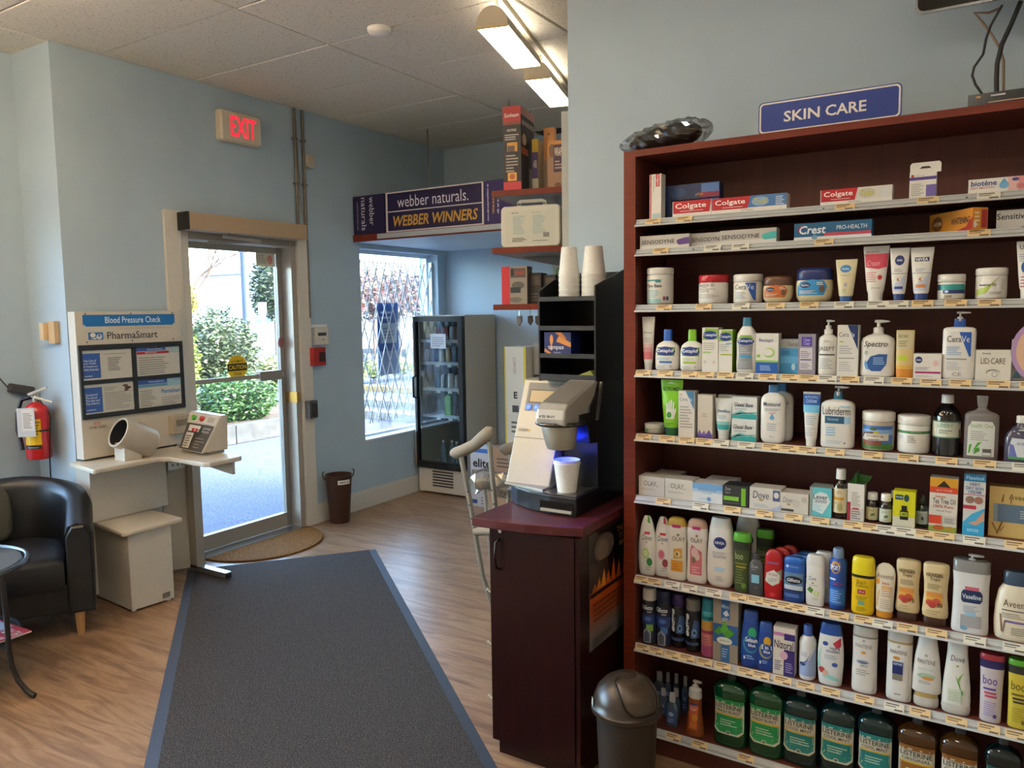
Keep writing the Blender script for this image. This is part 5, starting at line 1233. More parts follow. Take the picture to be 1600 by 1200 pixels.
tube(1347, 1388, 384, 469, 'tall white tube with pink-red upper band on the third shelf', 'cream_tube', 'tube', capc=W, decs=[('p', ((-.9, .86), (.93, .86), (.84, .62), (.2, .58), (-.8, .62)), 'c63d54'), ('t', 'Aveeno', -.75, .88, .2, .92, 'b05060'), ('t', 'Cream', -.65, .64, .3, .74, 'e0a8b0', .0, .3), ('l', -.7, .35, .3, .55, 5, 'cf8a90'), ('e', .35, .43, .17, .045, 'b82f3a'), ('t', 'Johnson', -.3, .22, .4, .255, '3a3f5a')], cv=.16)
nv = [('t', 'NIVEA', -.25, .745, .3, .785, 'dfe3ea', .02), ('r', -.95, .51, .9, .52, '5a6a9a'), ('l', -.5, .55, .5, .62, 2, '9aa0ac'), ('p', ((-.55, .18), (.5, .18), (.7, .5), (-.5, .3)), 'bcc4da'), ('e', .0, .4, .2, .03, 'b87a40'), ('e', .1, .4, .12, .02, 'e6dccc')]
tube(1389, 1420, 387, 468, 'white tube with dark blue round emblem on the third shelf', 'cream_tube', 'tube', decs=[('e', .02, .765, .48, .095, '1d2f6a')]+nv+[('r', -.42, .22, .42, .27, '2f3f8a')])
tube(1421, 1458, 386, 468, 'white tube with dark blue rectangular emblem and orange band on the third shelf', 'cream_tube', 'tube', decs=[('r', -.6, .735, .62, .815, '1d2450')]+[('t', 'NIVEA', -.5, .745, .52, .805, 'dfe3ea', .02)]+nv[1:]+[('r', -.45, .24, .4, .3, 'c9834a')])
jar(1463, 1508, 428, 468, 'white jar with teal and navy bands on the third shelf', 'cream_jar', 'jar', decs=[('r', -.97, .38, .97, .6, '2f9490'), ('r', -.97, .38, -.75, .6, '1d4a66'), ('r', -.55, .24, .97, .38, '26346f'), ('e', -.28, .32, .14, .05, 'c9d2de'), ('r', -.45, .08, .1, .2, 'b8a88a'), ('t', 'CREAM', -.42, .1, .06, .17, '4a4640')], lv=.7)
jar(1523, 1575, 418, 466, 'white tub with lime green slash label on the third shelf', 'cream_jar', 'tub', decs=[('p', ((-.9, .12), (-.3, .2), (.4, .68), (.55, .72), (-.2, .42), (-.88, .3)), 'a5b84a'), ('t', 'isotrex 20', -.72, .42, .3, .5, '2f3032', .02), ('l', -.1, .16, .8, .26, 2, '99968e'), ('l', .6, .3, .85, .65, 5, 'b5b2aa')], lv=.76)
tube(1587, 1630, 376, 465, 'large white tube cut by the picture edge on the third shelf', 'cream_tube', 'tube', capc=W, decs=[('t', 'Urea', -.75, .86, .2, .94, '4a4f55', .01), ('e', -.3, .55, .3, .1, '2d5a9a'), ('l', -.8, .65, .5, .8, 4, '9aa0a8'), ('l', -.6, .2, .5, .42, 4, 'b0606a')], cv=.16)

cur = 3
tube(1001, 1021, 495, 576, 'slim white to pink tube at the left end of the fourth shelf', 'cream_tube', 'tube', capc='c9c7c4', decs=[('r', -.7, .2, .7, .34, 'd07078'), ('r', -.72, .34, .72, .42, 'd29496'), ('r', -.75, .42, .75, .5, 'd6b4b2'), ('t', 'Glysomed', -.7, .68, .6, .72, '55555a', .01), ('l', -.6, .52, .6, .62, 3, 'a8a5a2')])
CETB = [(0, .82), (.02, .93), (.06, .98), (.3, 1), (.5, .96), (.6, .88), (.66, .7), (.7, .45), (.72, .34)]
CETL = [('p', ((-.75, .36), (.75, .36), (.78, .57), (-.7, .57)), '7fa83c'), ('p', ((-.82, .46), (-.6, .56), (0, .59), (.6, .56), (.8, .46), (.6, .38), (0, .36), (-.6, .38)), '17357d'), ('t', 'Cetaphil', -.72, .42, .66, .53, 'e0e4ea', .015)]
ves(1021, 1058, 515, 578, 'white bottle with bright blue cap and oval blue-green label on the fourth shelf', 'lotion_bottle', 'bottle', [('body', W, CETB), cap(.72, .34, c='2356b0')], CETL+[('r', -.5, .18, .55, .23, '3a6ab0'), ('l', -.75, .26, .4, .33, 2, '9ab4c9'), ('e', .45, .1, .12, .04, 'b5b5b0'), ('l', -.7, .06, .2, .13, 2, 'b0b0ac')], d=.62, n=3)
ves(1060, 1096, 515, 579, 'white bottle with lime green cap and oval label on the fourth shelf', 'lotion_bottle', 'bottle', [('body', W, CETB), cap(.72, .34, c='7ab82a')], CETL+[('r', -.6, .18, .55, .23, '9ab83c'), ('l', -.75, .26, .4, .33, 2, 'b4bf9a'), ('e', .45, .1, .12, .04, 'b5b5b0'), ('l', -.7, .06, .2, .13, 2, 'b0b0ac')], d=.62, n=3)
CB = [('r', -1, .72, 1, 1, W), ('p', ((-1, .72), (1, .74), (1, .97), (-.6, .99)), '86ad3e'), ('e', 0, .83, .92, .1, '17357d'), ('t', 'Cetaphil', -.85, .79, .85, .87, 'e0e4ea', .015), ('l', -.85, .5, .7, .68, 4, 'a5aaa0')]
box(1097, 1122, 512, 579, 'tall white carton with blue oval and green corner on the fourth shelf', 'carton', 'carton', W, CB+[('r', -.85, .42, .1, .46, 'a5c476'), ('e', .5, .22, .22, .04, 'c5c3bc'), ('e', -.6, .22, .22, .04, 'c5c3bc')], d=.045)
box(1123, 1144, 515, 580, 'narrow white carton with green side right of the taller oval carton', 'carton', 'carton', W, CB+[('r', .1, .66, .95, .69, '6aa8cc'), ('r', -.7, .4, .95, .43, 'a8b83c')], d=.05, side='7aa82e')
ves(1148, 1181, 496, 582, 'tall curved bottle with teal cap and grey label on the fourth shelf', 'lotion_bottle', 'bottle', [('body', W, [(0, .86), (.02, .95), (.15, 1), (.35, .95), (.55, .99), (.7, .9), (.78, .65), (.83, .45), (.85, .38)]), cap(.83, .4, c='3f87a8')],
    [('p', ((-.72, .06), (.72, .06), (.62, .35), (.72, .58), (.5, .68), (-.5, .68), (-.72, .58), (-.62, .35)), '8d8f92'), ('e', 0, .62, .7, .06, '7fa83c'), ('e', 0, .57, .8, .065, '17357d'), ('t', 'Cetaphil', -.68, .545, .66, .605, 'e0e4ea', .015), ('r', -.55, .27, .6, .32, '3f93c4'), ('l', -.5, .36, .5, .47, 3, 'b5b7ba'), ('l', -.5, .1, .4, .22, 3, 'a5a7aa')], d=.6, n=2.6)
box(1181, 1216, 521, 583, 'white and blue carton with green curl on the fourth shelf', 'carton', 'carton', W, [('r', -1, 0, 1, .28, '1f57a8'), ('r', -1, .28, 1, .33, '86b83c'), ('t', 'Benzagel', -.7, .77, .5, .88, '5a6a9a', .0), ('e', .2, .52, .5, .12, '9fc46a'), ('e', .1, .53, .42, .085, W), ('r', -.9, .4, -.6, .47, '86b83c'), ('l', -.6, .08, .8, .22, 3, '9fbce0')], d=.04)
box(1219, 1247, 530, 584, 'light blue carton with grey top set back on the fourth shelf', 'carton', 'carton', '3f93c9', [('r', -1, .74, 1, 1, '9fa3a0'), ('t', 'Clearasil', -.2, .8, 1, .92, '3d3f40', .0), ('r', -1, .3, 1, .5, '5aa6d6'), ('e', .5, .2, .22, .1, 'a9cfe6'), ('l', -.8, .55, .3, .68, 3, '2a6a9a')], d=.04, y=YDEF+.02)
box(1247, 1274, 522, 585, 'silver-grey carton with purple panel on the fourth shelf', 'carton', 'carton', '8f8a98', [('r', -.8, .12, .65, .66, 'c9c6cc'), ('r', -.6, .7, .6, .93, '4a3a9e'), ('t', 'Clean', -.4, .82, .4, .9, 'b5aee0', .01), ('t', 'Clear', -.4, .73, .4, .81, 'b5aee0', .01), ('r', -.7, .35, .55, .38, '5a4a8e'), ('l', -.7, .42, .5, .6, 4, '8d88a0'), ('l', -.7, .16, .5, .3, 3, '8d88a0')], d=.04, y=YDEF+.006)
ves(1277, 1307, 500, 586, 'white pump bottle with thin black lettering on the fourth shelf', 'pump_bottle', 'bottle', [('body', W, [(0, .9), (.02, .97), (.05, 1), (.62, 1), (.68, .93), (.72, .6), (.74, .4)]), ('neck', W, [(.74, .42), (.755, .46), (.77, .42), (.785, .46), (.8, .42), (.815, .46), (.83, .4)])], [('t', 'JASEPT', -.9, .42, .8, .52, '3a3c3e', .0), ('r', -.85, .36, .8, .385, '4a4c4e'), ('l', -.7, .12, .7, .32, 6, 'a5a7a8'), ('t', 'skin', -.3, .6, .3, .64, '8d8f90')], d=.8, pump=(W, .82, .3))
box(1308, 1341, 508, 588, 'tall white carton with navy triangle corner on the fourth shelf', 'carton', 'carton', W, [('p', ((-.05, 1), (.95, 1), (.95, .52)), '17305f'), ('t', 'Cera', -0.85, 0.77, 0.093, 0.86, '44484c', .0), ('t', 'Ve', 0.113, 0.77, 0.62, 0.86, 'dde3ea', .0), ('r', -.8, .66, -.4, .69, '9fc45a'), ('r', -.85, .34, .65, .36, '8d8f90'), ('l', -.8, .44, .5, .62, 4, 'a5a7a8'), ('l', -.8, .1, .6, .3, 5, 'b5b0b0')], d=.04)
SPEC = [(0, .92), (.02, .98), (.06, 1), (.35, .96), (.6, .97), (.68, .88), (.73, .6), (.75, .34), (.765, .33)]
ves(1343, 1398, 500, 588, 'squat white pump bottle with blue leaf shape on the fourth shelf', 'pump_bottle', 'bottle', [('body', W, SPEC)], [('t', 'Spectro', -.75, .5, .6, .63, '26282c', .004, .25), ('p', ((-.7, .2), (-.3, .1), (.25, .1), (.55, .22), (.6, .4), (.1, .4), (-.35, .36)), '24508f'), ('p', ((-.72, .22), (-.62, .14), (-.45, .12), (-.5, .2), (-.66, .3)), '5a93cc'), ('e', -.6, .42, .12, .045, 'bcbab4'), ('t', '7', -.64, .395, -.56, .445, '4a4c50'), ('l', -.2, .22, .5, .36, 4, '8fb0d6')], d=.55, n=3.4, pump=(W, .765, .3))
ves(1399, 1428, 516, 589, 'pale yellow to orange tube beside the squat pump bottle', 'cream_tube', 'tube', [('body', 'cbb27a', [(.18, .92, 1), (.2, .96, 1), (.6, .98, .7), (.95, 1, .2), (1, 1, .12)]), ('cap', 'c9822c', [(0, .9, 1), (.02, .94, 1), (.18, .94, 1)])], [('r', -.9, .18, .9, .26, 'cfa24a'), ('r', -.92, .6, .92, .97, 'bfb592'), ('r', -.8, .36, .3, .46, 'b5c43a'), ('t', 'BIORE', -.7, .84, .3, .9, '6a6a50', .01), ('l', -.7, .66, .4, .8, 3, '8a886a')], d=.5, n=2.4)
box(1427, 1471, 553, 590, 'low white and pink carton with round navy emblem on the fourth shelf', 'carton', 'carton', W, [('e', -.62, .75, .26, .14, '1d2c66'), ('t', 'NIVEA', -.8, .71, -.44, .78, 'dfe3ea', .02), ('r', -.85, .2, .95, .28, 'a8286a'), ('l', -.85, .34, .4, .48, 3, 'a59aa0'), ('e', .6, .62, .2, .12, 'd8b4b4'), ('l', -.8, .06, .4, .14, 2, 'b0a8ac')], d=.06)
CERA = [(0, .92), (.015, .97), (.04, 1), (.7, 1), (.745, .96), (.765, .8), (.775, .4)]
ves(1472, 1525, 487, 591, 'large white pump bottle with blue collar and blue triangle on the fourth shelf', 'pump_bottle', 'bottle', [('body', W, CERA), ('collar', '2450a0', [(.775, .34), (.78, .36), (.89, .34), (.895, .3)])], [('p', ((.0, .7), (.72, .7), (.72, .34), (.62, .34)), '2456ac'), ('t', 'Cera', -0.72, 0.55, 0.138, 0.645, '44484c', .0), ('t', 'Ve', 0.158, 0.55, 0.62, 0.645, 'dde3ea', .0), ('l', -.72, .36, .2, .5, 5, '8fa8cc'), ('r', -.72, .29, .5, .31, '8d8f90'), ('l', -.72, .14, .3, .27, 5, 'b0b3b8'), ('t', 'CE', -.35, .05, .2, .1, '77797c')], d=.5, n=3.6, pump=(W, .86, .18))
box(1524, 1580, 547, 592, 'square white carton with thin grey lettering and eye drawing on the fourth shelf', 'carton', 'carton', 'd3cfc4', [('t', 'LID·CARE', -.7, .54, .68, .74, '55524c', -.004), ('t', 'Novartis', -.62, .86, -.15, .92, '3a3834', .02), ('e', .0, .26, .38, .1, '77746c'), ('e', .03, .23, .36, .09, 'd3cfc4'), ('e', .1, .2, .16, .09, '8d8a82'), ('e', .1, .2, .13, .07, 'd3cfc4')], d=.045)
box(1580, 1602, 531, 592, 'white and green carton behind the lilac oval pack', 'carton', 'carton', W, [('r', -.5, .3, .5, .7, '3f8f6a'), ('p', ((-.8, .05), (0, .3), (.5, .05)), '6ab0c4')], d=.04, y=YDEF+.03)
t = thing('oval_pack', 'oval pack with lilac rim and peach centre at the picture edge on the fourth shelf', 'package', (at(1622, 540, 'y', YDEF).x, YDEF, ZS[3]), 0, grp())
for nm, r, rz_, y0_, y1_, c in (('rim', .062, .082, 0, .028, 'a98ab4'), ('centre', .05, .068, -.002, .0, 'd0ab90')):
    MB().prism([(r*math.cos(2*PI*j/32), .083+rz_*math.sin(2*PI*j/32)) for j in range(32)], y0_, y1_, M(c, .4), 'y').build(nm, t)

cur = 4
jar(1002, 1033, 663, 678, 'small flat white tin with green edge at the left end of the fifth shelf', 'balm_tin', 'tin', body='b5b3a8', lid='c9c9be', decs=[('r', -.9, .2, -.3, .5, '6a9a6a')], lv=.55, y=YDEF+.008)
tube(1029, 1064, 594, 680, 'tall bright green tube with white hand print on the fifth shelf', 'cream_tube', 'tube', body='7ac01e', capc='1f5a34', decs=[('t', 'GLYSOMED', -.8, .8, .8, .87, '2a4a1a', .02), ('r', -.36, .3, .36, .48, 'd8dcd0')]+[('r', u, .46, u+.14, v, 'd8dcd0') for u, v in ((-.36, .58), (-.18, .62), (.0, .64), (.19, .6))]+[('p', ((.36, .3), (.52, .46), (.44, .5), (.3, .42)), 'd8dcd0'), ('e', -.08, .37, .22, .055, '3a9a3c'), ('p', ((-.5, .92), (0, .96), (.5, .92), (0, .94)), 'd8dcd0'), ('l', -.4, .18, .4, .24, 2, '4a8a1a')], cv=.14)
box(1060, 1085, 611, 681, 'slim white carton with slate blue triangle on the fifth shelf', 'carton', 'carton', W, [('p', ((-.1, 1), (.95, 1), (.95, .6)), '4a7da0'), ('t', 'Cera', -0.85, 0.78, 0.145, 0.86, '6a6a6c', .0), ('t', 'Ve', 0.165, 0.78, 0.7, 0.86, 'dde3ea', .0), ('t', 'AM', -.85, .9, -.5, .94, '8d6a6a'), ('l', -.8, .2, .8, .7, 8, 'a8a6a0')], d=.04)
box(1090, 1113, 617, 684, 'plain beige carton with purple flowers along the bottom on the fifth shelf', 'carton', 'carton', 'c9c1b2', [('r', -1, 0, 1, .09, '5a468a'), ('p', ((-1, .08), (-.7, .2), (-.4, .08)), '6a5496'), ('p', ((-.5, .08), (-.1, .18), (.2, .08)), '7a64a0'), ('p', ((.1, .08), (.6, .2), (.95, .08)), '5f4a8e'), ('l', -.4, .5, .5, .6, 2, 'a59c8e')], d=.04)
tube(1114, 1143, 623, 686, 'short white tube fading to teal on the fifth shelf', 'cream_tube', 'tube', body='d3d6d3', capc='cfd2d0', decs=[('r', -.66, .24, .66, .36, '2f9a9a'), ('r', -.7, .36, .7, .44, '86bcba'), ('t', 'GlaxalBase', -.62, .66, .72, .73, '3f5a80', .01), ('l', -.5, .5, .5, .6, 3, '93a5b4')], cv=.2, y=YDEF+.0)
box(1122, 1146, 617, 684, 'plain white carton standing behind the short teal tube', 'carton', 'carton', 'c9cbc8', [('r', -1, .1, 1, .3, '5aa8a6')], d=.03, y=YDEF+.05)
GX = [('t', 'Glaxal Base', -.85, .55, .7, .74, '35404a', .012, .15), ('l', -.8, .42, .3, .5, 2, '8fa0a8'), ('p', ((-1, .02), (1, .0), (1, .22), (.3, .28), (-1, .12)), '2f9a9c'), ('p', ((-1, .22), (-.3, .38), (.4, .26), (1, .34), (1, .3), (.3, .2), (-.4, .3), (-1, .14)), '7ac0bc'), ('t', 'Cream', .0, .82, .3, .88, '8fa0a8')]
t = box(1143, 1181, 655, 690, 'lower of two stacked white and teal cartons on the fifth shelf', 'carton', 'carton', 'd3d6d3', GX, d=.05)
h_ = at(1162, 655, 'y', YDEF).z-ZS[4]
dup(t, t.location+Vector((.001, .003, h_+.0004)), 'upper of two stacked white and teal cartons on the fifth shelf')
MOI = [(0, .7), (.015, .82), (.06, .96), (.12, 1), (.72, 1), (.78, .94), (.83, .75), (.86, .45), (.87, .38)]
t = ves(1187, 1226, 602, 692, 'white oval bottle with blue cap and small drop emblem on the fifth shelf', 'lotion_bottle', 'bottle', [('body', W, MOI), cap(.87, .4, c='4a7fae')], [('t', 'Moisturel', -.7, .64, .65, .71, '2c3f66', .01), ('e', .0, .44, .2, .035, '6aa0cc'), ('p', ((-.14, .46), (.14, .46), (0, .53)), '6aa0cc'), ('r', -.25, .51, .3, .535, 'd8a8a0'), ('l', -.6, .56, .7, .61, 2, '99a0a8'), ('l', -.4, .22, .45, .36, 4, 'a5a8ac'), ('t', '400 mL', -.18, .1, .18, .13, '77797c')], d=.45, n=3)
back(t, .012, .055, 'second blue-capped white oval bottle hiding behind the first on the fifth shelf')
tube(1253, 1280, 613, 697, 'tall white tube with dark blue and light blue top on the fifth shelf', 'cream_tube', 'tube', capc=W, decs=[('r', -.98, .76, .98, .96, '2358a8'), ('r', -.94, .62, .94, .76, '6ab4dc'), ('t', 'ATOPIC', -.8, .88, .8, .93, '9fbce6', .02), ('t', 'DERM', -.6, .8, .6, .86, '9fbce6', .02), ('l', -.6, .4, .7, .58, 5, 'a5b0bc'), ('l', -.6, .2, .6, .36, 4, 'b5bcc4')], cv=.12)
ves(1281, 1334, 604, 701, 'white pump bottle with teal collar and dark teal label bar on the fifth shelf', 'pump_bottle', 'bottle', [('body', W, [(0, .9), (.015, .96), (.04, 1), (.66, 1), (.71, .97), (.75, .8), (.775, .45), (.785, .3)]), ('collar', '2d6a86', [(.785, .27), (.79, .29), (.87, .26), (.92, .2)])], [('t', 'Lubriderm', -.86, .54, .78, .67, '2a3038', -.002), ('r', -.7, .4, .45, .52, '2a5a7a'), ('r', .45, .4, .8, .52, '9fc4dc'), ('r', .2, .66, .8, .69, '9fc4dc'), ('t', 'Unscented', -.55, .45, .1, .49, 'a8c4d4', .01), ('l', -.62, .2, .1, .36, 4, '86b0d0'), ('l', -.6, .08, .4, .14, 2, 'b5c0c8'), ('e', .5, .09, .05, .012, '3a4a5a')], d=.5, n=3.4, pump=(W, .84, .16))
jar(1343, 1396, 645, 703, 'jar with white lid and blue landscape label on the fifth shelf', 'oil_jar', 'jar', body='b5a592', decs=[('r', -.96, .06, .9, .66, '3f6ab0'), ('r', -.96, .42, .9, .56, '7fa8d6'), ('r', -.96, .06, .9, .2, '3f7a3a'), ('e', -.3, .44, .5, .06, '5a3f34'), ('e', .0, .46, .2, .06, 'b8a83c'), ('e', -.2, .58, .24, .04, '4a5a2f'), ('p', ((-.9, .28), (.7, .28), (.7, .46), (-.7, .44)), 'd6cfc0'), ('t', 'COCONUT OIL', -.6, .36, .45, .42, '5a2f24', .02), ('r', -.8, .14, .3, .27, '7d4a36'), ('l', -.5, .29, .6, .34, 1, '6a4434')], lv=.76)
jar(1399, 1453, 651, 709, 'white tub with dark green stripe on the fifth shelf', 'cream_jar', 'tub', decs=[('r', -.97, .54, .97, .61, '3f7a44'), ('t', 'COCONUT', -.1, .56, .5, .6, '9fc4a0', .01), ('l', -.3, .3, .3, .5, 4, '99968e'), ('t', 'OIL', -.1, .38, .1, .42, '55524c'), ('e', -.7, .44, .15, .05, 'c5c9d2')], lv=.76)
DKG = M('0d0b0c', .08, coat=.4)
ves(1456, 1501, 618, 712, 'round black glass bottle with white cap and pale label on the fifth shelf', 'oil_bottle', 'bottle', [('body', DKG, [(0, .93), (.015, 1), (.62, 1), (.7, .92), (.78, .7), (.83, .42), (.87, .36)]), cap(.86, .44)], [('r', -.99, .3, .98, .58, 'c5c9b8'), ('r', -.99, .3, .98, .32, '3f6a5a'), ('r', -.99, .56, .98, .58, '3f6a5a'), ('t', 'LIVERY', -.6, .48, .5, .54, '3f8a6a', .0), ('l', -.5, .38, .5, .45, 2, '77806f')], d=1, n=2)
CLR = M('a39a98', .08, trans=.55)
ves(1506, 1562, 619, 713, 'clear square-shouldered bottle with white label and green leaves on the fifth shelf', 'oil_bottle', 'bottle', [('body', CLR, [(0, .95), (.015, 1), (.66, 1), (.7, .97), (.735, .8), (.76, .45), (.8, .26), (.84, .24)]), ('cap', M('8a8682', .2, .3), [(.83, .27), (.86, .29), (.97, .34), (1, .33)])], [('p', ((-.78, .05), (.75, .05), (.75, .52), (.6, .6), (-.55, .6), (-.76, .5)), 'c9cac4'), ('t', 'health One', -.6, .5, .65, .57, '6a9a4a', .0), ('l', -.6, .3, .5, .46, 5, '9a9c96'), ('p', ((-.72, .08), (-.6, .1), (-.5, .24), (-.66, .22)), '4a9a34'), ('p', ((-.5, .1), (-.3, .16), (.05, .28), (-.2, .26)), '4a9a34'), ('p', ((-.42, .07), (-.05, .14), (-.1, .19), (-.3, .17)), '3f8a2c'), ('r', .1, .06, .6, .17, '5a5854'), ('l', .12, .07, .58, .16, 1, 'c9cac4')], d=.5, n=3.6)
ves(1569, 1632, 651, 718, 'clear shouldered bottle with purple label cut by the picture edge on the fifth shelf', 'oil_bottle', 'bottle', [('body', M('5a5870', .08, trans=.4), [(0, .95), (.015, 1), (.5, 1), (.62, .9), (.72, .6), (.8, .38), (.84, .36)]), cap(.84, .42)], [('p', ((-.75, .06), (.7, .06), (.7, .5), (-.6, .52), (-.76, .3)), 'c5c9d0'), ('p', ((-.75, .08), (-.3, .1), (-.5, .36), (-.7, .4)), '5a62a0'), ('t', 'ALOE VERA', -.35, .38, .5, .43, '5a5f80', .01), ('r', -.75, .06, .7, .11, '3f8a4a')], d=.5, n=3)

cur = 5
ol = [('t', 'OLAY', -.58, .52, .38, .78, '6a645a', -.006), ('l', -.8, .3, .75, .42, 2, 'b0a898'), ('r', .4, .5, .5, .55, '8d867a')]
OC = 'c5bfb2'
t = box(998, 1038, 745, 775, 'pale soap carton first from the left on the sixth shelf', 'soap_box', 'soap', OC, ol, d=.075)
back(t, .028, .077, 'pale soap carton behind the first one on the sixth shelf', .0)
t = box(1039, 1082, 749, 784, 'pale soap carton second from the left on the sixth shelf', 'soap_box', 'soap', 'c9c3b6', ol, d=.075)
t = box(1082, 1129, 756, 790, 'white and sky blue soap carton on the sixth shelf', 'soap_box', 'soap', 'ccd2d4', [('r', -1, .68, 1, 1, '6a9ed0'), ('r', -1, .55, 1, .7, '9fbfdc'), ('t', 'Allenburys', -.62, .58, .6, .74, '46586a', .0), ('e', .1, .2, .14, .1, '2f78c4'), ('l', -.5, .16, .5, .26, 2, '9fb4cc'), ('t', 'pure soap', -.35, .46, .3, .53, '77828c')], d=.075, top='c9cac8')
back(t, .02, .077, 'plain topped soap carton behind the white and sky blue one')
box(1130, 1169, 759, 794, 'dark grey and lime green soap carton on the sixth shelf', 'soap_box', 'soap', '2a2c2e', [('r', .45, .05, .8, .9, '6fb02a'), ('r', -.95, .26, .25, .46, '7ab83a'), ('t', 'Dove', -.85, .74, -.4, .9, 'b5b7b8', .0, .2), ('t', 'MEN+', -.85, .58, -.4, .68, '9a9c9e', .0), ('r', -.95, .12, .3, .16, '5a5c5e')], d=.07)
dv = lambda c: [('t', 'Dove', -.78, .5, .25, .84, '3a3f58', -.004, .15), ('p', ((-.45, .44), (-.2, .38), (-.05, .46), (-.25, .5)), 'a08a4a')]
box(1171, 1220, 763, 800, 'larger white soap carton with dark lettering and blue panel on the sixth shelf', 'soap_box', 'soap', 'ccc8c0', dv(0)+[('r', .5, .45, .95, .95, '4a5d86'), ('e', .72, .72, .16, .14, 'd3d0ca'), ('l', -.7, .1, .4, .28, 3, 'a5acb8'), ('p', ((.1, .0), (1, .0), (1, .3), (.6, .15)), 'a8b4c9')], d=.07)
box(1220, 1263, 771, 804, 'smaller white soap carton with dark bar at lower left on the sixth shelf', 'soap_box', 'soap', 'c9c4ba', [('t', 'Dove', -.85, .5, -.1, .78, '6a6a70', -.004, .15), ('p', ((-.6, .42), (-.4, .36), (-.25, .44), (-.45, .48)), 'a08a4a'), ('r', -.95, .08, -.05, .2, '4a4440'), ('e', .7, .72, .2, .14, 'b5ada0'), ('e', .1, .5, .3, .2, 'bfb9ae')], d=.07)
box(1265, 1299, 762, 809, 'aqua soap pack with white splash and dark lettering on the sixth shelf', 'soap_box', 'soap', '5fb8c4', [('r', -1, 0, -.75, 1, '8d9694'), ('p', ((-.7, .2), (.2, .1), (.9, .55), (.6, .8), (0, .86), (-.7, .72)), 'd3dcdc'), ('t', 'Lever', -.66, .6, .66, .76, '26364a', .01), ('t', '2000', -.5, .48, .55, .58, '26364a', .0), ('l', -.6, .2, .2, .42, 4, '8fc4cc')], d=.07, side='8d9694')
BRN = M('1f1511', .1, coat=.3)
ves(1300, 1323, 734, 811, 'slim brown bottle with white cap and cream label on the sixth shelf', 'oil_bottle', 'bottle', [('body', BRN, [(0, .95), (.015, 1), (.66, 1), (.72, .8), (.77, .45), (.8, .4)]), cap(.79, .66)], [('r', -.98, .12, .97, .62, 'cfc4a4'), ('r', -.9, .38, .6, .44, 'c9942c'), ('t', 'NOW', -.35, .5, .25, .57, '8d7a50', .01), ('e', .1, .24, .4, .08, 'a8a06a'), ('l', -.7, .3, .6, .36, 2, 'a5946a')], d=1, n=2)
t = box(1324, 1350, 756, 814, 'white carton with open green top flaps on the sixth shelf', 'carton', 'carton', W, [('r', -1, 0, -.6, .5, '9a2a3a'), ('r', -.6, .0, 1, .34, 'c5c2bc'), ('l', -.5, .4, .6, .8, 9, '99968f'), ('l', -.5, .06, .6, .3, 4, '77746e'), ('r', -.4, .3, .4, .36, 'b05a5a')], d=.045, top='2f5f2a')
MB().prism([(.0, .0), (.05, .0), (.06, .035), (.01, .03)], -.012, -.011, M('3a7a2f'), 'x').prism([(-.03, 0), (.02, 0), (.03, .02), (-.02, .025)], .043, .044, M('3a7a2f'), 'y').build('flap', t, loc=(.01, 0, at(1337, 756, 'y', t.location.y).z-ZS[5]))
def small(L, R, T, B, lab, lc, **k):
    return ves(L, R, T, B, lab, 'oil_bottle', 'bottle', [('body', BRN, [(0, .95), (.02, 1), (.6, 1), (.68, .85), (.74, .55), (.77, .5)]), cap(.76, .8)], [('r', -.98, .08, .97, .52, lc), ('t', 'OIL OF', -.5, .38, .3, .44, '55603f', .01), ('p', ((-.2, .2), (.5, .24), (.4, .32), (-.1, .3)), '4a6a3f'), ('l', -.6, .1, .5, .18, 2, '8d8a6a')], d=1, n=2, **k)
t = small(1352, 1372, 771, 816, 'small brown bottle with olive label left of its white-labelled twin', 'b5ad86')
t = small(1373, 1393, 773, 820, 'small brown bottle with white label left of the yellow carton', 'bfc4b4')
back(t, .022, .055, 'small brown bottle half hidden behind the white-labelled one')
box(1395, 1430, 768, 824, 'bright yellow carton with picture of a small bottle on the sixth shelf', 'carton', 'carton', 'c9c61a', [('r', -1, 0, 1, .28, 'c9c7b4'), ('p', ((-1, .28), (1, .28), (1, .45), (-1, .3)), 'c9c61a'), ('r', -.8, .76, -.1, .9, '1d3f4a'), ('t', 'thursday', -.75, .79, -.15, .87, 'c5d2d4', .01), ('e', .2, .82, .22, .1, '1d4a5a'), ('r', -.35, .2, .4, .46, '1a1a18'), ('r', -.22, .46, .26, .6, '161614'), ('r', -.3, .3, .35, .42, 'a8b82a'), ('t', 'LEMON', -.2, .33, .28, .39, '26280f', .02)], d=.045)
ves(1430, 1451, 775, 825, 'small dark green dropper bottle with grey label on the sixth shelf', 'dropper_bottle', 'bottle', [('body', M('10221a', .1, coat=.3), [(0, .95), (.02, 1), (.55, 1), (.64, .85), (.7, .5), (.72, .46)]), cap(.71, .58, .9, c='1a1c1b'), ('dropper', '222423', [(.9, .4), (.93, .42), (1, .3)])], [('r', -.98, .12, .97, .52, '9aa39c'), ('l', -.7, .18, .6, .46, 5, '5a645c'), ('e', .1, .3, .2, .06, '2f3a34')], d=1, n=2)
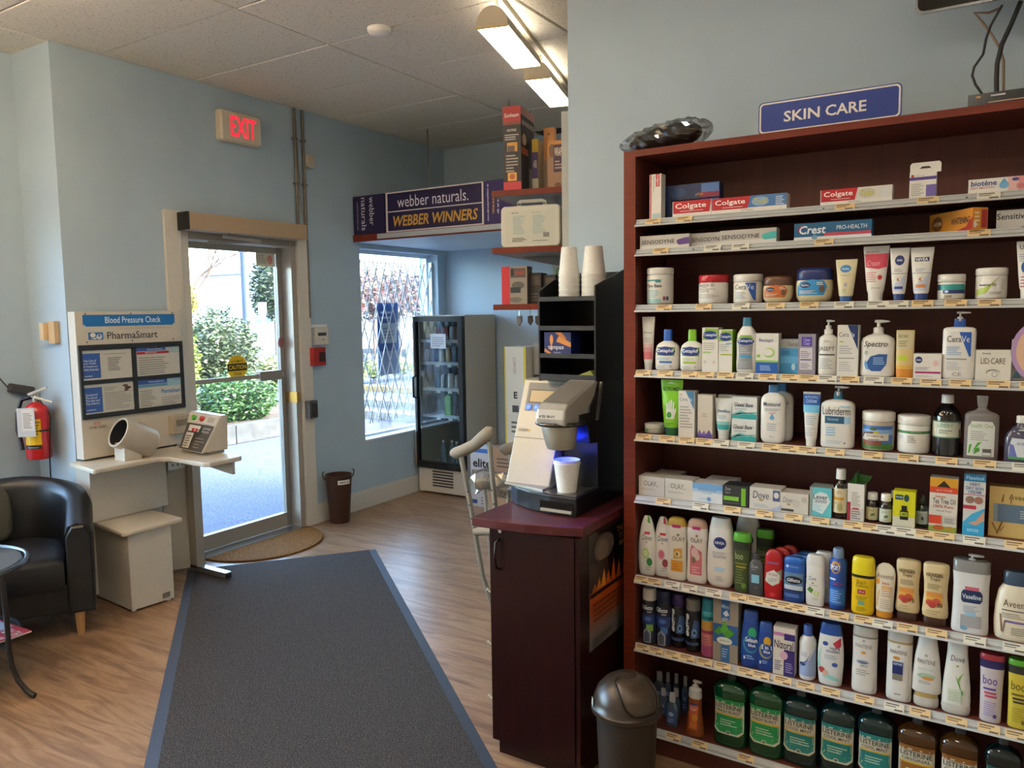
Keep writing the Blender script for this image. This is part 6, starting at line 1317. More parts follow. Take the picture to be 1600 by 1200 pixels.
box(1452, 1496, 747, 832, 'white and orange carton with yellow sun top on the sixth shelf', 'carton', 'carton', 'd0cbc0', [('r', -1, .83, 1, 1, 'c9952a'), ('p', ((-.5, .83), (0, .95), (.5, .83)), '33230f'), ('r', -1, .72, 1, .83, 'c9442a'), ('t', 'ACTIVE', -.55, .75, .6, .79, 'e0b0a0', .01), ('t', 'Tea Tree Oil', -.75, .52, .85, .62, '333338', .0), ('t', '100% Pure', -.72, .44, .72, .5, 'b5503a', .01), ('t', 'Huile de Theier', -.5, .37, .6, .41, '55565a', .0), ('l', -.6, .64, .6, .69, 1, 'c08070'), ('r', -1, .14, -.1, .3, 'c9442a'), ('r', .0, .14, .95, .3, 'bdb9ae'), ('l', .1, .17, .8, .27, 3, '77746c'), ('r', -1, 0, 1, .1, '8a9a3a'), ('e', -.3, .07, .4, .05, 'b05a2a'), ('e', .5, .07, .3, .04, 'a8882a')], d=.045)
box(1505, 1539, 741, 839, 'tall white and blue carton with red lozenge and hand picture on the sixth shelf', 'carton', 'carton', 'ccccc8', [('r', -1, .88, 1, 1, '2a78a8'), ('t', 'Flexitol', -.8, .91, .8, .97, 'b5dcec', .01), ('t', 'VERY', -.5, .81, .5, .86, '34588a', .015), ('t', 'DRY SKIN', -.8, .745, .8, .795, '34588a', .015), ('t', 'CREAM', -.6, .685, .6, .735, '34588a', .015), ('r', -1, .66, 1, .672, 'b8466a'), ('e', -.4, .58, .4, .06, '8a6a5a'), ('e', .4, .58, .4, .06, '99685c'), ('r', -1, .43, .2, .49, 'b83040'), ('p', ((-1, .2), (-.2, .35), (1, .46), (1, .15), (-1, .15)), '3fa0cc'), ('p', ((-.5, .2), (.2, .24), (.95, .42), (.98, .26), (.5, .2), (.2, .17)), 'c99a80'), ('r', -1, 0, 1, .15, '2f9acc'), ('t', 'MOISTURISE', -.55, .06, .5, .11, 'a8d8ec', .02)], d=.045)
box(1545, 1640, 763, 842, 'wide tan carton with slate blue band and wheat ears at the picture edge', 'carton', 'carton', 'c4a96a', [('r', -.85, .3, 1, .66, '586f84'), ('r', -.85, .3, -.7, .66, '7d8c96'), ('t', 'Aveeno', -.35, .76, .5, .87, '4a3f2a', .0), ('l', .05, .4, .6, .58, 4, 'aab4bc'), ('p', ((-.75, .04), (-.68, .06), (-.5, .3), (-.56, .32)), '7d5a2a'), ('p', ((-.7, .06), (-.64, .05), (-.85, .28), (-.9, .26)), '8a642f'), ('p', ((-.6, .1), (-.5, .18), (-.42, .26), (-.6, .14)), '7d5a2a'), ('p', ((-.6, .7), (-.55, .84), (-.5, .86), (-.54, .7)), '7d5a2a'), ('p', ((-.3, .68), (-.28, .78), (-.24, .78), (-.26, .68)), '7d5a2a')], d=.05)

cur = 6
DSH = [(0, .72), (.02, .82), (.1, .92), (.3, 1), (.5, .97), (.7, .84), (.85, .66), (.94, .48), (.985, .36), (1, .25)]
dvb = lambda c1, c2: [('r', -.2, .7, .42, .74, 'b82a34'), ('t', 'Dove', -.42, .6, .62, .69, '44485a', .0, .15), ('e', .08, .565, .1, .012, '9a8a4a'), ('p', ((.12, .9), (.42, .88), (.28, .985), (.1, .995)), c1), ('e', .0, .38, .36, .085, c2[0]), ('e', .0, .38, .26, .06, c2[1]), ('e', .4, .24, .3, .07, c2[2]), ('l', .0, .1, .6, .18, 2, 'a8a8a2')]
ves(995, 1023, 807, 899, 'white bottle with green tip and cucumber picture on the seventh shelf', 'shampoo_bottle', 'bottle', [('body', W, DSH)], dvb('4a9a3c', ('a8c46a', 'cfdba4', '2f7a3a')), d=.5, n=2.3)
ves(1019, 1048, 809, 903, 'white bottle with red tip and rose picture on the seventh shelf', 'shampoo_bottle', 'bottle', [('body', W, DSH)], dvb('b8323c', ('c9889a', 'b8607a', '8a3a4a')), d=.5, n=2.3, y=YDEF+.015)
OSH = [(0, .9), (.02, .97), (.1, 1), (.35, .93), (.6, .94), (.78, 1), (.86, .95)]
ves(1040, 1071, 809, 906, 'white bottle with yellow cap and honey picture on the seventh shelf', 'shampoo_bottle', 'bottle', [('body', 'd6d2c4', OSH), ('cap', 'b8983c', [(.86, .94), (.88, .95), (.95, .85), (.99, .62), (1, .4)])], [('r', -.35, .84, .5, .89, 'a8286a'), ('t', 'OLAY', -.35, .63, .9, .7, '4a463e', -.003), ('e', .25, .73, .14, .02, '8d7a4a'), ('p', ((-.2, .5), (.6, .52), (.65, .36), (-.2, .34)), 'c9962c'), ('e', .2, .42, .3, .05, 'd8c890'), ('e', .15, .42, .1, .03, '6a4a2a'), ('r', -.45, .14, .7, .32, 'c98a24'), ('l', -.3, .17, .5, .28, 3, 'a86a20')], d=.5, n=2.8)
ves(1071, 1103, 812, 911, 'white bottle with pink-beige cap and pink flower label on the seventh shelf', 'shampoo_bottle', 'bottle', [('body', 'd6d0c8', OSH), ('cap', 'c09a86', [(.86, .94), (.88, .95), (.95, .85), (.99, .62), (1, .4)])], [('r', -.35, .84, .45, .89, 'a8286a'), ('t', 'OLAY', -.5, .64, .65, .71, '4a463e', -.003), ('e', .1, .745, .12, .02, '8d7a4a'), ('p', ((-.55, .13), (.6, .13), (.6, .5), (-.4, .6), (-.55, .5)), 'c06a76'), ('e', -.1, .48, .35, .08, 'd3b4b4'), ('e', .15, .42, .25, .06, 'c9b8b0'), ('e', -.2, .36, .2, .05, '7d6a4a'), ('l', -.35, .16, .4, .28, 3, 'd8a8ae')], d=.5, n=2.8)
NVB = [(0, .72), (.015, .82), (.06, .94), (.2, 1), (.45, .98), (.7, .9), (.86, .82)]
t = ves(1102, 1145, 811, 918, 'large white bottle with round navy emblem on the seventh shelf', 'shampoo_bottle', 'bottle', [('body', W, NVB), ('cap', 'd3d0c8', [(.86, .81), (.87, .8), (.97, .7), (1, .64)])], [('e', .04, .65, .46, .085, '1d2c66'), ('t', 'NIVEA', -.3, .63, .38, .67, 'd6dae2', .02), ('t', 'SENSITIVE', -.42, .43, .5, .465, '4a5a86', .005), ('l', -.5, .48, .7, .53, 2, '9aa0ac'), ('e', .05, .28, .45, .02, 'a8c9e0'), ('e', .0, .25, .4, .02, 'a8c9e0'), ('l', -.2, .1, .35, .18, 4, 'a5a8b4')], d=.5, n=2.4)
back(t, .07, .085, 'plain white bottle top showing behind the navy emblem bottle')
bo = [('body', '3a4a24', [(0, .78), (.02, .86), (.1, .88), (.5, .92), (.72, .96)]), ('shoulder', '2a3024', [(.72, .96), (.86, 1)]), ('cap', '55a02c', [(.86, 1.0), (.88, 1.02), (.95, 1), (1, .9)])]
t = ves(1144, 1172, 834, 927, 'olive green bottle with lime green cap on the seventh shelf', 'shampoo_bottle', 'bottle', bo, [('t', 'boo', -.7, .56, .2, .68, 'a8b48a', .0), ('r', -.7, .48, .6, .5, '8a8a2c'), ('l', -.6, .15, .5, .42, 6, '6a7a4a'), ('e', .3, .12, .25, .05, '6a8a3a'), ('r', -.6, .42, .5, .45, 'a8983c')], d=.55, n=2.4)
back(t, .055, .08, 'second lime-capped bottle in the shade behind the olive green one')
ves(1169, 1192, 866, 932, 'small charcoal bottle with light blue square label on the seventh shelf', 'shampoo_bottle', 'bottle', [('body', '4a4c50', [(0, .88), (.02, .97), (.5, 1), (.74, .95), (.82, .7), (.85, .5)]), cap(.85, .5, c='33353a')], [('t', 'Dove', -.55, .66, .3, .74, 'b0b2b8', .0, .15), ('t', 'MEN+', -.5, .6, .1, .64, '8d9096', .0), ('r', -.55, .3, .5, .5, '7ab8d0'), ('r', -.1, .18, .3, .2, '77797d')], d=.5, n=2.8)
DEO = [(0, .94), (.015, .98), (.55, 1), (.8, .96), (.88, .92)]
t = ves(1193, 1222, 860, 938, 'red deodorant stick with pale hexagon label on the seventh shelf', 'deodorant_stick', 'deodorant', [('body', 'a8161c', DEO), ('cap', '9a1a1e', [(.88, .92), (.92, .86), (.98, .6), (1, .4)])], [('p', ((-.95, .36), (-.3, .28), (.9, .4), (.95, .62), (.6, .58), (-.5, .5)), '8d9a8a'), ('p', ((-.8, .34), (0, .26), (.7, .34), (.75, .5), (.1, .6), (-.7, .52)), 'cfccc4'), ('t', 'Old Spice', -.6, .46, .5, .53, '8d3a3a', .0, .2), ('l', -.55, .34, .5, .43, 3, '8fa89a'), ('t', 'HIGH ENDURANCE', -.7, .72, .6, .76, '5a7ab8', .02), ('e', .0, .08, .3, .04, 'c0333a')], d=.5, n=3)
for k in (1, 2): back(t, .018*k, .036*k, ['', 'second red deodorant stick behind the front one', 'third red deodorant stick at the back of its row'][k])
t = ves(1223, 1257, 872, 944, 'blue deodorant stick with black wing label on the seventh shelf', 'deodorant_stick', 'deodorant', [('body', '1d3f86', DEO), ('cap', '1f5fb0', [(.88, .95), (.93, .98), (.97, .9), (1, .7)])], [('r', -.95, .62, .95, .86, '2358a8'), ('e', -.6, .8, .14, .03, 'b5c4dc'), ('t', 'Clinical', -.4, .78, .4, .82, '8fb0dc'), ('r', -.88, .28, .85, .66, '5a7a9a'), ('e', .0, .5, .8, .09, '10151c'), ('t', 'Gillette', -.62, .46, .6, .54, 'd0d6de', .02, .2), ('r', -.88, .28, .85, .38, 'b5bcc4'), ('r', -.9, .22, .88, .28, '1a2f5f'), ('l', -.8, .12, .7, .2, 2, '6a8fc4')], d=.5, n=3)
for k in (1, 2): back(t, .014*k, .036*k, ['', 'second blue deodorant stick behind the front one', 'third blue deodorant stick at the back of its row'][k])
t = ves(1258, 1288, 868, 949, 'white deodorant stick with cucumber picture on the seventh shelf', 'deodorant_stick', 'deodorant', [('body', W, [(0, .88), (.02, .95), (.3, 1), (.55, .94), (.78, .98)]), ('cap', 'cfcdc6', [(.78, .99), (.85, 1), (.94, .95), (1, .75)])], [('t', 'Dove', -.62, .5, .15, .58, '44485a', .0, .15), ('e', -.2, .45, .14, .015, '9a8a4a'), ('p', ((-.8, .3), (-.3, .24), (-.1, .32), (-.5, .38)), '4a7a34'), ('e', .2, .25, .3, .05, 'a8c47a'), ('e', .2, .25, .2, .035, 'cfdba8'), ('l', -.6, .4, .6, .43, 1, 'a5a8a0'), ('l', -.2, .12, .5, .18, 2, 'b0b4a4')], d=.5, n=2.8)
back(t, .018, .045, 'second white deodorant stick behind the cucumber one')
ves(1293, 1321, 859, 954, 'blue sport spray can with orange ring emblem on the seventh shelf', 'spray_can', 'spray can', [('body', '1d4a9a', [(0, .88), (.015, .95), (.4, .98), (.75, 1), (.8, .9), (.84, .64)]), ('cap', M('8fa8cc', .2, trans=.4), [(.84, .62), (.86, .65), (.97, .62), (1, .5)])], [('e', -.15, .7, .55, .1, 'c98a24'), ('e', -.12, .69, .38, .07, '1d4a9a'), ('t', 'SPORT', -.78, .66, .4, .74, 'dfe4ec', .025, .2), ('t', 'BANANA', -.5, .76, .4, .79, 'c9a03c', .01), ('r', -.8, .49, -.1, .52, 'c9cfdc'), ('t', 'BOAT 60', -.3, .41, .6, .46, 'a83a4a', .02), ('r', -.9, .08, .9, .36, '2a6ab8'), ('l', -.7, .12, .7, .34, 6, '86aadc')], d=1, n=2)
ves(1329, 1366, 872, 962, 'bright yellow sun lotion bottle with black band on the seventh shelf', 'sunscreen_bottle', 'bottle', [('body', 'd8b414', [(0, .86), (.015, .93), (.06, .97), (.4, .96), (.68, 1)]), ('cap', 'd8c41a', [(.68, .99), (.7, 1), (.9, .98), (.97, .92), (1, .8)])], [('r', -.99, .645, .99, .695, '1c1a10'), ('t', 'Beach', -.5, .54, .3, .61, '5a5214', .0, .15), ('t', 'Defense', -.55, .48, .5, .54, '5a5214', .0, .15), ('r', -.4, .36, .25, .44, 'a83044'), ('t', 'SPF 60', -.3, .38, .15, .42, 'e0b8b0', .02), ('r', -.35, .17, .2, .24, '6a9a8a'), ('l', -.55, .26, .5, .33, 3, '8d7d14'), ('l', -.5, .06, .5, .14, 3, '8d7d14')], d=.55, n=2.6)
ves(1366, 1398, 882, 967, 'pale sunscreen tube on orange cap with round top on the seventh shelf', 'sunscreen_tube', 'tube', [('body', 'd6cdb8', [(.12, .8, .8), (.14, .86, .85), (.5, .92, .6), (.8, 1, .3), (.9, .9, .2), (.96, .66, .12), (1, .3, .1)]), ('cap', 'c9862c', [(0, .74, .75), (.02, .8, .8), (.12, .82, .8)])], [('t', 'Aveeno', -.85, .72, .8, .81, '6a5a44', -.003), ('e', -.72, .66, .2, .06, 'd0963a'), ('l', -.3, .4, .8, .66, 6, 'c09a7a'), ('r', -.3, .52, .7, .58, 'd0a068'), ('t', 'Protect', -.3, .62, .4, .67, 'b8603a', .0), ('p', ((-.85, .2), (-.75, .2), (-.5, .5), (-.6, .5)), 'd0a25a'), ('l', -.4, .18, .7, .36, 5, 'bfa890')], d=.6, n=2.4)
HT = [(.14, .84), (.155, .94), (.22, .98), (.5, .86), (.68, .88), (.85, .97), (.95, .97), (.985, .9), (1, .7)]
for L, R, T, B, lab, sp in ((1398, 1438, 876, 971, 'cream sun lotion bottle on brown cap marked fifteen on the seventh shelf', '15'), (1440, 1483, 882, 980, 'cream sun lotion bottle on brown cap marked thirty on the seventh shelf', '30')):
    ves(L, R, T, B, lab, 'sunscreen_bottle', 'bottle', [('body', 'cbb78c', HT), ('cap', '3a2418', [(0, .8), (.02, .86), (.1, .86), (.14, .8)])],
        [('t', 'HAWAIIAN', -.72, .79, .5, .86, '33261c', .02), ('t', 'Tropic', -.42, .72, .35, .79, '33261c', .012, .25), ('l', -.6, .6, .5, .69, 4, '77684c'), ('r', -.68, .47, .5, .55, 'c9853c'), ('r', -.68, .34, .5, .47, 'd0a03c'), ('e', -.4, .38, .3, .05, 'b84a3a'), ('e', .1, .4, .32, .06, 'b8503c'), ('e', -.2, .35, .3, .05, 'a83a34'), ('t', sp, .15, .32, .55, .39, '2a2420', .01), ('l', -.6, .2, .5, .28, 2, 'b09a70')], d=.5, n=2.8)
ves(1487, 1547, 869, 993, 'large white pump bottle with clear shoulder cap and navy label on the seventh shelf', 'pump_bottle', 'bottle', [('body', 'ccccca', [(0, .94), (.015, .99), (.05, 1), (.3, .96), (.6, .95), (.78, 1)]), ('overcap', M('a8a6a2', .15, trans=.45), [(.78, 1), (.8, 1.0), (.92, 1), (.93, .94)])], [('r', -.32, .56, .42, .605, 'c05a70'), ('p', ((-.5, .43), (-.4, .4), (.5, .4), (.62, .44), (.62, .52), (.5, .56), (-.4, .56), (-.5, .52)), '1d3358'), ('t', 'Vaseline', -.45, .45, .55, .51, 'd3dae2', .015), ('l', -.36, .28, .5, .37, 4, '9a9ca2'), ('r', -.5, .08, .6, .24, '9a9a9c'), ('r', -.25, .23, .3, .28, '8fb8d0'), ('e', -.3, .07, .2, .03, '6a9ab8')], d=.5, n=3.2, pump=('cfcdc8', .9, .2))
ves(1553, 1625, 897, 1007, 'cream bottle with slate blue cap at the right end of the seventh shelf', 'lotion_bottle', 'bottle', [('body', 'd3c8b0', [(0, .86), (.015, .93), (.06, .97), (.25, 1), (.5, .96), (.7, .84), (.77, .7), (.8, .62)]), ('cap', '34465a', [(.8, .6), (.82, .62), (.97, .62), (1, .54)])], [('t', 'Aveeno', -.6, .5, .55, .6, '4a3f34', -.003), ('r', -.65, .44, .7, .455, '55504a'), ('l', -.65, .34, .5, .42, 3, '8d8474'), ('r', -.5, .27, .7, .3, '6a5a9a'), ('p', ((-.65, .12), (-.58, .12), (-.68, .38), (-.75, .38)), '7d5a4a'), ('p', ((-.6, .1), (-.55, .12), (-.48, .28), (-.52, .3)), '7d5a4a'), ('l', -.2, .1, .5, .22, 4, '9a9080')], d=.55, n=2.6)

cur = 7
CAN = [(0, .88), (.01, .97), (.03, 1), (.74, 1), (.77, .94), (.79, .9)]
def can_(L, R, T, B, lab, body, capc, decs, **k):
    return ves(L, R, T, B, lab, 'shaving_can', 'spray can', [('body', M(body, .25, .2), CAN), ('cap', M(capc, .4), [(.78, .92), (.79, .96), (.95, .93), (.985, .85), (1, .65)])], decs, d=1, n=2, **k)
gl = lambda c: [('r', -.98, .62, .98, .78, '10141c'), ('t', 'Gillette', -.75, .62, .72, .7, 'd3d8de', .02, .15), ('t', 'SERIES', .0, .57, .6, .6, 'b5bcc6', .01), ('r', -.95, .36, .95, .54, '22356f'), ('e', .1, .46, .5, .04, '4a6aa8'), ('r', -.1, .24, .75, .36, c), ('p', ((-.5, .03), (.5, .03), (.55, .22), (.0, .3), (-.55, .22)), '8d92a0'), ('p', ((-.35, .05), (.35, .05), (.38, .2), (0, .26), (-.38, .2)), '4a4c58')]
can_(1000, 1022, 920, 1007, 'black and grey shaving can with white cap at the left end of the eighth shelf', '3a3c48', 'c9c6be', gl('7aa84a'))
can_(1022, 1045, 924, 1011, 'navy shaving can with dark blue cap on the eighth shelf', '2f3550', '16223f', gl('3f6aa8'))
ed = lambda c: [('r', -.98, .3, .98, .78, '1c1e26'), ('p', ((-.05, .28), (.95, .28), (.95, .6), (.4, .62)), '3f5a86'), ('e', .45, .38, .3, .07, '6a94c4'), ('e', .45, .38, .16, .035, '1c2a4a'), ('r', -.9, .14, .9, .2, '34466a')]
for L, R, T, B, lab, c, cc in ((1046, 1068, 929, 1013, 'black shaving can with purple cap on the eighth shelf', '17181c', '34245a'), (1068, 1091, 937, 1020, 'black shaving can with grey cap on the eighth shelf', '1a1a1c', '77736c')):
    can_(L, R, T, B, lab, c, cc, ed(0)+[('U', 'edge', -.9, .3, -.05, .72, 'd8dade', .03, .25)])
can_(1093, 1115, 936, 1027, 'pink and gold shaving can with teal cap on the eighth shelf', 'b8708a', '1f7a8c', [('r', -.98, .62, .98, .78, '2f8f9c'), ('t', 'Skintimate', -.8, .64, .8, .72, '16343c', .02, .2), ('r', -.98, .45, .98, .62, 'b5863c'), ('r', -.98, .4, .98, .46, '8a2f5a'), ('r', -.98, .2, .98, .4, 'b8746a'), ('r', -.98, .04, .98, .2, 'a8487a'), ('l', -.7, .1, .6, .36, 6, '8a4a6a')])
box(1114, 1153, 937, 1038, 'clear box with blue bands and green mint leaves on the eighth shelf', 'carton', 'carton', '8d8478', [('r', -.35, .68, .35, 1, '2f5f96'), ('r', -1, .3, 1, .6, '2a5a94'), ('r', -.35, 0, .35, .3, '3a6a9e'), ('t', 'Mint', -.3, .86, .3, .92, 'b0c4d8', .01), ('p', ((-.2, .78), (.1, .84), (.3, .76), (0, .73)), 'c9ccd0'), ('l', -.25, .66, .25, .72, 2, 'b0c4d8'), ('p', ((-.9, .46), (-.5, .56), (-.1, .5), (-.5, .42)), '3f8a2c'), ('p', ((-.4, .5), (-.1, .68), (.3, .52), (0, .42)), '55a03a'), ('p', ((-.2, .46), (.4, .54), (.75, .48), (.2, .38)), '4a9430'), ('e', -.05, .34, .62, .06, 'd0d0c4'), ('t', 'Spearmint', -.45, .325, .35, .355, '4a5a3a'), ('l', -.25, .08, .25, .24, 4, '9ab4d0')], d=.05)
SEL = [(0, .84), (.015, .92), (.2, 1), (.45, .97), (.68, .84), (.8, .74)]
for L, R, T, B, lab, y in ((1155, 1187, 956, 1044, 'blue shampoo bottle with green drop and teal ring on the eighth shelf', None), (1181, 1209, 974, 1051, 'shorter blue shampoo bottle with gold ring on the eighth shelf', None)):
    g_ = '2f9a6a' if L < 1170 else 'c99a24'
    ves(L, R, T, B, lab, 'shampoo_bottle', 'bottle', [('body', '1d3f8a', SEL), ('cap', '24478f', [(.8, .73), (.82, .72), (.97, .68), (1, .58)])], [('e', .25, .62, .4, .1, g_), ('e', .1, .42, .75, .16, '2f7a9a' if L < 1170 else '8a8a6a'), ('e', .18, .43, .62, .13, '1d3f8a'), ('t', 'Selsun' if L < 1170 else '2 in 1', -.4, .46, .75, .54, 'dfe6ee', .02), ('t', 'blue', -.1, .38, .6, .44, 'dfe6ee', .02), ('l', -.3, .16, .6, .24, 2, '8fb0dc'), ('r', -.55, .14, -.4, .2, 'dfe6ee')], d=.5, n=2.6, y=y)
box(1208, 1242, 981, 1061, 'white and purple carton with pink circle on the eighth shelf', 'carton', 'carton', 'cfc8bc', [('r', .0, 0, 1, .82, '33266a'), ('r', -1, .82, 1, .89, 'b876a8'), ('r', .0, .82, 1, .88, '33266a'), ('r', -1, .55, .95, .75, 'cfc8bc'), ('t', 'Nizoral', -.9, .56, .85, .73, '1f1d33', .012), ('e', .0, .42, .36, .085, 'd0a4b8'), ('l', -.85, .1, -.1, .32, 5, '5a5470'), ('l', .15, .08, .85, .3, 5, '9a92c4')], d=.045)
ves(1246, 1273, 980, 1065, 'white round bottle with blue cap and blue swoosh on the eighth shelf', 'shampoo_bottle', 'bottle', [('body', 'd3d4d4', [(0, .88), (.015, .96), (.05, 1), (.66, 1), (.73, .92), (.78, .7), (.81, .52)]), cap(.8, .54, c='3f5fa8')], [('p', ((-.95, .08), (.95, .08), (.95, .6), (.5, .4), (-.95, .3)), '93a8d0'), ('l', -.6, .45, .2, .54, 3, 'a5a8b4'), ('e', -.4, .3, .36, .035, '2c3a6a'), ('p', ((-.7, .26), (.2, .4), (.6, .52), (.1, .36)), '3a5aa0')], d=1, n=2)
ves(1276, 1317, 976, 1076, 'wide white shampoo bottle with deep blue top and red apple picture on the eighth shelf', 'shampoo_bottle', 'bottle', [('body', 'd3d4d2', [(0, .8), (.015, .88), (.1, .92), (.35, 1), (.6, .99), (.82, .86)]), ('cap', '1f4a96', [(.82, .86), (.84, .86), (.95, .8), (1, .7)])], [('e', -.35, .68, .22, .035, '24407f'), ('p', ((.2, .7), (.8, .8), (.82, .66), (.5, .62)), 'b8344a'), ('t', 'head &', .0, .6, .75, .65, '2c3f6a', .01, .2), ('t', 'shoulders', -.3, .55, .75, .6, '2c3f6a', .01, .2), ('l', -.4, .44, .7, .52, 3, '9aa8ac'), ('p', ((-.95, .3), (-.85, .5), (-.7, .62), (-.8, .44), (-.8, .26), (-.5, .14)), '9accc4'), ('p', ((-.6, .14), (.7, .08), (.7, .14), (-.2, .2)), '8fc9c4'), ('e', -.6, .24, .26, .05, 'a83a34'), ('e', -.3, .2, .22, .045, 'cfa898'), ('e', .4, .36, .22, .035, '3a5aa0')], d=.5, n=2.4)
PAN = [(0, .84), (.012, .95), (.06, 1), (.3, .99), (.6, .96), (.84, .99)]
pn_ = [('e', -.05, .8, .12, .02, 'a5a29c'), ('t', 'PANTENE', -.7, .69, .6, .745, '5a554e', -.002)]
for L, R, T, B, lab, ex_, capc in ((1330, 1370, 981, 1085, 'white shampoo bottle with grey wave emblem on the eighth shelf', [('e', -.05, .62, .2, .02, 'c98a34'), ('e', -.1, .48, .5, .03, '8f9eb4'), ('e', -.1, .47, .4, .015, '5a6a86'), ('t', '2IN1', -.3, .41, .3, .44, '5a554e', .01), ('l', -.6, .28, .6, .38, 3, '9a968e')], 'bdb8ae'),
                       (1384, 1425, 989, 1099, 'white shampoo bottle with navy block label and gold neck on the eighth shelf', [('e', -.2, .63, .28, .025, 'c98a34'), ('r', -.5, .4, .32, .58, '1d2c66'), ('t', 'REPAIR', -.42, .53, .26, .565, 'b5c0dc', .02), ('r', -.48, .31, .3, .4, '7d766a'), ('l', -.3, .1, .2, .14, 1, '8d8980')], 'c0bbb2')):
    ves(L, R, T, B, lab, 'shampoo_bottle', 'bottle', [('body', 'd0cec8', PAN), ('neck_ring', 'a58d5a' if L > 1380 else '8d877c', [(.84, .97), (.87, .97)]), ('cap', capc, [(.87, .98), (.88, .99), (.97, .97), (1, .88)])], pn_+ex_+[('p', ((.55, .02), (.95, .04), (.95, .3), (.8, .12)), 'bdb8b4')], d=.55, n=2.5)
ves(1424, 1471, 998, 1110, 'white conditioner bottle standing on gold-ringed cap on the eighth shelf', 'shampoo_bottle', 'bottle', [('body', 'd0cec8', [(.21, .92), (.225, 1), (.4, .98), (.7, .84), (.9, .68), (.97, .62), (1, .5)]), ('neck_ring', 'a58d5a', [(.14, .8), (.21, .82)]), ('cap', 'b8b4ac', [(0, .74), (.012, .84), (.06, .88), (.14, .86)])], [('e', -.05, .75, .12, .02, 'a5a29c'), ('t', 'PANTENE', -.62, .63, .58, .69, '5a554e', -.002), ('t', 'SMOOTH SLEEK', -.55, .54, .5, .57, '8fb0a8', .0), ('e', .0, .46, .6, .04, '9ab8a0'), ('e', .1, .43, .4, .025, 'c98a3c'), ('l', -.5, .35, .5, .4, 2, '9a968e')], d=.5, n=2.5)
ves(1471, 1518, 1007, 1121, 'white conditioner bottle with aloe leaf picture on the eighth shelf', 'shampoo_bottle', 'bottle', [('body', 'd3d2ca', [(.14, .96), (.2, .98), (.4, .93), (.65, .8), (.85, .7), (.97, .68), (1, .6)]), ('cap', 'bcb9b0', [(0, .82), (.015, .93), (.08, 1), (.14, .97)])], [('t', 'Dove', -.45, .75, .5, .83, '4a4f68', .0, .2), ('e', .05, .69, .1, .012, '9a8a4a'), ('p', ((-.1, .56), (.1, .45), (.4, .3), (.2, .46)), '5a9a44'), ('p', ((.1, .52), (.5, .62), (.3, .54), (.15, .46)), '7ab45c'), ('p', ((.2, .34), (.5, .28), (.45, .36)), '6aa84f'), ('r', -.55, .18, .35, .36, 'c0c9b4'), ('l', -.5, .2, .3, .34, 4, 'a8b49c')], d=.5, n=2.5)
for L, R, T, B, lab, body, sh, cp_, tx in ((1529, 1569, 1024, 1136, 'lilac and white bottle with navy shoulder and red cap on the eighth shelf', 'c0b6b8', '2a2458', 'a0323a', '55408a'), (1573, 1614, 1033, 1146, 'yellow bottle with dark shoulder and lime cap at the picture edge of the eighth shelf', 'c0ac3c', '2f312c', '5aa02a', '6a5f1c')):
    ves(L, R, T, B, lab, 'shampoo_bottle', 'bottle', [('body', body, [(0, .8), (.015, .86), (.3, .87), (.6, .9), (.8, .96)]), ('shoulder', sh, [(.8, .97), (.92, 1)]), ('cap', cp_, [(.92, 1), (.93, 1.02), (.98, .98), (1, .9)])], [('t', 'boo', -.7, .56, .45, .69, tx, .004), ('r', -.65, .48, .35, .51, tx), ('r', -.55, .42, .4, .45, 'b8405a' if L < 1560 else '2f312c'), ('r', -.5, .37, .45, .4, 'b8405a' if L < 1560 else '3a3c2c'), ('l', -.55, .1, .5, .32, 7, '9a8ab4' if L < 1560 else '9a8a30'), ('e', .35, .1, .16, .03, tx)], d=.55, n=2.4)

cur = 8
def sani(L, R, T, B, lab, y, col='5a6a80'):
    return ves(L, R, T, B, lab, 'sanitizer_bottle', 'bottle', [('body', M(col, .15, trans=.3), [(0, .9), (.02, .98), (.55, 1), (.64, .92), (.7, .6), (.73, .45)]), cap(.73, .5, c='b5b5b8')], [('r', -.7, .1, .7, .5, '2f4f86'), ('e', 0, .38, .4, .07, '9ab0d0'), ('l', -.5, .14, .5, .28, 2, '8fa5cc')], d=.6, n=2.8, y=y)
LB8 = 1150
for k, (L, R, T, y, lab) in enumerate(((1020, 1037, 1051, .15, 'small clear sanitizer bottle at the left of the back row on the ninth shelf'), (1037, 1048, 1052, .16, 'small clear sanitizer bottle second in the back row on the ninth shelf'), (1050, 1061, 1054, .16, 'small clear sanitizer bottle third in the back row on the ninth shelf'), (1064, 1075, 1058, .15, 'small clear sanitizer bottle at the right of the back row on the ninth shelf'),
                                  (1028, 1042, 1077, .085, 'small clear sanitizer bottle left in the middle row beside the bin'), (1048, 1062, 1077, .09, 'small clear sanitizer bottle right in the middle row beside the bin'), (1039, 1058, 1085, .03, 'front small blue sanitizer bottle beside the bin on the ninth shelf'))):
    sani(L, R, T, 1135, lab, YDEF+y)
ves(1067, 1098, 1068, 1150, 'orange foaming soap bottle with white pump on the ninth shelf', 'pump_bottle', 'bottle', [('body', M('a85a30', .15, trans=.4), [(0, 1), (.02, 1), (.2, .85), (.45, .68), (.6, .66), (.68, .6)]), ('collar', 'c5c5c4', [(.68, .62), (.7, .66), (.84, .62), (.88, .3)])], [('p', ((-.45, .12), (.4, .12), (.42, .6), (-.42, .6)), 'c0552c'), ('r', -.42, .55, .42, .6, '3a3a6a'), ('p', ((-.4, .38), (.4, .5), (.4, .56), (-.4, .56)), 'c06a60'), ('e', .1, .34, .3, .07, 'c98a34'), ('e', .0, .2, .35, .06, 'c9702c'), ('t', 'Foam', -.3, .47, .25, .52, 'e0d0c8', .01)], d=.75, n=2.2, pump=('c5c5c4', .85, .3))
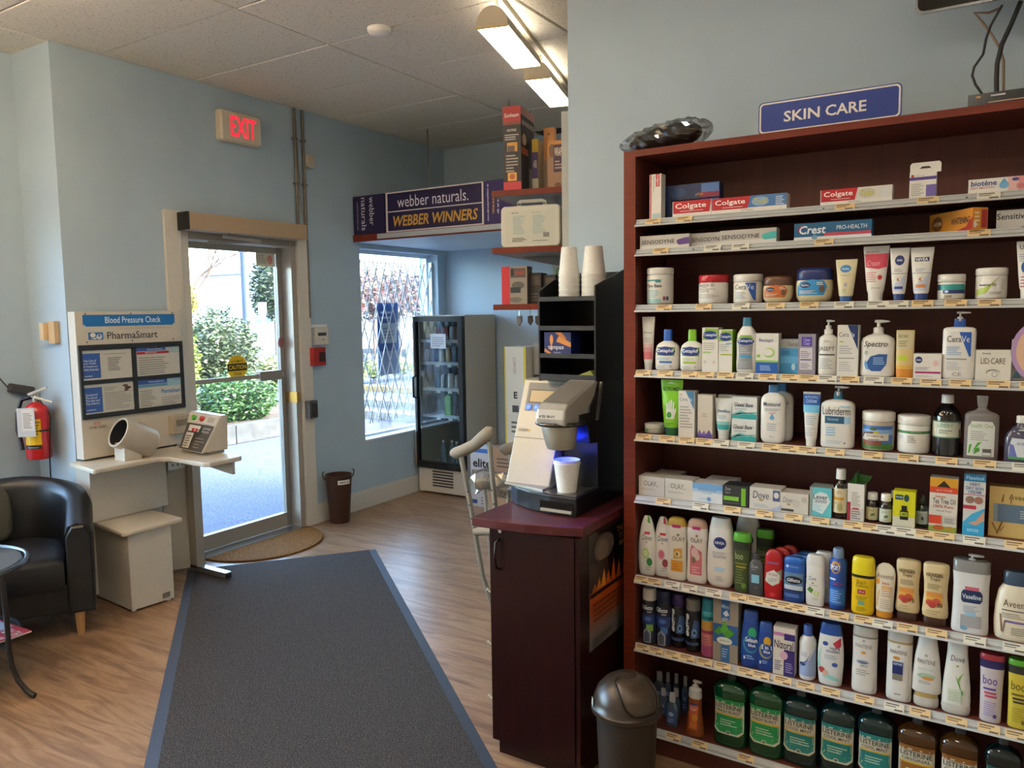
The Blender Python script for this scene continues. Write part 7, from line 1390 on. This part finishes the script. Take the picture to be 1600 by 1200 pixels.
LIS = [(0, .86), (.01, .93), (.04, .98), (.22, 1), (.25, .97), (.27, .93), (.3, .92), (.62, .92), (.64, .95), (.68, 1), (.76, 1), (.8, .96), (.84, .82), (.875, .55), (.9, .3), (.92, .24)]
def mouth(L, R, T, B, lab, liq, lab_c, sub, stripe='c9a83a', y=None):
    return ves(L, R, T, B, lab, 'mouthwash_bottle', 'mouthwash', [('body', M(liq, .06, trans=.25, coat=.5), LIS), ('cap', M('3a3a3c', .25), [(.9, .27), (.91, .29), (.985, .28), (1, .24)])],
        [('p', ((-.86, .23), (-.6, .18), (.6, .18), (.86, .23), (.86, .66), (-.86, .66)), 'c5c2b0'), ('r', -.8, .26, .8, .44, lab_c), ('p', ((-.8, .25), (-.5, .205), (.5, .205), (.8, .25), (.8, .3), (-.8, .3)), lab_c), ('r', -.8, .44, .8, .462, stripe), ('r', -.86, .6, .86, .67, lab_c), ('t', 'LISTERINE', -.78, .53, .76, .592, '1a1a18', .012), ('t', sub, -.7, .475, .68, .515, '24241f', .006), ('l', -.5, .3, .6, .4, 3, 'a8c4b4'), ('e', 0, .215, .14, .025, 'c5c2b0'), ('e', 0, .215, .1, .017, '5a6a62')], d=.62, n=3.4, y=y, lift=.001)
mouth(1112, 1165, 1056, 1169, 'bright green mouthwash bottle first from the left on the ninth shelf', '06482a', '1a8a4f', 'FRESH BURST')
mouth(1167, 1222, 1066, 1186, 'bright green mouthwash bottle second from the left on the ninth shelf', '06482a', '1a8a4f', 'FRESH BURST')
mouth(1220, 1277, 1082, 1198, 'dark teal mouthwash bottle next to the bright green ones', '0c2f30', '1a7a78', 'COOL MINT')
mouth(1278, 1337, 1094, 1213, 'dark teal mouthwash bottle in the middle of its three on the ninth shelf', '0c2f30', '1a7a78', 'COOL MINT')
mouth(1337, 1397, 1108, 1230, 'dark teal mouthwash bottle next to the amber ones', '0c2f30', '1a7a78', 'COOL MINT')
mouth(1399, 1465, 1125, 1250, 'amber mouthwash bottle first of two on the ninth shelf', '4a2c10', '8a5a24', 'ORIGINAL')
mouth(1466, 1531, 1140, 1270, 'amber mouthwash bottle second of two on the ninth shelf', '4a2c10', '8a5a24', 'ORIGINAL')
mouth(1536, 1597, 1156, 1290, 'blackish teal mouthwash bottle at the lower right picture corner', '0a1c1e', '14494a', 'ZERO')

# ---------------------------------------------------------------- things on top of the bookcase
TZ = 2.2
rnd.seed(21)
wp = thing('wrapped_bundle', 'black bundle in clear plastic film lying on the bookcase top at the left', 'package', (-1.015, 2.635, TZ))
def lump(mb, hw, hh, hd, mt, amp, zc, nx=12, ns=14):
    rs = []
    for i in range(nx+1):
        a = -1+2*i/nx; q = max(.08, (1-abs(a)**2.6))**.5
        rs.append([(hw*a, hd*q*math.cos(2*PI*j/ns)*(1+amp*rnd.uniform(-1, 1)), max(.001, zc*(.9+.25*a)+hh*q*(1+.15*a)*math.sin(2*PI*j/ns)*(1+amp*rnd.uniform(-1, 1)))) for j in range(ns)])
    mb.rings(rs, mt)
b = MB(); lump(b, .128, .043, .055, M('141312', .5), .06, .046); b.build('dark_bundle', wp, smooth=1.2)
b = MB(); lump(b, .165, .049, .062, glass_mat('bag_film', 'e6e6e4', .12), .16, .051, 22, 22); b.build('film_wrap', wp)
sg = thing('shelf_sign', 'blue sign with white border standing on the bookcase top', 'sign', (0, 2.6, TZ))
p0, p1 = at(1185, 206, 'y', 2.6), at(1410, 128, 'y', 2.6)
sx0, sx1, sz1 = p0.x, p1.x, p1.z-TZ
BLU = '0f2f86'
MB().prism(rrect(sx0, .004, sx1, sz1, .014), 0, .006, M(BLU, .35), 'y').build('panel', sg)
mb = MB()
def ringp(a, b_, c):
    o, i_ = rrect(sx0+a, .004+a, sx1-a, sz1-a, .013, 5), rrect(sx0+b_, .004+b_, sx1-b_, sz1-b_, .010, 5); n_ = len(o)
    mb.add([(p[0], -.0006, p[1]) for p in o+i_], [(j, (j+1) % n_, n_+(j+1) % n_, n_+j) for j in range(n_)], M(c, .4))
ringp(.003, .008, 'd8d4d0')
decals(mb, [('t', 'SKIN', -.62, .34, -.1, .66, 'dedad4', .018), ('t', 'CARE', -.02, .34, .54, .66, 'dedad4', .018)], flat_y(sx0, sx1, 0, sz1, -.0002), False)
mb.build('lettering', sg)
MB().box(sx0-.03, -.004, 0, sx1+.03, .03, .005, M('8a5a3a', .5)).build('foot_strip', sg)
tv = thing('wall_television', 'black television with silver edge mounted high on the wall at the corner', 'television', (0, 2.66, 0))
p0, p1 = at(1430, 24, 'y', 2.66), at(1600, -6, 'y', 2.66)
MB().prism(rrect(p0.x, p0.z, p0.x+1.1, p0.z+.62, .02, 5), 0, .008, M('8d8f92', .25, .7), 'y').build('bezel', tv)
MB().prism(rrect(p0.x+.03, p0.z+.05, p0.x+1.07, p0.z+.6, .02, 5), .008, .05, M('2a2b2d', .4), 'y').build('rear_shell', tv)
MB().prism(rrect(p0.x+.006, p0.z+.007, p0.x+1.094, p0.z+.614, .018, 5), -.002, .0, M('060807', .12), 'y').build('screen', tv)
MB().box(p0.x+.35, .05, p0.z+.2, p0.x+.7, YA-2.66-.0, p0.z+.45, BLACK).build('wall_bracket', tv)
q0 = at(1512, 166, 'y', 2.61)
dvd = thing('media_player', 'slim black media player on the bookcase top below the television', 'media player', (q0.x, 2.61, TZ))
MB().box(0, 0, .004, .42, .2, .042, BLACK, front=M('17171a', .2)).build('housing', dvd, bevel=.003)
MB().box(.05, -.001, .014, .2, .0, .017, M('9a7f6a', .3, .5)).box(.02, -.001, .03, .03, 0, .036, M('c9954a', .4)).box(.055, -.001, .031, .09, 0, .035, M('a5a5a5', .3, .5)).build('front_trim', dvd)
for x in (.03, .39): MB().lathe([(0, .012), (.004, .012)], BLACK, x, .03, n=10).build('foot', dvd)
for k, (pts, r, c, lab) in enumerate((
    ([(1566, 8), (1548, 40), (1541, 60), (1536, 85), (1522, 105), (1519, 118), (1524, 132), (1540, 143)], .0035, '17161a', 'thin black cable looping from the television to the media player'),
    ([(1595, 2), (1580, 38), (1565, 70), (1558, 100), (1557, 125), (1558, 140)], .0065, '17161a', 'thick black cable dropping from the television to the media player'),
    ([(1565, 12), (1545, 20), (1522, 20), (1535, 35), (1550, 55), (1562, 75), (1568, 95), (1569, 138)], .004, '8a7460', 'beige cable hanging from the television to the media player'))):
    P_ = [at(x, y, 'y', 2.70+.03*k) for x, y in pts]
    P_[-1].z = TZ+.046
    o = MB().tube(P_, r, M(c, .5), 8).build('av_cable', None, smooth=.9)
    tag(o, lab, 'cable')
bpy.context.view_layer.update()
